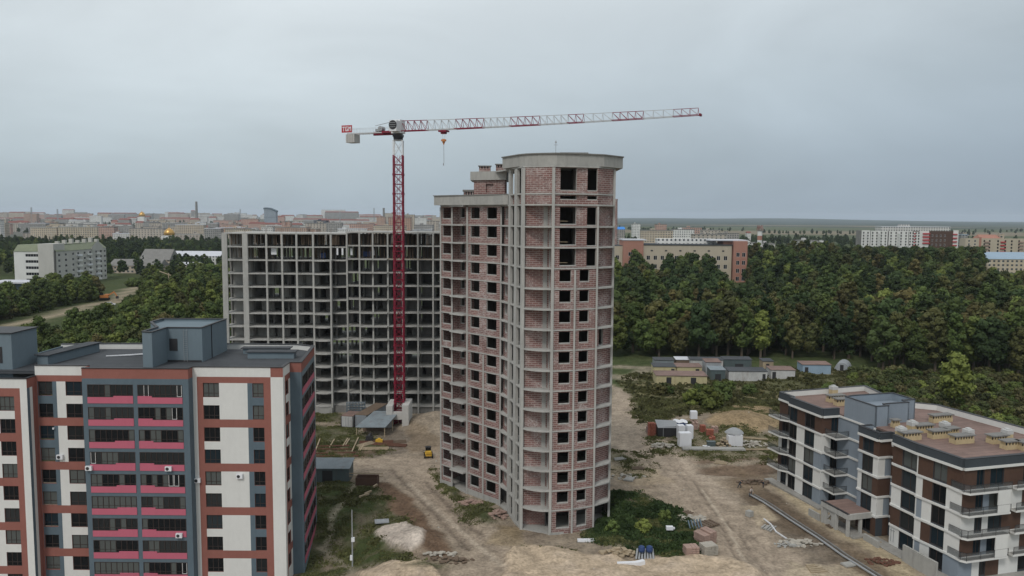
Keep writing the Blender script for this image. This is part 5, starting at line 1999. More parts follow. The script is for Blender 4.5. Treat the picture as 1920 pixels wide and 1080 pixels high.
# small front loader on the track
t = thing('wheel_loader', 'small black and yellow wheel loader on the dirt track left of the brick tower', 'loader', at(803, 857), math.radians(190))
t.scale = (.85,) * 3
mb = MB(); mb.box(-.75, .75, -.9, 1.3, .55, 1.15); mb.box(-.6, .6, .2, 1.5, 1.15, 1.6); mb.build('chassis', 'yellow', t, local=True)
mb = MB(); mb.box(-.62, .62, -.7, .3, 1.15, 2.3); mb.build('cab', 'glass', t, local=True)
MB().box(-.68, .68, -.78, .38, 2.3, 2.4).build('cab_roof', 'trim_dark', t, local=True)
for x in (-.85, .85):
    for y in (-.75, .95):
        o = MB().cone((x - .16, y, .5), (x + .16, y, .5), .5, .5, 16).build('wheel', 'rubber', t, local=True)
        MB().cone((x - .18, y, .5), (x + .18, y, .5), .22, .22, 10).build('rim', 'yellow', o, local=True)
mb = MB(); mb.bar((-.45, -.6, 1.0), (-.45, -1.9, .6), .14); mb.bar((.45, -.6, 1.0), (.45, -1.9, .6), .14); mb.build('lift_arm', 'trim_dark', t, local=True)
mb = MB(); mb.prism([(-.95, -2.5), (.95, -2.5), (.95, -1.85), (-.95, -1.85)], .15, .3); mb.box(-.95, .95, -1.9, -1.8, .3, .85); mb.build('bucket', 'steel_grey', t, local=True)


# ---- pallets, bricks, blocks
def pallet(label, pos, rz, w, d, h, m, n=5, wrap=False, group=None, cat='pallet', tilt=0):
    t = thing('brick_pallet' if not wrap else 'wrapped_pallet', label, cat, pos, rz, group)
    mb = MB()
    for i in range(3): mb.box(-w / 2, w / 2, -d / 2 + i * (d - .12) / 2, -d / 2 + i * (d - .12) / 2 + .12, 0, .12)
    for i in range(5): mb.box(-w / 2 + i * (w - .1) / 4, -w / 2 + i * (w - .1) / 4 + .1, -d / 2, d / 2, .12, .15)
    mb.build('pallet', 'timber', t, local=True)
    mb = MB()
    if wrap:
        e = .05
        mb.box(-w / 2 + e, w / 2 - e, -d / 2, d / 2, .16, h - .08); mb.box(-w / 2 + .12, w / 2 - .12, -d / 2 + .1, d / 2 - .1, h - .08, h)
        mb.box(-.03, .03, -d / 2 - .02, d / 2 + .02, .2, h + .02)
        mb.build('wrapped_load', m, t, local=True)
    else:
        r = random.Random(int(abs(pos[0]) * 100) + n)
        for i in range(n):
            z0 = .16 + (h - .16) * i / n; z1 = .16 + (h - .16) * (i + 1) / n - .06
            q = 4
            for j in range(q):
                if i == n - 1 and r.random() < .25: continue
                ox, oy = r.uniform(-.05, .05), r.uniform(-.04, .04)
                mb.box(-w / 2 + j * w / q + ox, -w / 2 + (j + 1) * w / q - .03 + ox, -d / 2 + oy, d / 2 + oy, z0, z1)
        mb.build('brick_load', m, t, local=True)
    return t


paint('red_block', (.31, .105, .07), .85, .3)
paint('pink_block', (.35, .245, .205), .85, .3)
for (px, py, w, d, h, m, n, lab, rz, wrapd) in (
    (1221, 818, 1.3, 1.2, 3.0, 'red_block', 8, 'tall red brick pallet left of the grey tarpaulin crate, nearest the track', .1, 0),
    (1233, 815, 1.2, 1.2, 2.8, 'red_block', 8, 'tall red brick pallet touching the grey tarpaulin crate', .1, 0),
    (1217, 812, 1.0, 1.2, 1.8, 'brick_dark', 6, 'low dull red brick pallet at the left end of the materials yard', .2, 0),
    (1300, 798, 1.9, 1.3, 1.3, 'pink_block', 4, 'pallet of pale pink blocks behind the white wrapped pallet', 0, 0),
    (1317, 812, 1.1, 1.1, 1.7, 'red_block', 5, 'bright orange red brick pallet in the middle of the yard', .1, 0),
    (1331, 818, 1.5, 1.2, 1.5, 'red_block', 5, 'wide red brick pallet under a white sheet right of the orange one', -.1, 0),
    (1340, 813, 1.2, 1.2, 1.5, 'pink_block', 5, 'pinkish block pallet beside the heap of rubble sacks', .2, 0),
    (1335, 826, 1.2, 1.0, .8, 'red_block', 3, 'short red brick pallet in front, by the green tub', 0, 0),
    (1283, 838, 2.6, 1.5, 3.0, 'plastic_white', 1, 'large white wrapped block pallet at the front of the yard', .12, 1),
    (1276, 824, 1.5, 1.5, 3.0, 'plastic_white', 1, 'left of the two white wrapped pallets in the second row', .12, 1),
    (1292, 824, 1.4, 1.5, 3.0, 'plastic_white', 1, 'right of the two white wrapped pallets in the second row', .12, 1),
    (1301, 806, 1.7, 1.4, 1.7, 'pink_block', 3, 'pink and grey block pallet below the white capped one', 0, 0),
    (1370, 838, 1.5, 1.4, 2.4, 'plastic_white', 1, 'white wrapped pallet under a grey sheet, left one at the right end', .1, 1),
    (1383, 838, 1.7, 1.4, 2.5, 'plastic_white', 1, 'white wrapped pallet under a grey sheet, right one at the right end', .1, 1)):
    pallet(lab, at(px, py), rz, w, d, h, m, n, bool(wrapd))
p = at(1300, 797); pallet('white capped block stack standing on the pink block pallet', (p.x, p.y, p.z + 1.31), 0, 1.6, 1.2, 1.9, 'plastic_white', 1, True)
t = thing('tarpaulin_crate', 'big dark crate under a grey tarpaulin between red bricks and white wrapped blocks', 'crate', at(1250, 818), .1)
MB().box(-2.1, 2.1, -.9, .9, 0, 2.2).build('body', 'trim_dark', t, local=True)
mb = MB(); vs = [(-2.3, -1.1, 2.05), (2.3, -1.1, 1.95), (2.3, 1.4, 2.9), (-2.3, 1.4, 3.2)]; vs += [(x, y, z + .08) for x, y, z in vs]
mb.mesh(vs, [(3, 2, 1, 0), (4, 5, 6, 7), (0, 1, 5, 4), (1, 2, 6, 5), (2, 3, 7, 6), (3, 0, 4, 7)]); mb.build('tarpaulin', 'steel_grey', t, local=True)
MB().box(-1.1, -1.0, -.95, -.9, 0, 2).build('strap', 'steel_grey', t, local=True)
t = thing('tarpaulin_crate', 'crate with a navy side and a crumpled pale grey sheet behind the white wrapped pallets', 'crate', at(1275, 808), 0)
MB().box(-1.4, 1.4, -.7, .7, 0, 2.0).build('body', 'blue_tarp', t, local=True)
mb = MB()
for i in range(6):
    for j in range(3):
        a = lambda p_, q_: (-1.5 + p_ * .5, -.8 + q_ * .55, 2.05 + .14 * math.sin(p_ * 2.1 + q_ * 1.7) + .35 * (q_ / 3))
        mb.face([a(i, j), a(i + 1, j), a(i + 1, j + 1), a(i, j + 1)])
mb.build('sheet', 'plastic_white', t, local=True)
t = thing('cover_sheet', 'domed grey sheet laid over the two wrapped pallets at the right end of the yard', 'sheet', at(1377, 836) + Vector((0, .4, 2.5)), .1)
mb = MB(); mb.lathe([(2.0, 0), (1.8, .25), (1.2, .7), (.5, 1.0), (.05, 1.05)], 0, 0, 9); mb.build('cloth', 'steel_grey', t, local=True)


def sacks(label, pos, n, spread, size, m, group=None, cat='heap', name='rubble_heap', flat=.6, seed=1):
    """heap of irregular lumps built as one heaped pile"""
    r = random.Random(seed)
    mb = MB()
    for i in range(n):
        a, q = r.uniform(0, 2 * math.pi), r.random() ** .7
        x, y = math.cos(a) * q * spread[0], math.sin(a) * q * spread[1]
        z = (1 - q) * spread[2] * r.uniform(.5, 1)
        s = size * r.uniform(.5, 1.2)
        pts = []
        rz = r.uniform(0, 3)
        for (u, v, w_) in ((-1, -1, -1), (1, -1, -1), (1, 1, -1), (-1, 1, -1), (-1, -1, 1), (1, -1, 1), (1, 1, 1), (-1, 1, 1)):
            u, v = rot2(u * r.uniform(.6, 1) * s, v * r.uniform(.5, 1) * s * .7, rz)
            pts.append((x + u, y + v, z + s * flat * .4 + w_ * s * flat * .4 * r.uniform(.7, 1.1)))
        mb.mesh(pts, [(0, 3, 2, 1), (4, 5, 6, 7), (0, 1, 5, 4), (1, 2, 6, 5), (2, 3, 7, 6), (3, 0, 4, 7)])
    return mb.build(name, m, None, loc=pos, local=True, label=label, cat=cat, group=group)


sacks('heap of dusty sacks and rubble in front of the grey tarpaulin crate', at(1243, 838), 34, (2.6, 1.6, .9), .55, 'stone', seed=2)
sacks('heap of pale filled sacks left of the end wrapped pallets', at(1357, 838), 46, (1.6, 1.2, 2.0), .45, 'timber', seed=3)
sacks('low scatter of broken stone right of the end wrapped pallets', at(1410, 835), 60, (3.6, 2.6, .5), .4, 'stone', seed=4)
sacks('white rags and scraps around the green tub', at(1322, 840), 12, (1.6, 1.0, .3), .35, 'plastic_white', seed=5)
sacks('brown rubble heap beside the grass patch at the lower left', at(845, 1052), 40, (3.2, 1.0, .4), .4, 'timber_dark', seed=6)
sacks('dark rubble and torn boards at the edge of the stone heap', at(745, 1062) + Vector((6.0, 2.0, 0)), 30, (2.6, .9, .3), .35, 'stone', seed=16)
sacks('broken stone edging along the weeds right of the tower', at(1295, 975), 46, (2.6, 1.6, .4), .42, 'stone', seed=7)
sacks('pale lump of dried mortar at the near edge of the weeds', at(1160, 1040), 30, (2.6, 1.0, 1.0), .55, 'timber', seed=8)
sacks('rubble in the bare patch left of the trench', at(1415, 905), 46, (3.4, 1.2, .4), .35, 'timber_dark', seed=9)
sacks('dark spoil and stones beside the flat slab', at(1500, 1020), 40, (3.0, 1.4, .35), .4, 'stone', seed=10)
sacks('concrete crumbs by the small grey slab near the pipe', at(1470, 1022), 22, (2.0, 1.0, .25), .35, 'concrete', seed=11)
sacks('rubble on the cleared ground right of the tower', at(1175, 895), 34, (3.4, 1.6, .35), .4, 'stone', seed=12)
sacks('brick rubble at the foot of the wing', at(885, 945), 40, (2.2, 1.2, .7), .45, 'pink_block', seed=13)
sacks('brick rubble heap with a grey slab beside the tower corner', at(935, 968), 36, (1.2, 1.6, 1.2), .5, 'pink_block', seed=14)
sacks('reddish earth and timber offcuts near the low block corner', at(1655, 1055), 40, (2.6, 1.2, .5), .35, 'rebar', seed=15)
for i, (px, py, a, L, lab) in enumerate(((1300, 846, .0, 14, 'long grey concrete piles lying in front of the white wrapped pallets'), (1395, 846, .05, 9, 'thin pale pole lying right of the long concrete piles'), (1250, 792, .5, 9, 'pale fallen pole on the scrub above the red bricks'), (1385, 797, -.25, 8, 'pale planks lying at the foot of the earth mound'))):
    loose('concrete_pile' if i == 0 else 'pole', lab, 'piles' if i == 0 else 'pole', 'concrete' if i == 0 else 'timber', [((-L / 2 * .3 + 0, j * .45, .25), (L * .75, j * .45 - .2, .25), .34 if i == 0 else .18) for j in range(4 if i == 0 else 1 + i % 2)], at(px, py), a)
loose('green_tub', 'green tub with a white rim in the middle of the yard', 'tub', 'sheet_teal', [(-.8, .8, -.5, .5, .0, .9), (-.9, .9, -.6, .6, .9, 1.0)], at(1333, 837))
# front stacks beside the weeds
pallet('pink brick pallet with tilted rows, behind the pale banded one', at(1322, 1020), .5, 2.4, 2.2, 1.9, 'pink_block', 7)
pallet('pale banded brick pallet nearest the track at the weeds corner', at(1328, 1040), .3, 2.1, 1.7, 1.6, 'stone', 6)
pallet('pinkish brick pallet with a cement topped crate, left of the banded pallets', at(1295, 1042), .15, 1.9, 1.5, 1.3, 'pink_block', 4)
loose('board_stack', 'dark boards and grey pallets stacked on the track edge above the pink bricks', 'boards', 'timber_dark', [(-1.8 + i * .45, -1.5 + i * .45, -1.1, 1.1, .1, .28 + .05 * (i % 3)) for i in range(8)], at(1325, 985), .5)
loose('board_stack', 'navy boards leaning on the stone edging', 'boards', 'slate_paint', [((-1.5 + i * .5, -.9, .2), (-.8 + i * .5, 1.0, .7), .2) for i in range(5)], at(1305, 988), .3)
t = thing('blue_sacks', 'pair of blue topped sacks on a grey pile at the front edge of the weeds', 'sacks', at(1210, 1045), 0)
for x in (-.55, .55):
    mb = MB(); mb.lathe([(.42, .9), (.5, 1.2), (.42, 1.6), (.15, 1.75)], x, 0, 10); mb.build('sack', 'blue_tarp', t, local=True)
mb = MB()
for i in range(7): mb.bar((-1.4 + i * .4, -.8, .1), (-1.0 + i * .35, .7, .95), .24)
mb.build('grey_pile', 'steel_grey', t, local=True)
loose('plastic_sheet', 'pale blue plastic sheet crumpled in front of the blue topped sacks', 'sheet', 'plastic_white', [((-2.4, -.2, .1), (.2, -.4, .3), .5), ((-.2, -.4, .15), (1.3, .1, .3), .6)], at(1190, 1060))
loose('plastic_bag', 'white bag lying in the middle of the weeds', 'bag', 'plastic_white', [(-.5, .5, -.3, .3, .5, 1.0), ((-.2, 0, .6), (.8, .1, .7), .25)], at(1255, 1003))
loose('plastic_sheet', 'pale sheet at the foot of the tower corner', 'sheet', 'plastic_white', [(-1.2, 1.3, -.4, .4, .05, .3)], at(1098, 1015))
for i, (px, py, w, d, lab) in enumerate(((1490, 1022, 1.9, 1.5, 'flat grey slab lying among stones near the pipe'), (1590, 1060, 1.6, 1.2, 'small grey slab beside the pipe at the bottom'), (1405, 968, .9, .9, 'grey square box standing on the sand by the track'), (935, 965, 1.3, 1.3, 'grey slab leaning on rubble at the tower corner'), (1180, 900, 2.0, 1.6, 'grey form board lying on the cleared ground right of the tower'))):
    loose('concrete_slab', lab, 'slab', 'concrete', [(-w / 2, w / 2, -d / 2, d / 2, .05, .25 if i != 2 else .9), (-w / 2 + .1, w / 2 - .1, -d / 2 + .1, d / 2 - .1, .25 if i != 2 else .9, .3 if i != 2 else .95)], at(px, py), .3 * i)
# loose stones strewn over the site, more than anyone would count
def strewn(name, label, n, field, mat, seed, smin, smax):
    r = np.random.default_rng(seed)
    area = np.outer(np.diff(GY), np.diff(GX)); wgt = np.clip(cen(field), 0, 9) * area
    wgt[(cen(YY) > 200) | (cen(XX) > 60) | (cen(XX) < -40)] = 0
    ci = r.choice(wgt.size, n, p=(wgt / wgt.sum()).ravel()); iy, ix = np.unravel_index(ci, wgt.shape)
    mb = MB()
    for a, b_ in zip(iy, ix):
        x = GX[b_] + r.random() * (GX[b_ + 1] - GX[b_]); y = GY[a] + r.random() * (GY[a + 1] - GY[a]); z = ZZ[a, b_]
        s = smin + (smax - smin) * r.random() ** 3
        q = r.random() * 3; pts = []
        for k in range(5):
            t_ = q + k * 1.257; w_ = s * (.6 + .5 * r.random()); pts.append((x + math.cos(t_) * w_, y + math.sin(t_) * w_ * .8, z))
        tp = (x + s * .2 * (r.random() - .5), y, z + s * (.5 + .5 * r.random()))
        mb.mesh(pts + [tp], [(k, (k + 1) % 5, 5) for k in range(5)])
    mb.build(name, mat, None, loc=(0, 0, 0), local=True, label=label, cat='stones', kind='stuff')
edge = np.clip(1 - np.abs(road - .5) * 2, 0, 1) + .06 * (YY < 190) * (1 - G) + .8 * np.clip(n_big - .1, 0, 1)
strewn('loose_stones', 'pale loose stones and clods strewn over the dirt tracks of the site', 2600, edge, 'stone', 61, .06, .34)
strewn('brick_scraps', 'scraps of broken red brick strewn over the dirt of the site', 700, edge, 'pink_block', 62, .08, .3)
strewn('timber_scraps', 'dark scraps of timber and earth clods strewn over the site', 900, edge + .1 * G, 'timber_dark', 63, .08, .4)
# pipe and kerb line running along the low block
P = [at(*q) for q in ((1405, 930), (1432, 945), (1480, 978), (1530, 1010), (1580, 1045), (1650, 1090))]
o0 = P[0].copy()
mb = MB()
for a, b_ in zip(P[:-1], P[1:]):
    mb.cone(a - o0 + Vector((0, 0, .3)), b_ - o0 + Vector((0, 0, .3)), .15, .15, 8)
mb.build('drain_pipe', 'steel_grey', None, loc=o0, local=True, label='long grey drain pipe laid along the trench beside the low block', cat='pipe', smooth=False)
mb = MB()
for a, b_ in zip(P[:-1], P[1:]):
    q = Vector((.9, .35, .12)); mb.bar(a - o0 + q, b_ - o0 + q, .22)
mb.build('kerb_stones', 'concrete_dark', None, loc=o0, local=True, label='line of kerb stones beside the long drain pipe', cat='kerb')
P = [at(*q) for q in ((1432, 975), (1445, 985), (1455, 998), (1475, 1012))]
o0 = P[0].copy(); mb = MB()
for a, b_ in zip(P[:-1], P[1:]): mb.bar(a - o0 + Vector((0, 0, .15)), b_ - o0 + Vector((0, 0, .15)), .18)
mb.build('hose', 'plastic_white', None, loc=o0, local=True, label='pale curved hose on the mud left of the pipe', cat='hose')
for lab_, px_, py_, a_, n_, c_ in (('short dark board pile at the track edge above the stone edging', 1283, 962, .6, 4, 'timber_dark'), ('pale board pile in the bare ground below the concrete piles', 1352, 868, -.3, 5, 'timber'),
                      ('grey board pile beside the mud left of the trench', 1440, 990, .9, 5, 'concrete'), ('dark board pile below the terrace of the low block', 1560, 985, .5, 4, 'timber_dark'),
                      ('timber pile at the near right below the drain pipe', 1530, 1068, .2, 6, 'timber'), ('thin board pile on the bare patch right of the tower', 1195, 880, .1, 4, 'timber_dark'), ('pale board pile at the left edge of the upper track', 1160, 862, .4, 3, 'concrete')):
    loose('board_pile', lab_, 'boards', c_, [(-1.3 + .1 * j_, 1.2 - .15 * j_, -.9 + j_ * .36, -.9 + j_ * .36 + .24, .02, .16 + .07 * (j_ % 3)) for j_ in range(n_)], at(px_, py_), a_)
# utility post
t = thing('utility_post', 'thin grey post with two white boxes in the grass at the lower left', 'post', at(661, 1063), 0)
MB().cone((0, 0, -.3), (0, 0, 8.2), .12, .07, 8).build('pole', 'steel_grey', t, local=True)
MB().box(-.1, .35, -.2, .1, 3.6, 4.2).build('meter_box', 'plastic_white', t, local=True)
MB().box(-.3, .05, -.25, .05, .9, 1.6).build('meter_box', 'plastic_white', t, local=True)
loose('stone_slab', 'grey corrugated sheet lying on the grass above the pale stone heap', 'sheet', 'sheet_grey', [(-1.1, 1.1, -.8, .8, .3, .42)], at(716, 982), .2)
for i, (px, py) in enumerate(((683, 935), (690, 930), (703, 918))):
    loose('plank', ('lower', 'upper', 'shortest')[i] + ' pale plank on the grass below the dark skip', 'plank', 'timber', [((-.9 + .3 * i, -.3, .35), (.9 - .2 * i, .5, .4), .3)], at(px, py), .4)

# ---- garages and huts behind the scrub
G1 = (
    ('yellow garage with a flat brown roof, front row left', 1254, 723, 7.0, 6.0, 2.5, 'sheet_yellow', 'roof_red_felt', (.4, .6)),
    ('yellow garage with a flat brown roof, front row right of the first', 1300, 723, 7.6, 6.0, 2.5, 'sheet_yellow', 'roof_red_felt', (.4, .6)),
    ('cream garage with a small dark window, second row left', 1246, 706, 6.5, 5, 2.6, 'sheet_yellow', 'roof_felt', (.8, .95)),
    ('cream garage with a dark door, second row beside the first', 1292, 706, 7.5, 5, 2.6, 'sheet_yellow', 'roof_red_felt', (.75, .9)),
    ('teal metal garage at the end of the yellow row', 1346, 716, 4.2, 5, 3.2, 'sheet_teal', 'sheet_blue', (.3, .7)),
    ('rusty topped tall hut behind the teal garage', 1337, 706, 4.4, 5, 4.0, 'sheet_grey', 'roof_red_felt', (.3, .6)),
    ('long pale corrugated garage in the middle of the row', 1402, 716, 11.0, 5, 2.8, 'sheet_white', 'roof_felt', (.88, .96)),
    ('grey garage with a low reddish roof right of the long pale one', 1468, 712, 7.0, 5, 2.6, 'sheet_white', 'roof_red_felt', (.05, .2)),
    ('grey blue hut with a dark window, back row left', 1245, 694, 6.0, 4, 3.0, 'sheet_blue', 'roof_felt', (.5, .72)),
    ('brown hut with a pale frame, back row second', 1282, 693, 4.8, 4, 3.0, 'timber_dark', 'pale_roof', (.3, .7)),
    ('wide pale hut with a dark flat roof, back row third', 1325, 696, 10.0, 4, 3.4, 'sheet_white', 'roof_felt', (.22, .3)),
    ('teal hut with a rusty window, back row behind the long garage', 1383, 695, 8.5, 4, 3.4, 'sheet_teal', 'roof_felt', (.4, .7)),
    ('small slatted hut between the teal hut and the grey garage', 1440, 696, 3.2, 4, 2.8, 'timber', 'roof_felt', (.3, .6)),
    ('bright blue metal garage with pale stripes, right of the row', 1531, 703, 8.5, 5, 2.8, 'blue_roof', 'roof_red_felt', (.08, .2)),
)
for lab, px, py, w, d, h, wm, rm, dr in G1:
    shed(lab, px, py, w, d, h, wm, rm, -.02, name='garage', cat='garage', door=dr, group='garages and huts behind the scrub')
t = thing('tank_shed', 'rounded silver grey hut like a half barrel at the right end of the garages', 'hut', at(1578, 697), -.5)
mb = MB()
n = 10
for i in range(n):
    a, b_ = math.pi * i / n, math.pi * (i + 1) / n
    mb.face([(2.2 * math.cos(a), 0, 2.6 * math.sin(a)), (2.2 * math.cos(a), 7, 2.6 * math.sin(a)), (2.2 * math.cos(b_), 7, 2.6 * math.sin(b_)), (2.2 * math.cos(b_), 0, 2.6 * math.sin(b_))])
mb.face([(2.2 * math.cos(math.pi * i / n), 0, 2.6 * math.sin(math.pi * i / n)) for i in range(n, -1, -1)])
mb.build('shell', 'sheet_grey', t, local=True)
MB().box(-.5, .5, -.05, 0, 0, 1.9).build('door', 'trim_dark', t, local=True)


# ---- people
def person(label, pos, rz, joints, edges, radii, top='cloth_pale', low='cloth_dark', hair='trim_dark', hands=None):
    t = thing('person', label, 'person', pos, rz)
    me = bpy.data.meshes.new('body')
    me.from_pydata(joints, edges, [])
    o = bpy.data.objects.new('body', me)
    COL.objects.link(o); o.parent = t
    for k in (low, top, 'skin'):
        me.materials.append(MATS[k])
    s = o.modifiers.new('skin', 'SKIN'); s.use_smooth_shade = True
    lay_ = me.skin_vertices[0].data
    for i, r in enumerate(radii):
        lay_[i].radius = (r, r)
    lay_[0].use_root = True
    ss = o.modifiers.new('sub', 'SUBSURF'); ss.levels = 1; ss.render_levels = 1
    dg = bpy.context.evaluated_depsgraph_get(); dg.update()
    nm = bpy.data.meshes.new_from_object(o.evaluated_get(dg))
    o.modifiers.clear(); o.data = nm; nm.name = 'body'
    nm.materials.clear()
    for k in (low, top, 'skin'):
        nm.materials.append(MATS[k])
    zc_ = [v.co for v in nm.vertices]
    hip, neck = joints[0], joints[2]
    J = [Vector(j) for j in joints]
    regions = [0, 1, 1, 2, 2, 1, 1, 1, 2, 2, 1, 1, 2, 2, 0, 0, 0, 0, 0, 0, 0, 0]
    for p in nm.polygons:
        c = p.center
        i = min(range(len(J)), key=lambda q: (J[q] - c).length)
        p.material_index = regions[i] if i < len(regions) else 0
    hd = J[4]
    mb = MB(); mb.lathe([(.105, -.02), (.115, .05), (.10, .11), (.05, .15), (.01, .16)], 0, 0, 10)
    h = mb.build('hair', hair, t, local=True); h.location = hd
    return t


def standing(lean=0.0, stride=.15):
    J = [(0, 0, .95), (0, -lean * .3, 1.2), (0, -lean * .6, 1.45), (0, -lean * .75, 1.56), (0, -lean * .85, 1.68),
         (.17, -lean * .55, 1.42), (.27, -lean * .5 - .03, 1.15), (.27, -lean * .5 - .16, .95), (.26, -lean * .5 - .22, .88), (.255, -lean * .5 - .26, .82),
         (-.17, -lean * .55, 1.42), (-.28, -lean * .5, 1.14), (-.27, -lean * .5 - .12, .92), (-.265, -lean * .5 - .15, .84),
         (.10, 0, .88), (.12, -stride, .50), (.13, -stride * .6, .08), (.13, -stride * .6 - .16, .04),
         (-.10, 0, .88), (-.12, stride * .4, .48), (-.12, stride, .08), (-.12, stride - .16, .04)]
    E_ = [(0, 1), (1, 2), (2, 3), (3, 4), (2, 5), (5, 6), (6, 7), (7, 8), (8, 9), (2, 10), (10, 11), (11, 12), (12, 13), (0, 14), (14, 15), (15, 16), (16, 17), (0, 18), (18, 19), (19, 20), (20, 21)]
    R = [.15, .14, .16, .065, .11, .075, .05, .04, .035, .02, .075, .05, .04, .03, .10, .07, .05, .045, .10, .07, .05, .045]
    return J, E_, R


J, E_, R = standing(.28)
person('person in a pale top and dark trousers leaning forward beside the trench', at(1407, 932), .5, J, E_, R)
J, E_, R = standing(.55, .35)
J = [(x, y, z * .74 if z > .6 else z * .74) for x, y, z in J]
person('person in dark clothes bending down at the corner of the low block terrace', at(1431, 914), -.8, J, E_, R, top='cloth_dark')
J, E_, R = standing(.5, .3)
J = [(x, y, z * .8) for x, y, z in J]
person('person in grey clothes crouching in the mud left of the leaning one', at(1386, 915), 1.2, J, E_, R, top='cloth_dark')
# ================================================================== buildings in the middle distance
gridwallmat('far_cream', (.50, .42, .31)); gridwallmat('far_pink', (.50, .29, .22)); gridwallmat('far_grey', (.27, .265, .25)); gridwallmat('far_white', (.66, .66, .64), fu=3.0, wu=.42)
gridwallmat('far_beige', (.42, .37, .31), fu=5.5, wu=.35); gridwallmat('far_orange', (.44, .27, .19)); gridwallmat('far_brown', (.20, .15, .13), win=(.5, .49, .47), fu=4.2, wu=.28)
gridwallmat('far_dark', (.03, .045, .075), win=(.16, .20, .26), fu=1.6, fv=3.0, wu=.4, wv=.25)
gridwallmat('far_glass', (.12, .17, .22), win=(.30, .36, .42), fu=4, fv=40, wu=.4, wv=.9)
paint('panel_grey', (.45, .44, .41), .9, .12)
paint('hospital_brick', (.36, .185, .14), .9, .12)
paint('hospital_cream', (.44, .385, .30), .9, .12)


def gabled(mb, x0, x1, y0, y1, z0, z1, mi, hip=0.0, over=.4):
    """ridge roof along x"""
    ym = (y0 + y1) / 2
    a = [(x0 - over, y0 - over, z0), (x1 + over, y0 - over, z0), (x1 + over, y1 + over, z0), (x0 - over, y1 + over, z0), (x0 + hip, ym, z1), (x1 - hip, ym, z1)]
    mb.mesh(a, [(0, 1, 5, 4), (2, 3, 4, 5), (1, 2, 5), (3, 0, 4), (3, 2, 1, 0)], mi)


def local_wall(t, p0, p1, z0, z1, cols, rows, ww, wh, mat, fl=3.0, sill=.9, frame='frame_white', th=.3, inset=.12, pane='glass', skip=0.0, mul=(.5,)):
    """wall with a regular set of real windows, local coordinates"""
    L = math.hypot(p1[0] - p0[0], p1[1] - p0[1])
    us, vs = [], [z0, z1]
    for c in cols: us += [c - ww / 2, c + ww / 2]
    hs = []
    for r in rows: vs += [r, r + wh]; hs.append(r)
    def fn(u, v):
        for c in cols:
            if abs(u - c) < ww / 2:
                for r in rows:
                    if r < v < r + wh: return None
        return 0
    MB().grid_wall(p0, p1, us, vs, fn, th).build('wall', mat, t, local=True)
    dx, dy = (p1[0] - p0[0]) / L, (p1[1] - p0[1]) / L
    rz = math.atan2(dy, dx)
    for c in cols:
        for r in rows:
            if rr.random() < skip: continue
            def fr(mb):
                e = .12
                mb.box(0, e, -.05, .05, 0, wh); mb.box(ww - e, ww, -.05, .05, 0, wh); mb.box(e, ww - e, -.05, .05, 0, e); mb.box(e, ww - e, -.05, .05, wh - e, wh)
                for m_ in mul: mb.box(ww * m_ - .06, ww * m_ + .06, -.045, .045, e, wh - e)
            def pn(mb): mb.box(.05, ww - .05, .0, .03, .05, wh - .05)
            u = c - ww / 2
            o = place('window', raw_mesh(('window', ww, wh, frame, mul), fr, [frame]), t, (p0[0] + dx * u - dy * inset, p0[1] + dy * u + dx * inset, r), rz)
            place('pane', raw_mesh(('pane', ww, wh, pane, 1), pn, [pane]), o, (0, 0, 0))


# pale panel apartments on the left hillside
q0 = at(104, 548); 
aptx, apty = -318, 515
t = thing('panel_apartment_block', 'pale grey panel apartment block with a moss green mansard roof on the left among trees', 'building', (aptx, apty, float(gz(aptx, apty))), 0)
X = lambda px: ony(px, 500, apty)[0] - aptx
zr = lambda py, Y=apty: ony(110, py, Y)[1] - t.location.z
e0, e1, e2, e3 = X(27), X(74), X(103), X(112)
roofz = zr(472)
local_wall(t, (e0, 0), (e1, 0), 0, roofz, [(e1 - e0) * .72], [roofz - 3.4 - 4.0 * k for k in range(6)], 8.6, 1.9, 'white_wall', frame='frame_white', mul=(.2, .4, .6, .8))
local_wall(t, (e1, -1.0), (e2, -1.0), 0, roofz + 5.0, [], [], 1, 1, 'panel_grey')
MB().prism([(e1, -.98), (e2, -.98), (e2, 12), (e1, 12)], roofz, roofz + 5.0).build('end_wall', 'panel_grey', t, local=True)
far = (X(112) + 22, 62)
d = (e2 + 1.0, 0.0); far = (ony(200, 500, apty + 70)[0] - aptx, 70)
LL = math.hypot(far[0] - d[0], far[1] - d[1])
local_wall(t, d, far, 0, roofz, [4, 12.5, 22, 29, 38, 46, 55, 62, 68], [roofz - 3.2 - 3.6 * k for k in range(7)], 2.6, 1.7, 'panel_grey', frame='frame_white')
MB().prism([(e0, 12), (e0, .3), (e2, .3), (d[0] - .9, .3), (far[0] - .9, far[1]), (far[0] - 14, far[1] + 6)], 0, roofz - .1).build('core', 'panel_grey', t, local=True)
mb = MB()   # sloping mansard
def strip(p, q, z0, z1, inn):
    dx, dy = q[0] - p[0], q[1] - p[1]; L = math.hypot(dx, dy); nx, ny = -dy / L * inn, dx / L * inn
    mb.face([(p[0] + dy / L * .4, p[1] - dx / L * .4, z0), (q[0] + dy / L * .4, q[1] - dx / L * .4, z0), (q[0] + nx, q[1] + ny, z1), (p[0] + nx, p[1] + ny, z1)])
strip((e0, 0), (e1, 0), roofz, roofz + 4.2, 4.5); strip(d, far, roofz, roofz + 4.2, 4.5)
mb.face([(e0, 4.5, roofz + 4.2), (e2, 4.5, roofz + 4.2), (d[0] - 4, 4.5, roofz + 4.2), (far[0] - 4.4, far[1], roofz + 4.2), (far[0] - 13, far[1], roofz + 4.2), (e0, 12, roofz + 4.2)])
mb.face([(e0 - .4, 0, roofz), (e0, 4.5, roofz + 4.2), (e0, 12, roofz + 4.2), (e0 - .4, 12, roofz)])
mb.build('roof', 'green_roof', t, local=True)
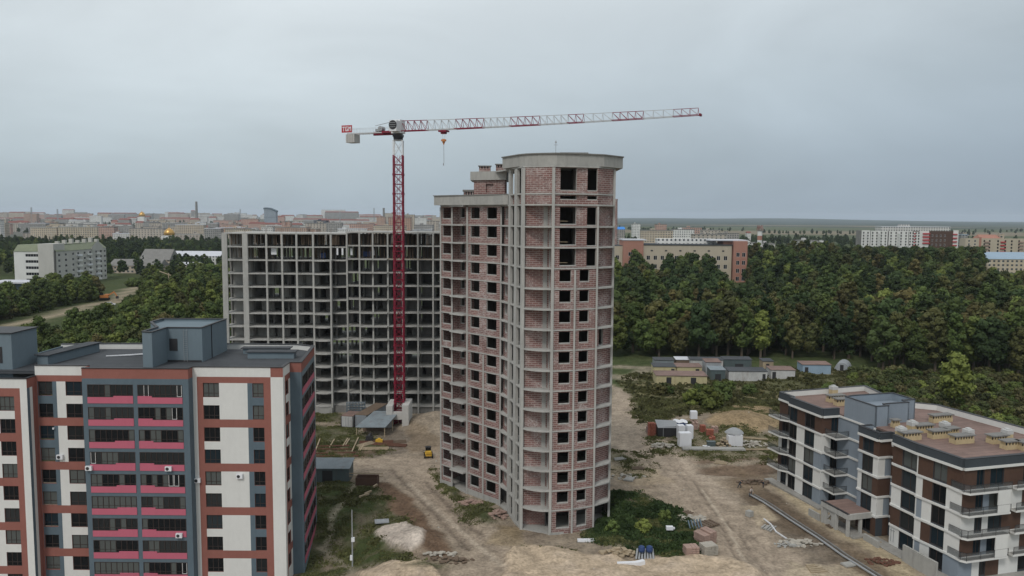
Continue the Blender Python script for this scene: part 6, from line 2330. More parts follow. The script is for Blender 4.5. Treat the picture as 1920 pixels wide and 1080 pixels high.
for k, f in enumerate((.42, .62, .80)):
    cx_, cy_ = d[0] + (far[0] - d[0]) * f, d[1] + (far[1] - d[1]) * f
    dx, dy = (far[0] - d[0]) / LL, (far[1] - d[1]) / LL
    for z_ in range(6):
        zz = roofz - 4.2 - 3.6 * z_
        pts = [(cx_ - dx * 3, cy_ - dy * 3), (cx_ + dx * 3, cy_ + dy * 3)]
        m2_ = MB().slab(pts[0], pts[1], 1.3, .01, zz, zz + 1.2)
        m2_.build('balcony', 'white_wall' if (z_ + k) % 3 else 'plastic_white', t, local=True)
m2_ = MB()
c0 = (d[0] + (far[0] - d[0]) * .68, d[1] + (far[1] - d[1]) * .68); c1 = (d[0] + (far[0] - d[0]) * .92, d[1] + (far[1] - d[1]) * .92)
m2_.slab(c0, c1, .5, -.1, roofz - 1.5, roofz + 1.2)
cm = ((c0[0] + c1[0]) / 2 + .5, (c0[1] + c1[1]) / 2 - .3)
m2_.face([(c0[0] + .5, c0[1] - .3, roofz + 1.2), (c1[0] + .5, c1[1] - .3, roofz + 1.2), (cm[0], cm[1], roofz + 5.4)])
m2_.build('gable', 'panel_grey', t, local=True)
for i in range(7):
    f = .1 + i * .13
    MB().box(d[0] - 7 + (far[0] - d[0]) * f - 1.2, d[0] - 7 + (far[0] - d[0]) * f + 1.2, 8 + far[1] * f - 1, 8 + far[1] * f + 1, roofz + 4.2, roofz + 6.2 + (i % 3) * .6).build('roof_vent', 'panel_grey', t, local=True)

# red and white hut by the apartments
t = thing('roadside_shop', 'small dark fronted shop with a pale flat roof left of the panel apartments', 'shop', at(12, 548), 0)
MB().box(-9, 16, 0, 14, -1, 5.5).build('wall', 'slate_paint', t, local=True)
MB().prism([(-10, -3), (17, -3), (17, 15), (-10, 15)], 5.5, 6.4).build('roof', 'pale_roof', t, local=True)
MB().box(-9.2, -5, -.2, -.0, .0, 4).build('door', 'sign_red', t, local=True)

# long low buildings beyond, with grey roofs
def lowhouse(label, px0, px1, py, Y, h, rh, wall, roof, name='workshop', cat='building', depth=None, group=None):
    x0, x1 = ony(px0, py, Y)[0], ony(px1, py, Y)[0]
    z = float(gz((x0 + x1) / 2, Y))
    t = thing(name, label, cat, ((x0 + x1) / 2, Y, z), 0, group)
    w = (x1 - x0) / 2
    d_ = depth or 14
    mb = MB(); mb.box(-w, w, 0, d_, -1, h)
    mb.build('wall', wall, t, local=True)
    mb = MB(); gabled(mb, -w, w, 0, d_, h, h + rh, 0); mb.build('roof', roof, t, local=True)
    return t
lowhouse('long low cream building with a grey roof right of the panel apartments', 205, 300, 520, 640, 6, 5, 'far_cream', 'concrete_dark', depth=18)
lowhouse('steep dark roofed hall with a cream gable among the left trees', 262, 318, 505, 690, 8, 9, 'far_cream', 'concrete_dark', depth=22)
lowhouse('long white roofed hall beyond the left trees', 300, 412, 495, 760, 8, 4, 'far_white', 'pale_roof', depth=40)
lowhouse('cream workshop under the white roofed hall', 335, 372, 515, 640, 7, 2, 'far_cream', 'pale_roof', depth=12)
t = thing('mobile_crane', 'small pale mobile crane with its boom raised above the left trees', 'crane', at(317, 545), 0)
MB().bar((0, 0, 0), (0, 0, 11), .5).build('mast', 'timber', t, local=True)
MB().bar((1.5, 0, 9.5), (-6, 1, 12), .45).build('boom', 'timber', t, local=True)

# excavator and car on the hillside road
t = thing('excavator', 'orange tracked excavator with its arm folded on the hillside road', 'excavator', at(196, 563), math.radians(20))
t.scale = (1.35,) * 3
mb = MB(); mb.box(-1.5, 1.5, -1.3, 1.3, 1.1, 2.2); mb.box(.3, 1.6, -1.2, 1.2, 2.2, 2.5); mb.build('body', 'orange', t, local=True)
MB().box(-1.45, -.2, -1.25, -.2, 2.2, 3.2).build('cab', 'glass', t, local=True)
for s in (-1, 1):
    mb = MB(); mb.cone((-1.5, s * 1.2 - .3, .5), (-1.5, s * 1.2 + .3, .5), .5, .5, 12); mb.cone((1.5, s * 1.2 - .3, .5), (1.5, s * 1.2 + .3, .5), .5, .5, 12); mb.box(-1.5, 1.5, s * 1.2 - .3, s * 1.2 + .3, .02, .98)
    mb.build('track', 'rubber', t, local=True)
mb = MB(); mb.bar((1.2, 0, 1.8), (3.6, 0, 3.4), .5); mb.bar((3.6, 0, 3.4), (4.6, 0, 1.6), .4); mb.build('arm', 'orange', t, local=True)
MB().prism([(4.2, -.6), (5.2, -.6), (5.2, .6), (4.2, .6)], .6, 1.6).build('bucket', 'trim_dark', t, local=True)
t = thing('parked_car', 'white car on the hillside road just below the orange excavator', 'car', at(206, 573), math.radians(20))
t.scale = (1.25,) * 3
mb = MB(); vs = [(-2.1, -.85, .35), (2.1, -.85, .35), (2.1, .85, .35), (-2.1, .85, .35), (-2.1, -.85, .85), (2.1, -.85, .75), (2.1, .85, .75), (-2.1, .85, .85)]
mb.mesh(vs, [(0, 3, 2, 1), (4, 5, 6, 7), (0, 1, 5, 4), (1, 2, 6, 5), (2, 3, 7, 6), (3, 0, 4, 7)])
vs = [(-1.2, -.6, 1.36), (.6, -.6, 1.36), (.6, .6, 1.36), (-1.2, .6, 1.36)]; mb.mesh([(x, y, z + .001) for x, y, z in vs] + [(x, y, z + .07) for x, y, z in vs], [(0, 3, 2, 1), (4, 5, 6, 7), (0, 1, 5, 4), (1, 2, 6, 5), (2, 3, 7, 6), (3, 0, 4, 7)])
mb.build('body', 'car_paint', t, local=True)
mb = MB(); vs = [(-1.8, -.78, .84), (1.2, -.78, .78), (1.2, .78, .78), (-1.8, .78, .84), (-1.25, -.62, 1.37), (.62, -.62, 1.37), (.62, .62, 1.37), (-1.25, .62, 1.37)]
mb.mesh(vs, [(0, 3, 2, 1), (4, 5, 6, 7), (0, 1, 5, 4), (1, 2, 6, 5), (2, 3, 7, 6), (3, 0, 4, 7)]); mb.build('windows', 'glass', t, local=True)
for x in (-1.3, 1.35):
    for y in (-.86, .86): MB().cone((x, y - .1, .33), (x, y + .1, .33), .33, .33, 12).build('wheel', 'rubber', t, local=True)

# hospital
HY = 560.0
hz0 = 0.0
t = thing('hospital', 'long cream hospital wing between two pink brick stair blocks behind the right wood', 'building', (130, HY, 0), 0)
HX = lambda px, Y=HY: ony(px, 470, Y)[0] - 130
top = ony(1300, 460, HY)[1]
h0, h1 = HX(1206), HX(1372)
wl_ = [top - 10.4 - 6.0 * k for k in range(3)]
cols_ = [((h1 - h0) * (i + .75) / 12.6) for i in range(12)]
local_wall(t, (h0, 0), (h1, 0), 0, top, cols_, wl_, 2.5, 3.0, 'hospital_cream', frame='frame_white', skip=0)
mb = MB()
for i in range(6):
    q = h0 + (h1 - h0) * (i + .6) / 6.2; mb.box(q - .8, q + .8, -.08, .0, top - 4.4, top - 3.4)
mb.build('attic_vent', 'trim_dark', t, local=True)
MB().prism([(h0, .3), (h1, .3), (h1, 22), (h0, 22)], 0, top - .3).build('core', 'hospital_cream', t, local=True)
MB().box(h0 - .5, h1 + .5, -.5, 23, top, top + .7).build('roof', 'roof_felt', t, local=True)
MB().box(h0 + 12, h1 - 8, 12, 22, top + .7, top + 4.2).build('attic', 'far_white', t, local=True)
h2, h3 = HX(1374), HX(1400)
tb = ony(1380, 452, HY)[1]
local_wall(t, (h2, -2), (h3, -2), -3, tb, [3.2, 7.2], [tb - 11 - 5.6 * k for k in range(5)], 2.4, 3.0, 'hospital_brick')
MB().prism([(h2, -1.7), (h3, -1.7), (h3, 22), (h2, 22)], 0, tb).build('core', 'hospital_brick', t, local=True)
MB().box(h2 - 16, h3 + .5, -2.5 + 3, 22, tb, tb + .8).build('roof', 'pale_roof', t, local=True)
MB().prism([(HX(1358), 3), (h2, 3), (h2, 20), (HX(1358), 20)], top + .7, tb).build('stair_wall', 'hospital_brick', t, local=True)
h4, h5 = HX(1168), HX(1206)
local_wall(t, (h4, -1), (h5, -1), 0, tb, [5, 9.8], [tb - 11, tb - 17], 2.6, 2.8, 'hospital_brick')
MB().prism([(h4, -.7), (h5, -.7), (h5, 20), (h4, 20)], 0, tb).build('core', 'hospital_brick', t, local=True)
MB().box(h4 - .4, h5 + 2, -1.4, 20, tb, tb + .7).build('roof', 'pale_roof', t, local=True)
h6 = HX(1130)
local_wall(t, (h6, 2), (h4, 2), 0, top - 1, [(h4 - h6) * .3, (h4 - h6) * .75], wl_, 2.5, 3.0, 'hospital_cream')
MB().box(h6, h4, 2.3, 20, 0, top - .5).build('core', 'roof_felt', t, local=True)

# banded mast chimney
mx, my = 222.0, 720.0
mx = ony(1424, 460, my)[0]
t = thing('striped_water_tower', 'red and white banded chimney carrying a small platform right of the hospital', 'chimney', (mx, my, 0), 0)
bands = [(520, 495, 'hospital_brick'), (495, 472, 'white_wall'), (472, 462, 'sign_red'), (462, 450, 'white_wall'), (450, 442, 'hospital_brick'), (442, 432, 'white_wall')]
for a, b_, m_ in bands:
    z0, z1 = ony(1424, a, my)[1], ony(1424, b_, my)[1]
    if a == 520: z0 = 0
    MB().cone((0, 0, z0), (0, 0, z1), 2.15, 2.05, 16).build('band', m_, t, local=True)
z0, z1 = ony(1424, 432, my)[1], ony(1424, 422, my)[1]
mb = MB(); mb.cone((0, 0, z0), (0, 0, z0 + .6), 2.9, 2.9, 16)
for i in range(8): mb.bar((3.1 * math.cos(i * .785), 3.1 * math.sin(i * .785), z0), (2.2 * math.cos(i * .785), 2.2 * math.sin(i * .785), z1), .35)
mb.box(-2.0, 2.0, -2, 2, z0 + 1.6, z0 + 3.6)
mb.build('antenna_platform', 'brick_dark', t, local=True)


def block(label, px0, px1, pytop, Y, depth, wall, roof='concrete_dark', name='apartment_block', cat='building', rz=0.0, group=None, base=None, rh=0.0, cap=True, pybase=None):
    x0, x1 = ony(px0, pytop, Y)[0], ony(px1, pytop, Y)[0]
    z1 = ony((px0 + px1) / 2, pytop, Y)[1]
    z0 = 0 if base is None else base
    w = (x1 - x0) / 2
    mb = MB(); mb.box(-w, w, 0, depth, z0 - 1, z1, 0)
    if rh > 0:
        gabled(mb, -w, w, 0, depth, z1, z1 + rh, 1)
    else:
        mb.box(-w - .3, w + .3, -.3, depth + .3, z1, z1 + .8, 1)
        if cap: mb.box(-w * .4, -w * .1, depth * .3, depth * .7, z1 + .8, z1 + 3, 0)
    o = mb.build(name, [wall, roof], None, loc=((x0 + x1) / 2, Y, 0), local=True, label=label, cat=cat, group=group)
    o.rotation_euler.z = rz
    return o


# white slab block with red balconies, and neighbours at the right
WY = 860.0
t = thing('white_slab_block', 'long white apartment block with red balconies and a brown end on the right skyline', 'building', (ony(1710, 440, WY)[0], WY, 0), 0)
bx = t.location.x
SX = lambda px, Y=WY: ony(px, 450, Y)[0] - bx
ztop = ony(1650, 432, WY)[1]
for i, (a, b_) in enumerate(((1615, 1631), (1633, 1665), (1668, 1705), (1707, 1728))):
    p0, p1 = (SX(a), i * 1.2), (SX(b_), i * 1.2)
    L = p1[0] - p0[0]
    local_wall(t, p0, p1, 0, ztop - i * .4, [L * f for f in ([.25, .75] if L < 12 else [.12, .37, .63, .88])], [ztop - 3.6 - 3.1 * k for k in range(5)], 1.5, 1.9, 'white_wall', frame='frame_dark', mul=())
    for k in range(5):
        MB().slab((p0[0] + L * .43, p0[1]), (p0[0] + L * .57, p0[1]), 1.2, .02, ztop - 3.9 - 3.1 * k, ztop - 2.9 - 3.1 * k).build('balcony', 'white_wall' if i < 3 else 'sign_red', t, local=True)
    MB().prism([(p0[0], p0[1] + .3), (p1[0], p1[1] + .3), (p1[0], 14), (p0[0], 14)], 0, ztop - i * .4 - .2).build('core', 'concrete_dark', t, local=True)
p0, p1 = (SX(1728), 5), (SX(1746), 5)
local_wall(t, p0, p1, 0, ztop, [], [], 1, 1, 'white_wall')
for k in range(4):
    MB().slab((SX(1734), 5), (SX(1747), 5), 1.3, .02, ztop - 4.0 - 3.4 * k, ztop - 2.6 - 3.4 * k).build('balcony', 'sign_red', t, local=True)
local_wall(t, (SX(1746), 5.5), (SX(1792), 5.5), 0, ztop - .3, [4, 8.5, 13, 17.5], [ztop - 6.5 - 5 * k for k in range(4)], 1.7, 2.4, 'wood_panel', frame='frame_white')
local_wall(t, (SX(1792), 5.5), (SX(1802), 5.5), 0, ztop + .6, [], [], 1, 1, 'white_wall')
for k in range(4):
    MB().slab((SX(1791), 5.4), (SX(1799), 5.4), 1.2, .02, ztop - 4.4 - 4 * k, ztop - 3.2 - 4 * k).build('balcony', 'sign_red', t, local=True)
MB().prism([(SX(1728), 6), (SX(1802), 6), (SX(1802), 20), (SX(1728), 20)], 0, ztop - .6).build('core', 'wood_panel', t, local=True)
t = block('long pale roofed white block with chimneys directly behind the white and brown block', 1652, 1782, 426, 960, 16, 'far_white', 'pale_roof')
block('narrow grey house between the white block and the cream block on the right', 1803, 1815, 441, 960, 12, 'far_grey', 'blue_roof')
CYR = 760.0
t = thing('cream_slab_block', 'cream apartment block with pink balconies and an orange roof at the right edge', 'building', (ony(1870, 450, CYR)[0], CYR, 0), 0)
bx = t.location.x
ztop = ony(1870, 447, CYR)[1]
local_wall(t, (SX(1815, CYR), 4), (SX(1836, CYR), 0), 0, ztop, [3, 8], [ztop - 3.6 - 3.1 * k for k in range(7)], 1.6, 1.9, 'hospital_cream')
local_wall(t, (SX(1838, CYR), 0), (SX(1935, CYR), 0), 0, ztop, [4, 9, 17, 24, 30, 37, 43], [ztop - 3.6 - 3.1 * k for k in range(6)], 1.6, 1.9, 'hospital_cream', frame='frame_dark')
for k in range(5):
    for a in (1846, 1876, 1910):
        MB().slab((SX(a, CYR), 0), (SX(a + 9, CYR), 0), 1.2, .02, ztop - 4 - 3.1 * k, ztop - 3 - 3.1 * k).build('balcony', 'sign_red' if a == 1876 else 'pink_block', t, local=True)
MB().box(SX(1836, CYR), SX(1840, CYR), -.4, 3, 0, ztop + 1).build('pier', 'hospital_brick', t, local=True)
MB().prism([(SX(1815, CYR), 4.3), (SX(1836, CYR), .3), (SX(1935, CYR), .3), (SX(1935, CYR), 14), (SX(1815, CYR), 14)], 0, ztop - .3).build('core', 'hospital_cream', t, local=True)
mb = MB(); gabled(mb, SX(1840, CYR), SX(1878, CYR), 2, 14, ztop, ztop + 3.4, 0, 1); mb.build('roof', 'hospital_brick', t, local=True)
MB().box(SX(1878, CYR), SX(1885, CYR), 2, 8, ztop, ztop + 4.2).build('roof_cabin', 'far_cream', t, local=True)
t = lowhouse('cream house with a long pale blue metal roof at the right edge', 1848, 1940, 490, 600, 15, 5, 'far_cream', 'blue_roof', name='house', depth=20)
t.location.z = ony(1890, 486, 600)[1] - 15
# buildings behind the hospital and around the banded chimney
for a in (('cream five storey block behind the hospital on the right of the tower', 1203, 1262, 433, 1050, 'far_cream'), ('white and grey block right of the cream one behind the hospital', 1262, 1302, 431, 1080, 'far_white'),
          ('long beige block behind the hospital roof', 1300, 1362, 440, 1000, 'far_beige'), ('pink brick block with a flat roof above the cream one', 1230, 1250, 421, 1500, 'far_pink'),
          ('long pinkish block farther back above the beige one', 1278, 1316, 427, 1400, 'far_pink'), ('pale block farther back right of the pinkish one', 1316, 1350, 432, 1300, 'far_beige'),
          ('white office block left of the banded chimney', 1400, 1420, 456, 800, 'far_white'), ('white office block right of the banded chimney', 1428, 1453, 458, 820, 'far_white'),
          ('white block standing in the trees right of the field', 1497, 1535, 452, 800, 'far_white'), ('lower white block beside the trees right of the field', 1535, 1562, 456, 820, 'far_white'),
          ('pale silo like tower left of the cream blocks', 1186, 1201, 420, 1500, 'far_white'), ('long grey shed beyond the beige block', 1350, 1386, 438, 1150, 'far_grey')):
    block(a[0], a[1], a[2], a[3], a[4], 14, a[5])
block('building with a bright blue roof just right of the tower', 1150, 1172, 430, 1300, 20, 'far_grey', 'bright_blue', rh=4, name='market_hall')
block('small white farmhouse in the dark trees by the field', 1401, 1408, 437, 1500, 10, 'far_white', 'red_roof', rh=3, name='farmhouse')

# ================================================================== the town
cat_cols = [('far_cream', 'cream'), ('far_pink', 'pinkish'), ('far_grey', 'grey'), ('far_white', 'white'), ('far_beige', 'beige'), ('far_orange', 'orange')]
tr = random.Random(21)
rows = ((1350, 24, 0, 3), (1480, 23, 0, 3), (1640, 22, 0, 4), (1830, 22, 1, 5), (2060, 21, 1, 6), (2330, 21, 1, 7), (2650, 21, 2, 7), (3050, 21, 2, 8), (3550, 22, 3, 9), (4200, 24, 3, 9), (5000, 26, 3, 10), (6000, 28, 3, 10))
cnt = 0
for Y, hgt, lay_i, _ in rows:
    x = -Y * .70
    xe = -Y * .085
    while x < xe:
        w = tr.uniform(20, 66) if Y < 3000 else tr.uniform(40, 190)
        if Y > 2500 and tr.random() < .35: w *= .5
        y = Y + tr.uniform(-60, 60)
        h = hgt * tr.choice((.55, .75, .95, 1, 1.05, 1.25)) * (1.5 if tr.random() < .08 else 1)
        if Y > 2600 and tr.random() < .18: h *= 1.4
        gap = tr.choice((5, 12, 26)) + (34 if tr.random() < .2 else 0)
        m_, word = tr.choices(cat_cols, (4, 3 if Y < 2000 else 1, 3, 4.5, 3, 1 if Y < 2000 else .4))[0]
        red = Y > 2300 and tr.random() < .48
        mb = MB(); mb.box(-w / 2, w / 2, 0, 14, -4, h, 0)
        if red:
            gabled(mb, -w / 2, w / 2, 0, 14, h, h + 5, 1, 3)
            rl = 'red roofed'
        else:
            mb.box(-w / 2 - .4, w / 2 + .4, -.4, 14.4, h, h + 1.0, 1)
            for j in range(tr.randint(1, 3)):
                q = tr.uniform(-w * .4, w * .4); mb.box(q, q + tr.uniform(3, 7), 4, 9, h + 1, h + tr.uniform(2.6, 4.2), 0)
            rl = 'flat roofed'
        pz = 960 + (x + w / 2) / y * FPX
        zone = 'by the left edge' if pz < 60 else 'over the panel apartments' if pz < 210 else 'around the golden domes' if pz < 340 else 'by the dark chimney' if pz < 420 else 'over the frame building' if pz < 580 else 'by the blue office tower' if pz < 660 else 'by the crane mast'
        ext = 'near town' if Y < 1600 else 'town second line' if Y < 2000 else 'middle town' if Y < 3000 else 'hazy far town'
        o = mb.build('apartment_block', [m_, 'red_roof' if red else tr.choice(('concrete_dark', 'concrete', 'pale_roof', 'concrete_dark'))], None, loc=(x + w / 2, y, float(gz(x + w / 2, y))), local=True,
                     label=f'{rl} {word} apartment block {zone}, {ext}', cat='building', group=f'{rl} {word} blocks {zone}, {ext}')
        o.rotation_euler.z = tr.uniform(-.35, .35) if tr.random() < .6 else tr.uniform(-.08, .08)
        cnt += 1
        x += w + gap
# landmarks of the skyline
def chimney(label, px, pyt, Y, r0, r1, m_, name='factory_chimney'):
    x, zt_ = ony(px, pyt, Y)
    MB().lathe([(r0, 0), (r1, zt_ - 2), (r1 * 1.15, zt_ - 2), (r1 * 1.15, zt_)], 0, 0, 12).build(name, m_, None, loc=(x, Y, 0), local=True, label=label, cat='chimney')
chimney('tall dark chimney standing alone on the left skyline', 368, 378, 3000, 5.5, 4.0, 'concrete_dark')
chimney('brown brick chimney on the skyline just left of the crane mast', 719.5, 390, 2400, 3.6, 2.9, 'concrete_dark')
chimney('reddish brick chimney close behind the right edge of the tower', 1155, 373, 1100, 3.2, 2.2, 'brick_dark')
for lab, px, pyb, pyt, Y, r_ in (('golden domed church on the far left skyline', 266, 406, 397, 2600, 9.5), ('golden domed church among the pink blocks above the dark trees', 317, 441, 428, 1260, 8.0)):
    x, zt_ = ony(px, pyt, Y); zb_ = ony(px, pyb, Y)[1]
    t = thing('church', lab, 'church', (x, Y, 0), 0)
    MB().box(-r_ * 1.1, r_ * 1.1, -r_, r_, 0, zb_ - 3).build('nave', 'white_wall', t, local=True)
    MB().lathe([(r_ * .95, zb_ - 3), (r_ * .95, zb_)], 0, 0, 14).build('drum', 'white_wall', t, local=True)
    dm = MB().lathe([(r_ * 1.0, zb_), (r_ * 1.02, zb_ + (zt_ - zb_) * .35), (r_ * .8, zb_ + (zt_ - zb_) * .7), (r_ * .35, zt_ - .6), (.3, zt_ + 1)], 0, 0, 16).build('dome', 'gold', t, local=True, smooth=True)
    MB().bar((0, 0, zt_), (0, 0, zt_ + 5), .5).build('cross', 'gold', dm, local=True)
    for sx in (-1, 1):
        mb = MB(); mb.lathe([(2.2, zb_ - 5), (2.2, zb_ - 1)], sx * r_ * .95, -r_ * .8, 8); mb.build('turret', 'white_wall', t, local=True)
o = block('dark blue glass office tower behind the frame building', 588, 611, 414, 1500, 24, 'far_dark', 'trim_dark', name='office_tower')
t = thing('glass_tower', 'curved blue grey glass building standing above the red roofs on the skyline', 'building', (ony(506, 400, 3000)[0], 3000, 0), 0)
mb = MB(); zt_, zl_ = ony(506, 393, 3000)[1], ony(506, 396, 3000)[1]
pr = [(-22, zt_ + 1), (-14, zt_ + 3), (0, zt_ + 1.5), (14, zl_ + 1), (22, zl_ - 3)]
for i in range(4):
    (a, za), (b_, zb2) = pr[i], pr[i + 1]
    mb.mesh([(a, 0, 0), (b_, 0, 0), (b_, 24, 0), (a, 24, 0), (a, 0, za), (b_, 0, zb2), (b_, 24, zb2), (a, 24, za)], [(0, 1, 5, 4), (4, 5, 6, 7), (1, 2, 6, 5), (2, 3, 7, 6), (3, 0, 4, 7)])
mb.build('facade', 'far_glass', t, local=True)
mb = MB()
for i in range(4):
    (a, za), (b_, zb2) = pr[i], pr[i + 1]
    mb.mesh([(a * 1.08, -2, za), (b_ * 1.08, -2, zb2), (b_ * 1.08, 26, zb2), (a * 1.08, 26, za), (a * 1.08, -2, za + 5), (b_ * 1.08, -2, zb2 + 5), (b_ * 1.08, 26, zb2 + 5), (a * 1.08, 26, za + 5)], [(0, 1, 5, 4), (4, 5, 6, 7), (0, 3, 2, 1), (2, 3, 7, 6), (3, 0, 4, 7), (1, 2, 6, 5)])
mb.build('roof', 'slate_paint', t, local=True)
for a in (('round towered white building on the far left skyline', 44, 68, 401, 2600, 'far_orange'), ('tall beige block beside the crane mast on the skyline', 756, 776, 403, 1700, 'far_cream'), ('white block with balconies right of the crane mast', 776, 800, 409, 1800, 'far_white'),
          ('red brick church like block left of the crane mast', 706, 722, 407, 1900, 'far_orange'), ('pair of pink tower blocks above the frame building, left one', 528, 535, 416, 1700, 'far_pink'), ('pair of pink tower blocks above the frame building, right one', 537, 544, 416, 1700, 'far_pink'),
          ('bright white stepped building just above the frame building roof', 490, 511, 426, 1300, 'far_white'), ('low white building left of the bright stepped one', 472, 490, 432, 1300, 'far_white'),
          ('reddish warehouse above the frame building roof', 515, 575, 427, 1280, 'far_orange'), ('grey long block right of the dark office tower', 612, 640, 418, 1450, 'far_grey'),
          ('pink block above the second half of the frame building', 655, 700, 420, 1400, 'far_pink'), ('beige block left of the brick tower wing', 800, 822, 415, 1500, 'far_beige'), ('grey block under the white balconied one', 776, 812, 422, 1350, 'far_grey'), ('cream long block behind the crane mast', 700, 760, 424, 1320, 'far_cream')):
    block(a[0], a[1], a[2], a[3], a[4], 16, a[5])
for lab, px, pyt, Y in (('thin lattice mast on the left skyline', 107, 392, 2600), ('thin lattice mast above the far town', 450, 392, 3200), ('distant grey spire with a blue cap', 637, 396, 2600), ('thin mast left of the brown chimney', 701, 390, 2600), ('distant tower crane mast on the far left skyline', 58, 389, 2600)):
    x, zt_ = ony(px, pyt, Y)
    mb = MB()
    lattice(mb, (0, 0, 0), (0, 0, zt_), 3.0, 3.0, 10, .5, .35, up=Vector((0, 1, 0)))
    mb.build('lattice_mast', 'steel_grey', None, loc=(x, Y, 0), local=True, label=lab, cat='mast')

# ================================================================== trees
def tree_mesh(kind, seed, nleaf=1500):
    r = np.random.default_rng(seed)
    if kind == 'round':
        H, R, base, nl, ls = 14, 4.6, .28, 17, .62
    elif kind == 'tall':
        H, R, base, nl, ls = 18, 4.0, .25, 19, .62
    elif kind == 'column':
        H, R, base, nl, ls = 18, 1.9, .08, 15, .5
    elif kind == 'conifer':
        H, R, base, nl, ls = 17, 3.0, .1, 16, .5
    elif kind == 'young':
        H, R, base, nl, ls = 8, 2.9, .15, 11, .48
    else:
        H, R, base, nl, ls = 2.6, 2.2, .0, 8, .34
    cen_, rad = [], []
    for i in range(nl):
        f = (i + .5) / nl
        z = H * (base + (1 - base) * (f * .93))
        if kind == 'conifer':
            w = R * (1.05 - f) ; rl = R * .42 * (1.15 - f * .8)
        elif kind == 'column':
            w = R * .5 * math.sin(math.pi * min(1, f * .85 + .12)); rl = R * .62 * (1.1 - .5 * f)
        else:
            w = R * .78 * math.sin(math.pi * (.12 + .86 * f)) ** .7; rl = R * r.uniform(.30, .52) * (1.1 - .35 * f)
        a = i * 2.4 + r.uniform(-.5, .5)
        q = r.uniform(.35, 1.0)
        cen_.append((math.cos(a) * w * q, math.sin(a) * w * q, min(z, H - rl * .7))); rad.append(rl)
    cen_, rad = np.array(cen_), np.array(rad)
    pr_ = rad ** 2 / (rad ** 2).sum()
    k = r.choice(nl, nleaf, p=pr_)
    d = r.normal(size=(nleaf, 3)); d /= np.linalg.norm(d, axis=1)[:, None]
    rr_ = rad[k] * (.72 + .38 * r.random(nleaf))
    d2 = d * np.array([1, 1, .82])
    c = cen_[k] + d2 * rr_[:, None]
    nrm = d + r.normal(0, .45, (nleaf, 3)); nrm /= np.linalg.norm(nrm, axis=1)[:, None]
    t1 = np.cross(nrm, r.normal(size=(nleaf, 3))); t1 /= np.linalg.norm(t1, axis=1)[:, None]
    t2 = np.cross(nrm, t1)
    s = ls * (.6 + .8 * r.random(nleaf))[:, None] / 2
    V = np.stack([c - t1 * s - t2 * s * .6, c + t1 * s - t2 * s * .8, c + t1 * s * .7 + t2 * s, c - t1 * s * .8 + t2 * s * .9], 1)
    vs = V.reshape(-1, 3); F_ = np.arange(nleaf * 4).reshape(-1, 4)
    # inner masses that close the view through each clump
    mbx = MB()
    for i in range(nl):
        x, y, z = cen_[i]; q = rad[i] * .74
        mbx.lathe([(q * .05, z - q * .8), (q * .7, z - q * .5), (q, z), (q * .7, z + q * .55), (q * .05, z + q * .85)], x, y, 7)
    iv = np.array(mbx.v)
    me = bpy.data.meshes.new('crown')
    allv = np.concatenate([vs, iv]); faces = F_.tolist() + [tuple(j + len(vs) for j in f) for f in mbx.f]
    me.from_pydata(allv.tolist(), [], faces)
    me.update()
    tm = MB()
    if kind != 'bush':
        tm.cone((0, 0, -.5), (0, 0, H * .55), H * .022 + .05, H * .010 + .02, 7)
        for i in range(0, nl, 3):
            x, y, z = cen_[i]; z0_ = max(H * .12, z - math.hypot(x, y) * .9 - .5)
            tm.cone((0, 0, min(z0_, H * .5)), (x * .8, y * .8, z), .12, .05, 5)
    else:
        for i in range(4): tm.cone((0, 0, -.2), (cen_[i][0] * .6, cen_[i][1] * .6, .9), .06, .03, 4)
    tme = bpy.data.meshes.new('trunk'); tme.from_pydata(tm.v, [], tm.f); tme.materials.append(MATS['bark']); tme.update()
    return me, tme


def mat_copy(me, m_):
    c = me.copy(); c.materials.clear(); c.materials.append(MATS[m_]); return c
PROTO = {}
for kd, n_, lf in (('round', 3, 1500), ('tall', 3, 1700), ('column', 1, 1000), ('conifer', 1, 1300), ('young', 3, 1000), ('bush', 3, 520)):
    for i in range(n_):
        me, tm_ = tree_mesh(kd, 100 + i * 7 + len(kd), lf)
        for mt_ in (('leaf_dark', 'leaf_mid', 'leaf_autumn') if kd in ('round', 'tall', 'young') else (('leaf_conifer',) if kd == 'conifer' else (('leaf_mid', 'leaf_weed', 'leaf_autumn') if kd == 'bush' else ('leaf_dark',)))):
            PROTO[(kd, i, mt_)] = (mat_copy(me, mt_), tm_)
WORDS = {'leaf_dark': 'dark green', 'leaf_mid': 'fresh green', 'leaf_autumn': 'olive brown', 'leaf_conifer': 'blackish green', 'leaf_weed': 'dry green'}
KN = {'round': ('broadleaf_tree', 'round headed tree', 'tree'), 'tall': ('broadleaf_tree', 'tall tree', 'tree'), 'column': ('poplar_tree', 'slim poplar', 'tree'), 'conifer': ('conifer_tree', 'pointed conifer', 'tree'), 'young': ('young_tree', 'young tree', 'tree'), 'bush': ('bush', 'bush', 'bush')}
tr = random.Random(99)
cand = []


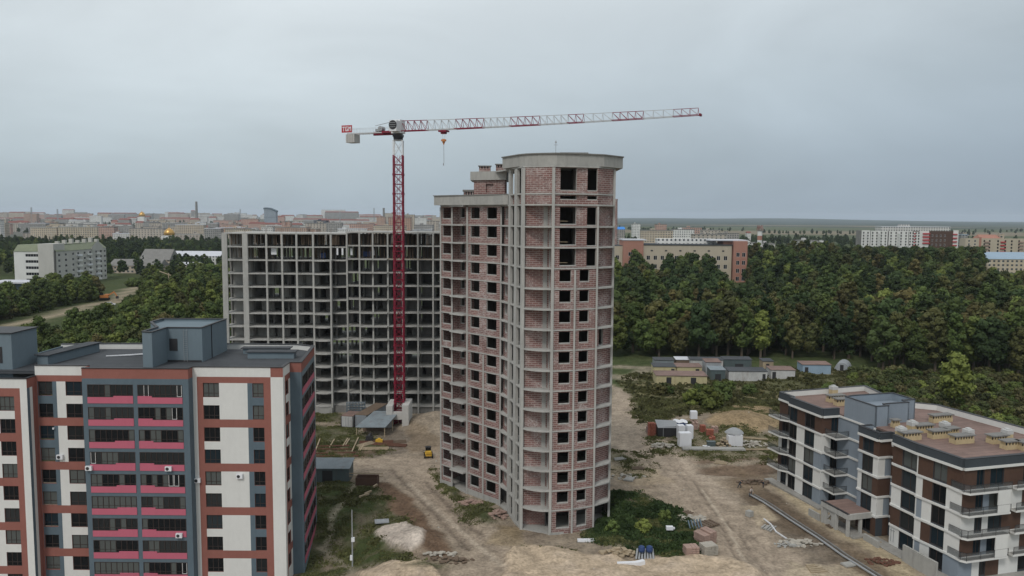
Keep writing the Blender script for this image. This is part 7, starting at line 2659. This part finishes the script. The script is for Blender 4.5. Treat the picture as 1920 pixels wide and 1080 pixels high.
def scatter(n, inside, box, kinds, mats, smin, smax, where, mind=3.2, dens=None):
    placed = []
    cell = {}
    tries = 0
    while len(placed) < n and tries < n * 25:
        tries += 1
        x = tr.uniform(box[0], box[1]); y = tr.uniform(box[2], box[3])
        if not inside(x, y): continue
        md_ = mind * (1 + max(0, y - 300) / 900)
        ci = (int(x // md_), int(y // md_))
        ok = True
        for dx in (-1, 0, 1):
            for dy in (-1, 0, 1):
                for (a, b_) in cell.get((ci[0] + dx, ci[1] + dy), ()):
                    if (a - x) ** 2 + (b_ - y) ** 2 < md_ ** 2: ok = False
        if not ok: continue
        cell.setdefault(ci, []).append((x, y)); placed.append(1)
        kd = tr.choices([k_[0] for k_ in kinds], [k_[1] for k_ in kinds])[0]
        if kd == 'conifer': mt_ = 'leaf_conifer'
        elif kd == 'column': mt_ = 'leaf_dark'
        else:
            mt_ = tr.choices([k_[0] for k_ in mats], [k_[1] for k_ in mats])[0]
            if kd == 'bush' and mt_ == 'leaf_dark': mt_ = 'leaf_mid'
            if kd != 'bush' and mt_ == 'leaf_weed': mt_ = 'leaf_autumn'
        key = (kd, tr.randrange(3 if kd in ('round', 'tall', 'young', 'bush') else 1), mt_)
        s = tr.uniform(smin, smax)
        cand.append((x, y, key, s, where))


def vis(x, y, h=12):
    """inside the picture and not wholly behind the tower, the frame or the near blocks"""
    if y < 60: return False
    px = 960 + x / y * FPX
    py = 405 + (CH - h - float(gz(x, y))) / y * FPX
    if px < -60 or px > 1980 or py > 1090: return False
    if 835 < px < 1130 and y > 125: return False
    if 430 < px < 820 and 190 < y < 2000: return False
    return True


def pxof(x, y): return 960 + x / y * FPX
# wood on the right
def in_right(x, y):
    p = pxof(x, y)
    if not (1138 < p < 1960): return False
    edge = 252 - 8 * math.sin(x * .05) if p < 1480 else 236
    if p > 1600: edge = 250 - (p - 1600) * .05
    if p < 1640: edge = max(edge, 266)
    if y < edge: return False
    if 98 < x < 178 and 548 < y < 600: return False
    if p < 1230 and y > 520 and p > 1150 and tr.random() < .3: return False
    if y > 560 and p < 1210: return False
    if y > 640 and p < 1560: return tr.random() < .5 and y < 700
    if p > 1840 and y > 560: return False
    return y < 800
scatter(2300, in_right, (25, 520, 205, 800), (('round', 7), ('tall', 5), ('column', .6), ('conifer', .4), ('young', .2)), (('leaf_dark', 5), ('leaf_mid', 3.2), ('leaf_autumn', 2.4)), .75, 1.42, 'in the wood on the right', 4.6)
# trees and saplings on the left slope
def in_left(x, y):
    p = pxof(x, y)
    if not (-50 < p < 432): return False
    f = 0
    for (ax, ay), (bx, by) in zip(FR[:-1], FR[1:]):
        L2 = (bx - ax) ** 2 + (by - ay) ** 2
        t_ = max(0, min(1, ((x - ax) * (bx - ax) + (y - ay) * (by - ay)) / L2))
        if math.hypot(x - ax - t_ * (bx - ax), y - ay - t_ * (by - ay)) < 10: return False
    if -345 < x < -255 and 500 < y < 600: return False
    if y > 470 and p < 30: return False
    return True
RP = ((-40, 622), (40, 606), (120, 586), (170, 572), (215, 566), (240, 548), (262, 545))
def road_py(p):
    for (a, ya), (b_, yb) in zip(RP[:-1], RP[1:]):
        if a <= p <= b_: return ya + (yb - ya) * (p - a) / (b_ - a)
    return None
def clear_left(c):
    x, y, key, s, where = c
    p = pxof(x, y); z = float(gz(x, y)); rp = road_py(p)
    if where.endswith('right'):
        ty = 408 + (CH - z - HGT[key[0]] * s) / y * FPX
        if y < 548 and (1160 < p < 1205 and ty < 492 or 1205 < p < 1252 and ty < 498 or 1335 < p < 1370 and ty < 500 or 1368 < p < 1408 and ty < 528): return False
        if p > 1838 and y < 598 and ty < 500: return False
        if p > 1560 and ty < 455: return False
        return True
    if 'scrub' in where or y > 520: return True
    ty = 405 + (CH - z - HGT[key[0]] * s) / y * FPX; by = 405 + (CH - z) / y * FPX
    if -60 < p < 262 and by > (rp or 548) and ty < (rp or 560) + 26: return False
    if -60 < p < 50 and ty < 548 and by > 545: return False
    if 15 < p < 120 and ty < 532: return False
    if 120 < p < 215 and ty < 516: return False
    if 170 < p < 232 and by > 540 and ty < 575 and by < 600 and x > -9999 and abs(p - 203) < 24: return False
    if 215 < p < 300 and ty < 530: return False
    if 300 < p < 350 and ty < 530: return False
    return True
FR = [gp(*q)[:2] for q in ((-40, 622), (40, 606), (120, 586), (170, 572), (215, 566), (240, 548))]
scatter(430, in_left, (-260, -60, 165, 330), (('round', 3), ('young', 5), ('tall', 1)), (('leaf_mid', 6), ('leaf_dark', .8), ('leaf_autumn', 5)), .6, 1.0, 'on the slope behind the painted block', 3.0)
scatter(380, in_left, (-420, -80, 330, 520), (('round', 4), ('young', 4), ('tall', 1)), (('leaf_mid', 6), ('leaf_dark', 1.5), ('leaf_autumn', 2.5)), .55, .95, 'on the slope left of the frame building', 4.0)
scatter(420, in_left, (-420, -120, 330, 600), (('bush', 3), ('young', 2)), (('leaf_mid', 4), ('leaf_dark', 2), ('leaf_autumn', 2)), .7, 1.0, 'on the slope left of the frame building', 3.4)
def in_lfar(x, y):
    p = pxof(x, y)
    return (-40 < p < 432) and (y > 820 or p > 420 or (p < 30 and y > 600))
scatter(1500, in_lfar, (-900, -230, 600, 1230), (('round', 6), ('tall', 2), ('conifer', .4)), (('leaf_dark', 6), ('leaf_mid', 1)), .75, 1.0, 'in the dark belt before the town', 6.5)
def in_mid(x, y):
    p = pxof(x, y); return 200 < p < 420
scatter(90, in_mid, (-480, -240, 600, 800), (('round', 3), ('conifer', 1.5), ('tall', 1)), (('leaf_dark', 4), ('leaf_mid', 2)), .6, .9, 'between the low halls on the left', 9)
def in_town(x, y):
    p = pxof(x, y); return -40 < p < 830
scatter(520, in_town, (-2400, -120, 1300, 3600), (('round', 4), ('tall', 1)), (('leaf_dark', 4),), .6, .95, 'between the town blocks', 12)
def in_fields(x, y):
    p = pxof(x, y); return 1140 < p < 1960 and (fbm(np.array([x * .3]), np.array([y]), .006, 2, 5)[0] > .13)
scatter(900, in_fields, (120, 2400, 860, 3300), (('round', 4), ('tall', 2)), (('leaf_dark', 4),), .7, 1.1, 'in belts across the far fields', 9)
far_keep = [c for c in cand]
near_x = 0
# shrubs on the waste ground
def in_scrub(x, y):
    p = pxof(x, y); q = 407 + CH / y * FPX
    if not (1160 < p < 1960 and 700 < q < 850): return False
    if p < 1500 and q < 726: return False
    if 1215 < p < 1600 and q < 730: return False
    if 1310 < p < 1470 and q > 752: return False
    if p < 1190 + (q - 720) * .6: return False
    if 58 < x < 84 and 98 < y < 150: return False
    return tr.random() < (1.0 if p > 1560 else .14)
scatter(330, in_scrub, (30, 190, 150, 250), (('bush', 6), ('young', .12)), (('leaf_mid', 3), ('leaf_weed', 5), ('leaf_autumn', 1.5)), .5, 1.15, 'on the scrubland behind the low block', 1.7)
near_c = []
for q, s in (((1330, 765), 1.9), ((1300, 760), 1.5), ((1352, 752), 1.7), ((1315, 748), 1.4)):
    a = at(*q); cand.append((a.x, a.y, ('bush', 0, 'leaf_mid'), s, 'by the earth mound'))
for q, s in (((1205, 1000), .7), ((1230, 1010), .8), ((1180, 985), .8), ((1160, 960), .9), ((1270, 1010), .8), ((1150, 1000), .7), ((1245, 980), .6)):
    a = at(*q); cand.append((a.x, a.y, ('bush', 1, 'leaf_mid'), s, 'in the weed patch beside the tower')) if s < .75 else None
for i_, c_ in enumerate(cand):
    if c_[2][0] == 'bush' and c_[4].startswith('on the slope'): cand[i_] = (c_[0], c_[1], c_[2], c_[3] * 2.0, c_[4])
HGT = {'round': 14, 'tall': 18, 'column': 18, 'conifer': 17, 'young': 8, 'bush': 2.6}
for i_, c_ in enumerate(cand):
    if c_[4].startswith('in the wood on the right') and c_[1] < 335 and c_[2][0] in ('round', 'tall') and tr.random() < .45:
        cand[i_] = (c_[0], c_[1], ('tall', c_[2][1], 'leaf_autumn' if tr.random() < .6 else 'leaf_mid'), min(1.05, c_[3]), c_[4])
ok = [c for c in cand if vis(c[0], c[1]) and clear_left(c)]
def score(c): return HGT[c[2][0]] * c[3] / c[1]
def limited(kinds, n):
    s = sorted([c for c in ok if c[2][0] in kinds], key=score, reverse=True)
    return s[:n], s[n:]
t_near, t_far = limited(('round', 'tall', 'young', 'conifer', 'column'), 300)
b_near, b_far = limited(('bush',), 290)
for x, y, key, s, where in t_near + b_near:
    kd = key[0]
    nm, wd, ct = KN[kd]
    z = gh(x, y)
    p_ = pxof(x, y)
    size_w = 'large ' if s > 1.1 else ('small ' if s < .85 else '')
    near_w = 'front' if y < 235 else 'second row' if y < 275 else ('near part' if y < 330 else ('middle' if y < 420 else 'back'))
    if where == 'in the wood on the right':
        mark = ('beside the tower edge' if p_ < 1200 else 'behind the yellow garages' if p_ < 1330 else 'behind the long pale garage' if p_ < 1430 else 'behind the reddish roofed garage' if p_ < 1510 else 'behind the blue garage' if p_ < 1600
                else 'above the slate stair head' if p_ < 1700 else 'above the reddish roof' if p_ < 1800 else 'left of the blue roof' if p_ < 1850 else 'below the blue roof' if p_ < 1890 else 'at the right edge')
        spot = f'{mark}, {near_w} of the wood'
    elif where.startswith('on the scrub'):
        mark = ('near the track' if p_ < 1260 else 'left of the earth mound' if p_ < 1350 else 'below the garages' if p_ < 1500 else 'behind the low block stair head' if p_ < 1700 else 'behind the low block roof' if p_ < 1800 else 'near the right edge')
        spot = f'{mark} on the scrubland, ' + ('nearer side' if y < 185 else 'farther side')
    elif where.startswith('on the slope'):
        mark = ('by the left edge' if p_ < 60 else 'behind the left vent house' if p_ < 170 else 'behind the painted block roof' if p_ < 270 else 'behind the stair head' if p_ < 350 else 'against the frame building')
        spot = f'{mark}, ' + ('low on the slope' if y < 260 else 'half way up the slope' if y < 330 else 'high on the slope')
    else:
        spot = where
    lab = f'{size_w}{WORDS[key[2]]} {wd} {spot}'
    t = thing(nm, lab, ct, (x, y, z), tr.uniform(0, 6.28), f'{size_w}{WORDS[key[2]]} {wd}{"es" if kd == "bush" else "s"} {spot}')
    if kd == 'tall': s *= .92
    t.scale = (s * tr.uniform(.9, 1.15), s * tr.uniform(.9, 1.15), s * tr.uniform(.88, 1.1))
    place('crown', PROTO[key][0], t, (0, 0, 0)); place('trunk', PROTO[key][1], t, (0, 0, 0))


def wood(name, label, pts, cat='wood'):
    """the many remaining trees as one mass, scattered copies of a handful of trees"""
    if not pts: return
    keys = sorted(set(c[2] for c in pts))
    me = bpy.data.meshes.new(name)
    me.from_pydata([(c[0], c[1], gh(c[0], c[1])) for c in pts], [], [])
    for an, tp, vals in (('tree_kind', 'INT', [keys.index(c[2]) for c in pts]), ('tree_size', 'FLOAT', [c[3] for c in pts]), ('tree_turn', 'FLOAT', [tr.uniform(0, 6.28) for c in pts])):
        a = me.attributes.new(an, tp, 'POINT'); a.data.foreach_set('value', vals)
    o = bpy.data.objects.new(name, me); COL.objects.link(o)
    tag(o, label, cat, kind='stuff')
    ng = bpy.data.node_groups.new('wood', 'GeometryNodeTree')
    ng.interface.new_socket('Geometry', in_out='INPUT', socket_type='NodeSocketGeometry')
    ng.interface.new_socket('Geometry', in_out='OUTPUT', socket_type='NodeSocketGeometry')
    gi, go = ng.nodes.new('NodeGroupInput'), ng.nodes.new('NodeGroupOutput')
    jn = ng.nodes.new('GeometryNodeJoinGeometry')
    def attr(n_, ty):
        q = ng.nodes.new('GeometryNodeInputNamedAttribute'); q.data_type = ty; q.inputs[0].default_value = n_; return q.outputs[0]
    kind_, size_, turn_ = attr('tree_kind', 'INT'), attr('tree_size', 'FLOAT'), attr('tree_turn', 'FLOAT')
    rot = ng.nodes.new('ShaderNodeCombineXYZ'); ng.links.new(turn_, rot.inputs[2])
    for i, k_ in enumerate(keys):
        src = SRC[k_]
        oi = ng.nodes.new('GeometryNodeObjectInfo'); oi.inputs['Object'].default_value = src; oi.inputs['As Instance'].default_value = True
        cm_ = ng.nodes.new('FunctionNodeCompare'); cm_.data_type = 'INT'; cm_.operation = 'EQUAL'
        ng.links.new(kind_, cm_.inputs[2]); cm_.inputs[3].default_value = i
        ip = ng.nodes.new('GeometryNodeInstanceOnPoints')
        ng.links.new(gi.outputs[0], ip.inputs['Points']); ng.links.new(cm_.outputs[0], ip.inputs['Selection']); ng.links.new(oi.outputs['Geometry'], ip.inputs['Instance'])
        ng.links.new(rot.outputs[0], ip.inputs['Rotation']); ng.links.new(size_, ip.inputs['Scale'])
        ng.links.new(ip.outputs[0], jn.inputs[0])
    ng.links.new(jn.outputs[0], go.inputs[0])
    md_ = o.modifiers.new('wood', 'NODES'); md_.node_group = ng
    return o


SRC = {}
for o in list(bpy.data.objects):
    if o.type == 'MESH' and o.name.split('.')[0] == 'crown':
        for k_, (cm0, _) in PROTO.items():
            if o.data == cm0 and k_ not in SRC: SRC[k_] = o
have = list(SRC)
def fix(c):
    if c[2] in SRC: return c
    alt = [k_ for k_ in have if k_[0] == c[2][0]] or [k_ for k_ in have if k_[0] == 'round']
    return (c[0], c[1], alt[0], c[3], c[4])
rest = [fix(c) for c in t_far]
wood('wood', 'mass of farther trees closing the view behind the nearer ones', rest)
if b_far: wood('undergrowth', 'mass of low bushes on the far scrubland', [fix(c) for c in b_far])
print('TREES', len(t_near), len(b_near), len(rest), len(b_far), 'TOWN', cnt)

# ================================================================== haze
m = bpy.data.materials.new('air'); m.use_nodes = True
nt = m.node_tree; nt.nodes.clear()
o_ = nt.nodes.new('ShaderNodeOutputMaterial'); v_ = nt.nodes.new('ShaderNodeVolumePrincipled')
v_.inputs['Color'].default_value = (.80, .88, 1.0, 1); v_.inputs['Density'].default_value = 0.000045
v_.inputs['Anisotropy'].default_value = 0.0
nt.links.new(v_.outputs[0], o_.inputs['Volume'])
MATS['air'] = m
zlo = float(ZZ.min()) - 1.5
MB().box(-21000, 21000, -7000, 23000, zlo, max(float(ZZ.max()) + 5, 200)).build('haze', 'air', None, kind='stuff', label='pale even haze in the air over the town and fields', cat='haze')
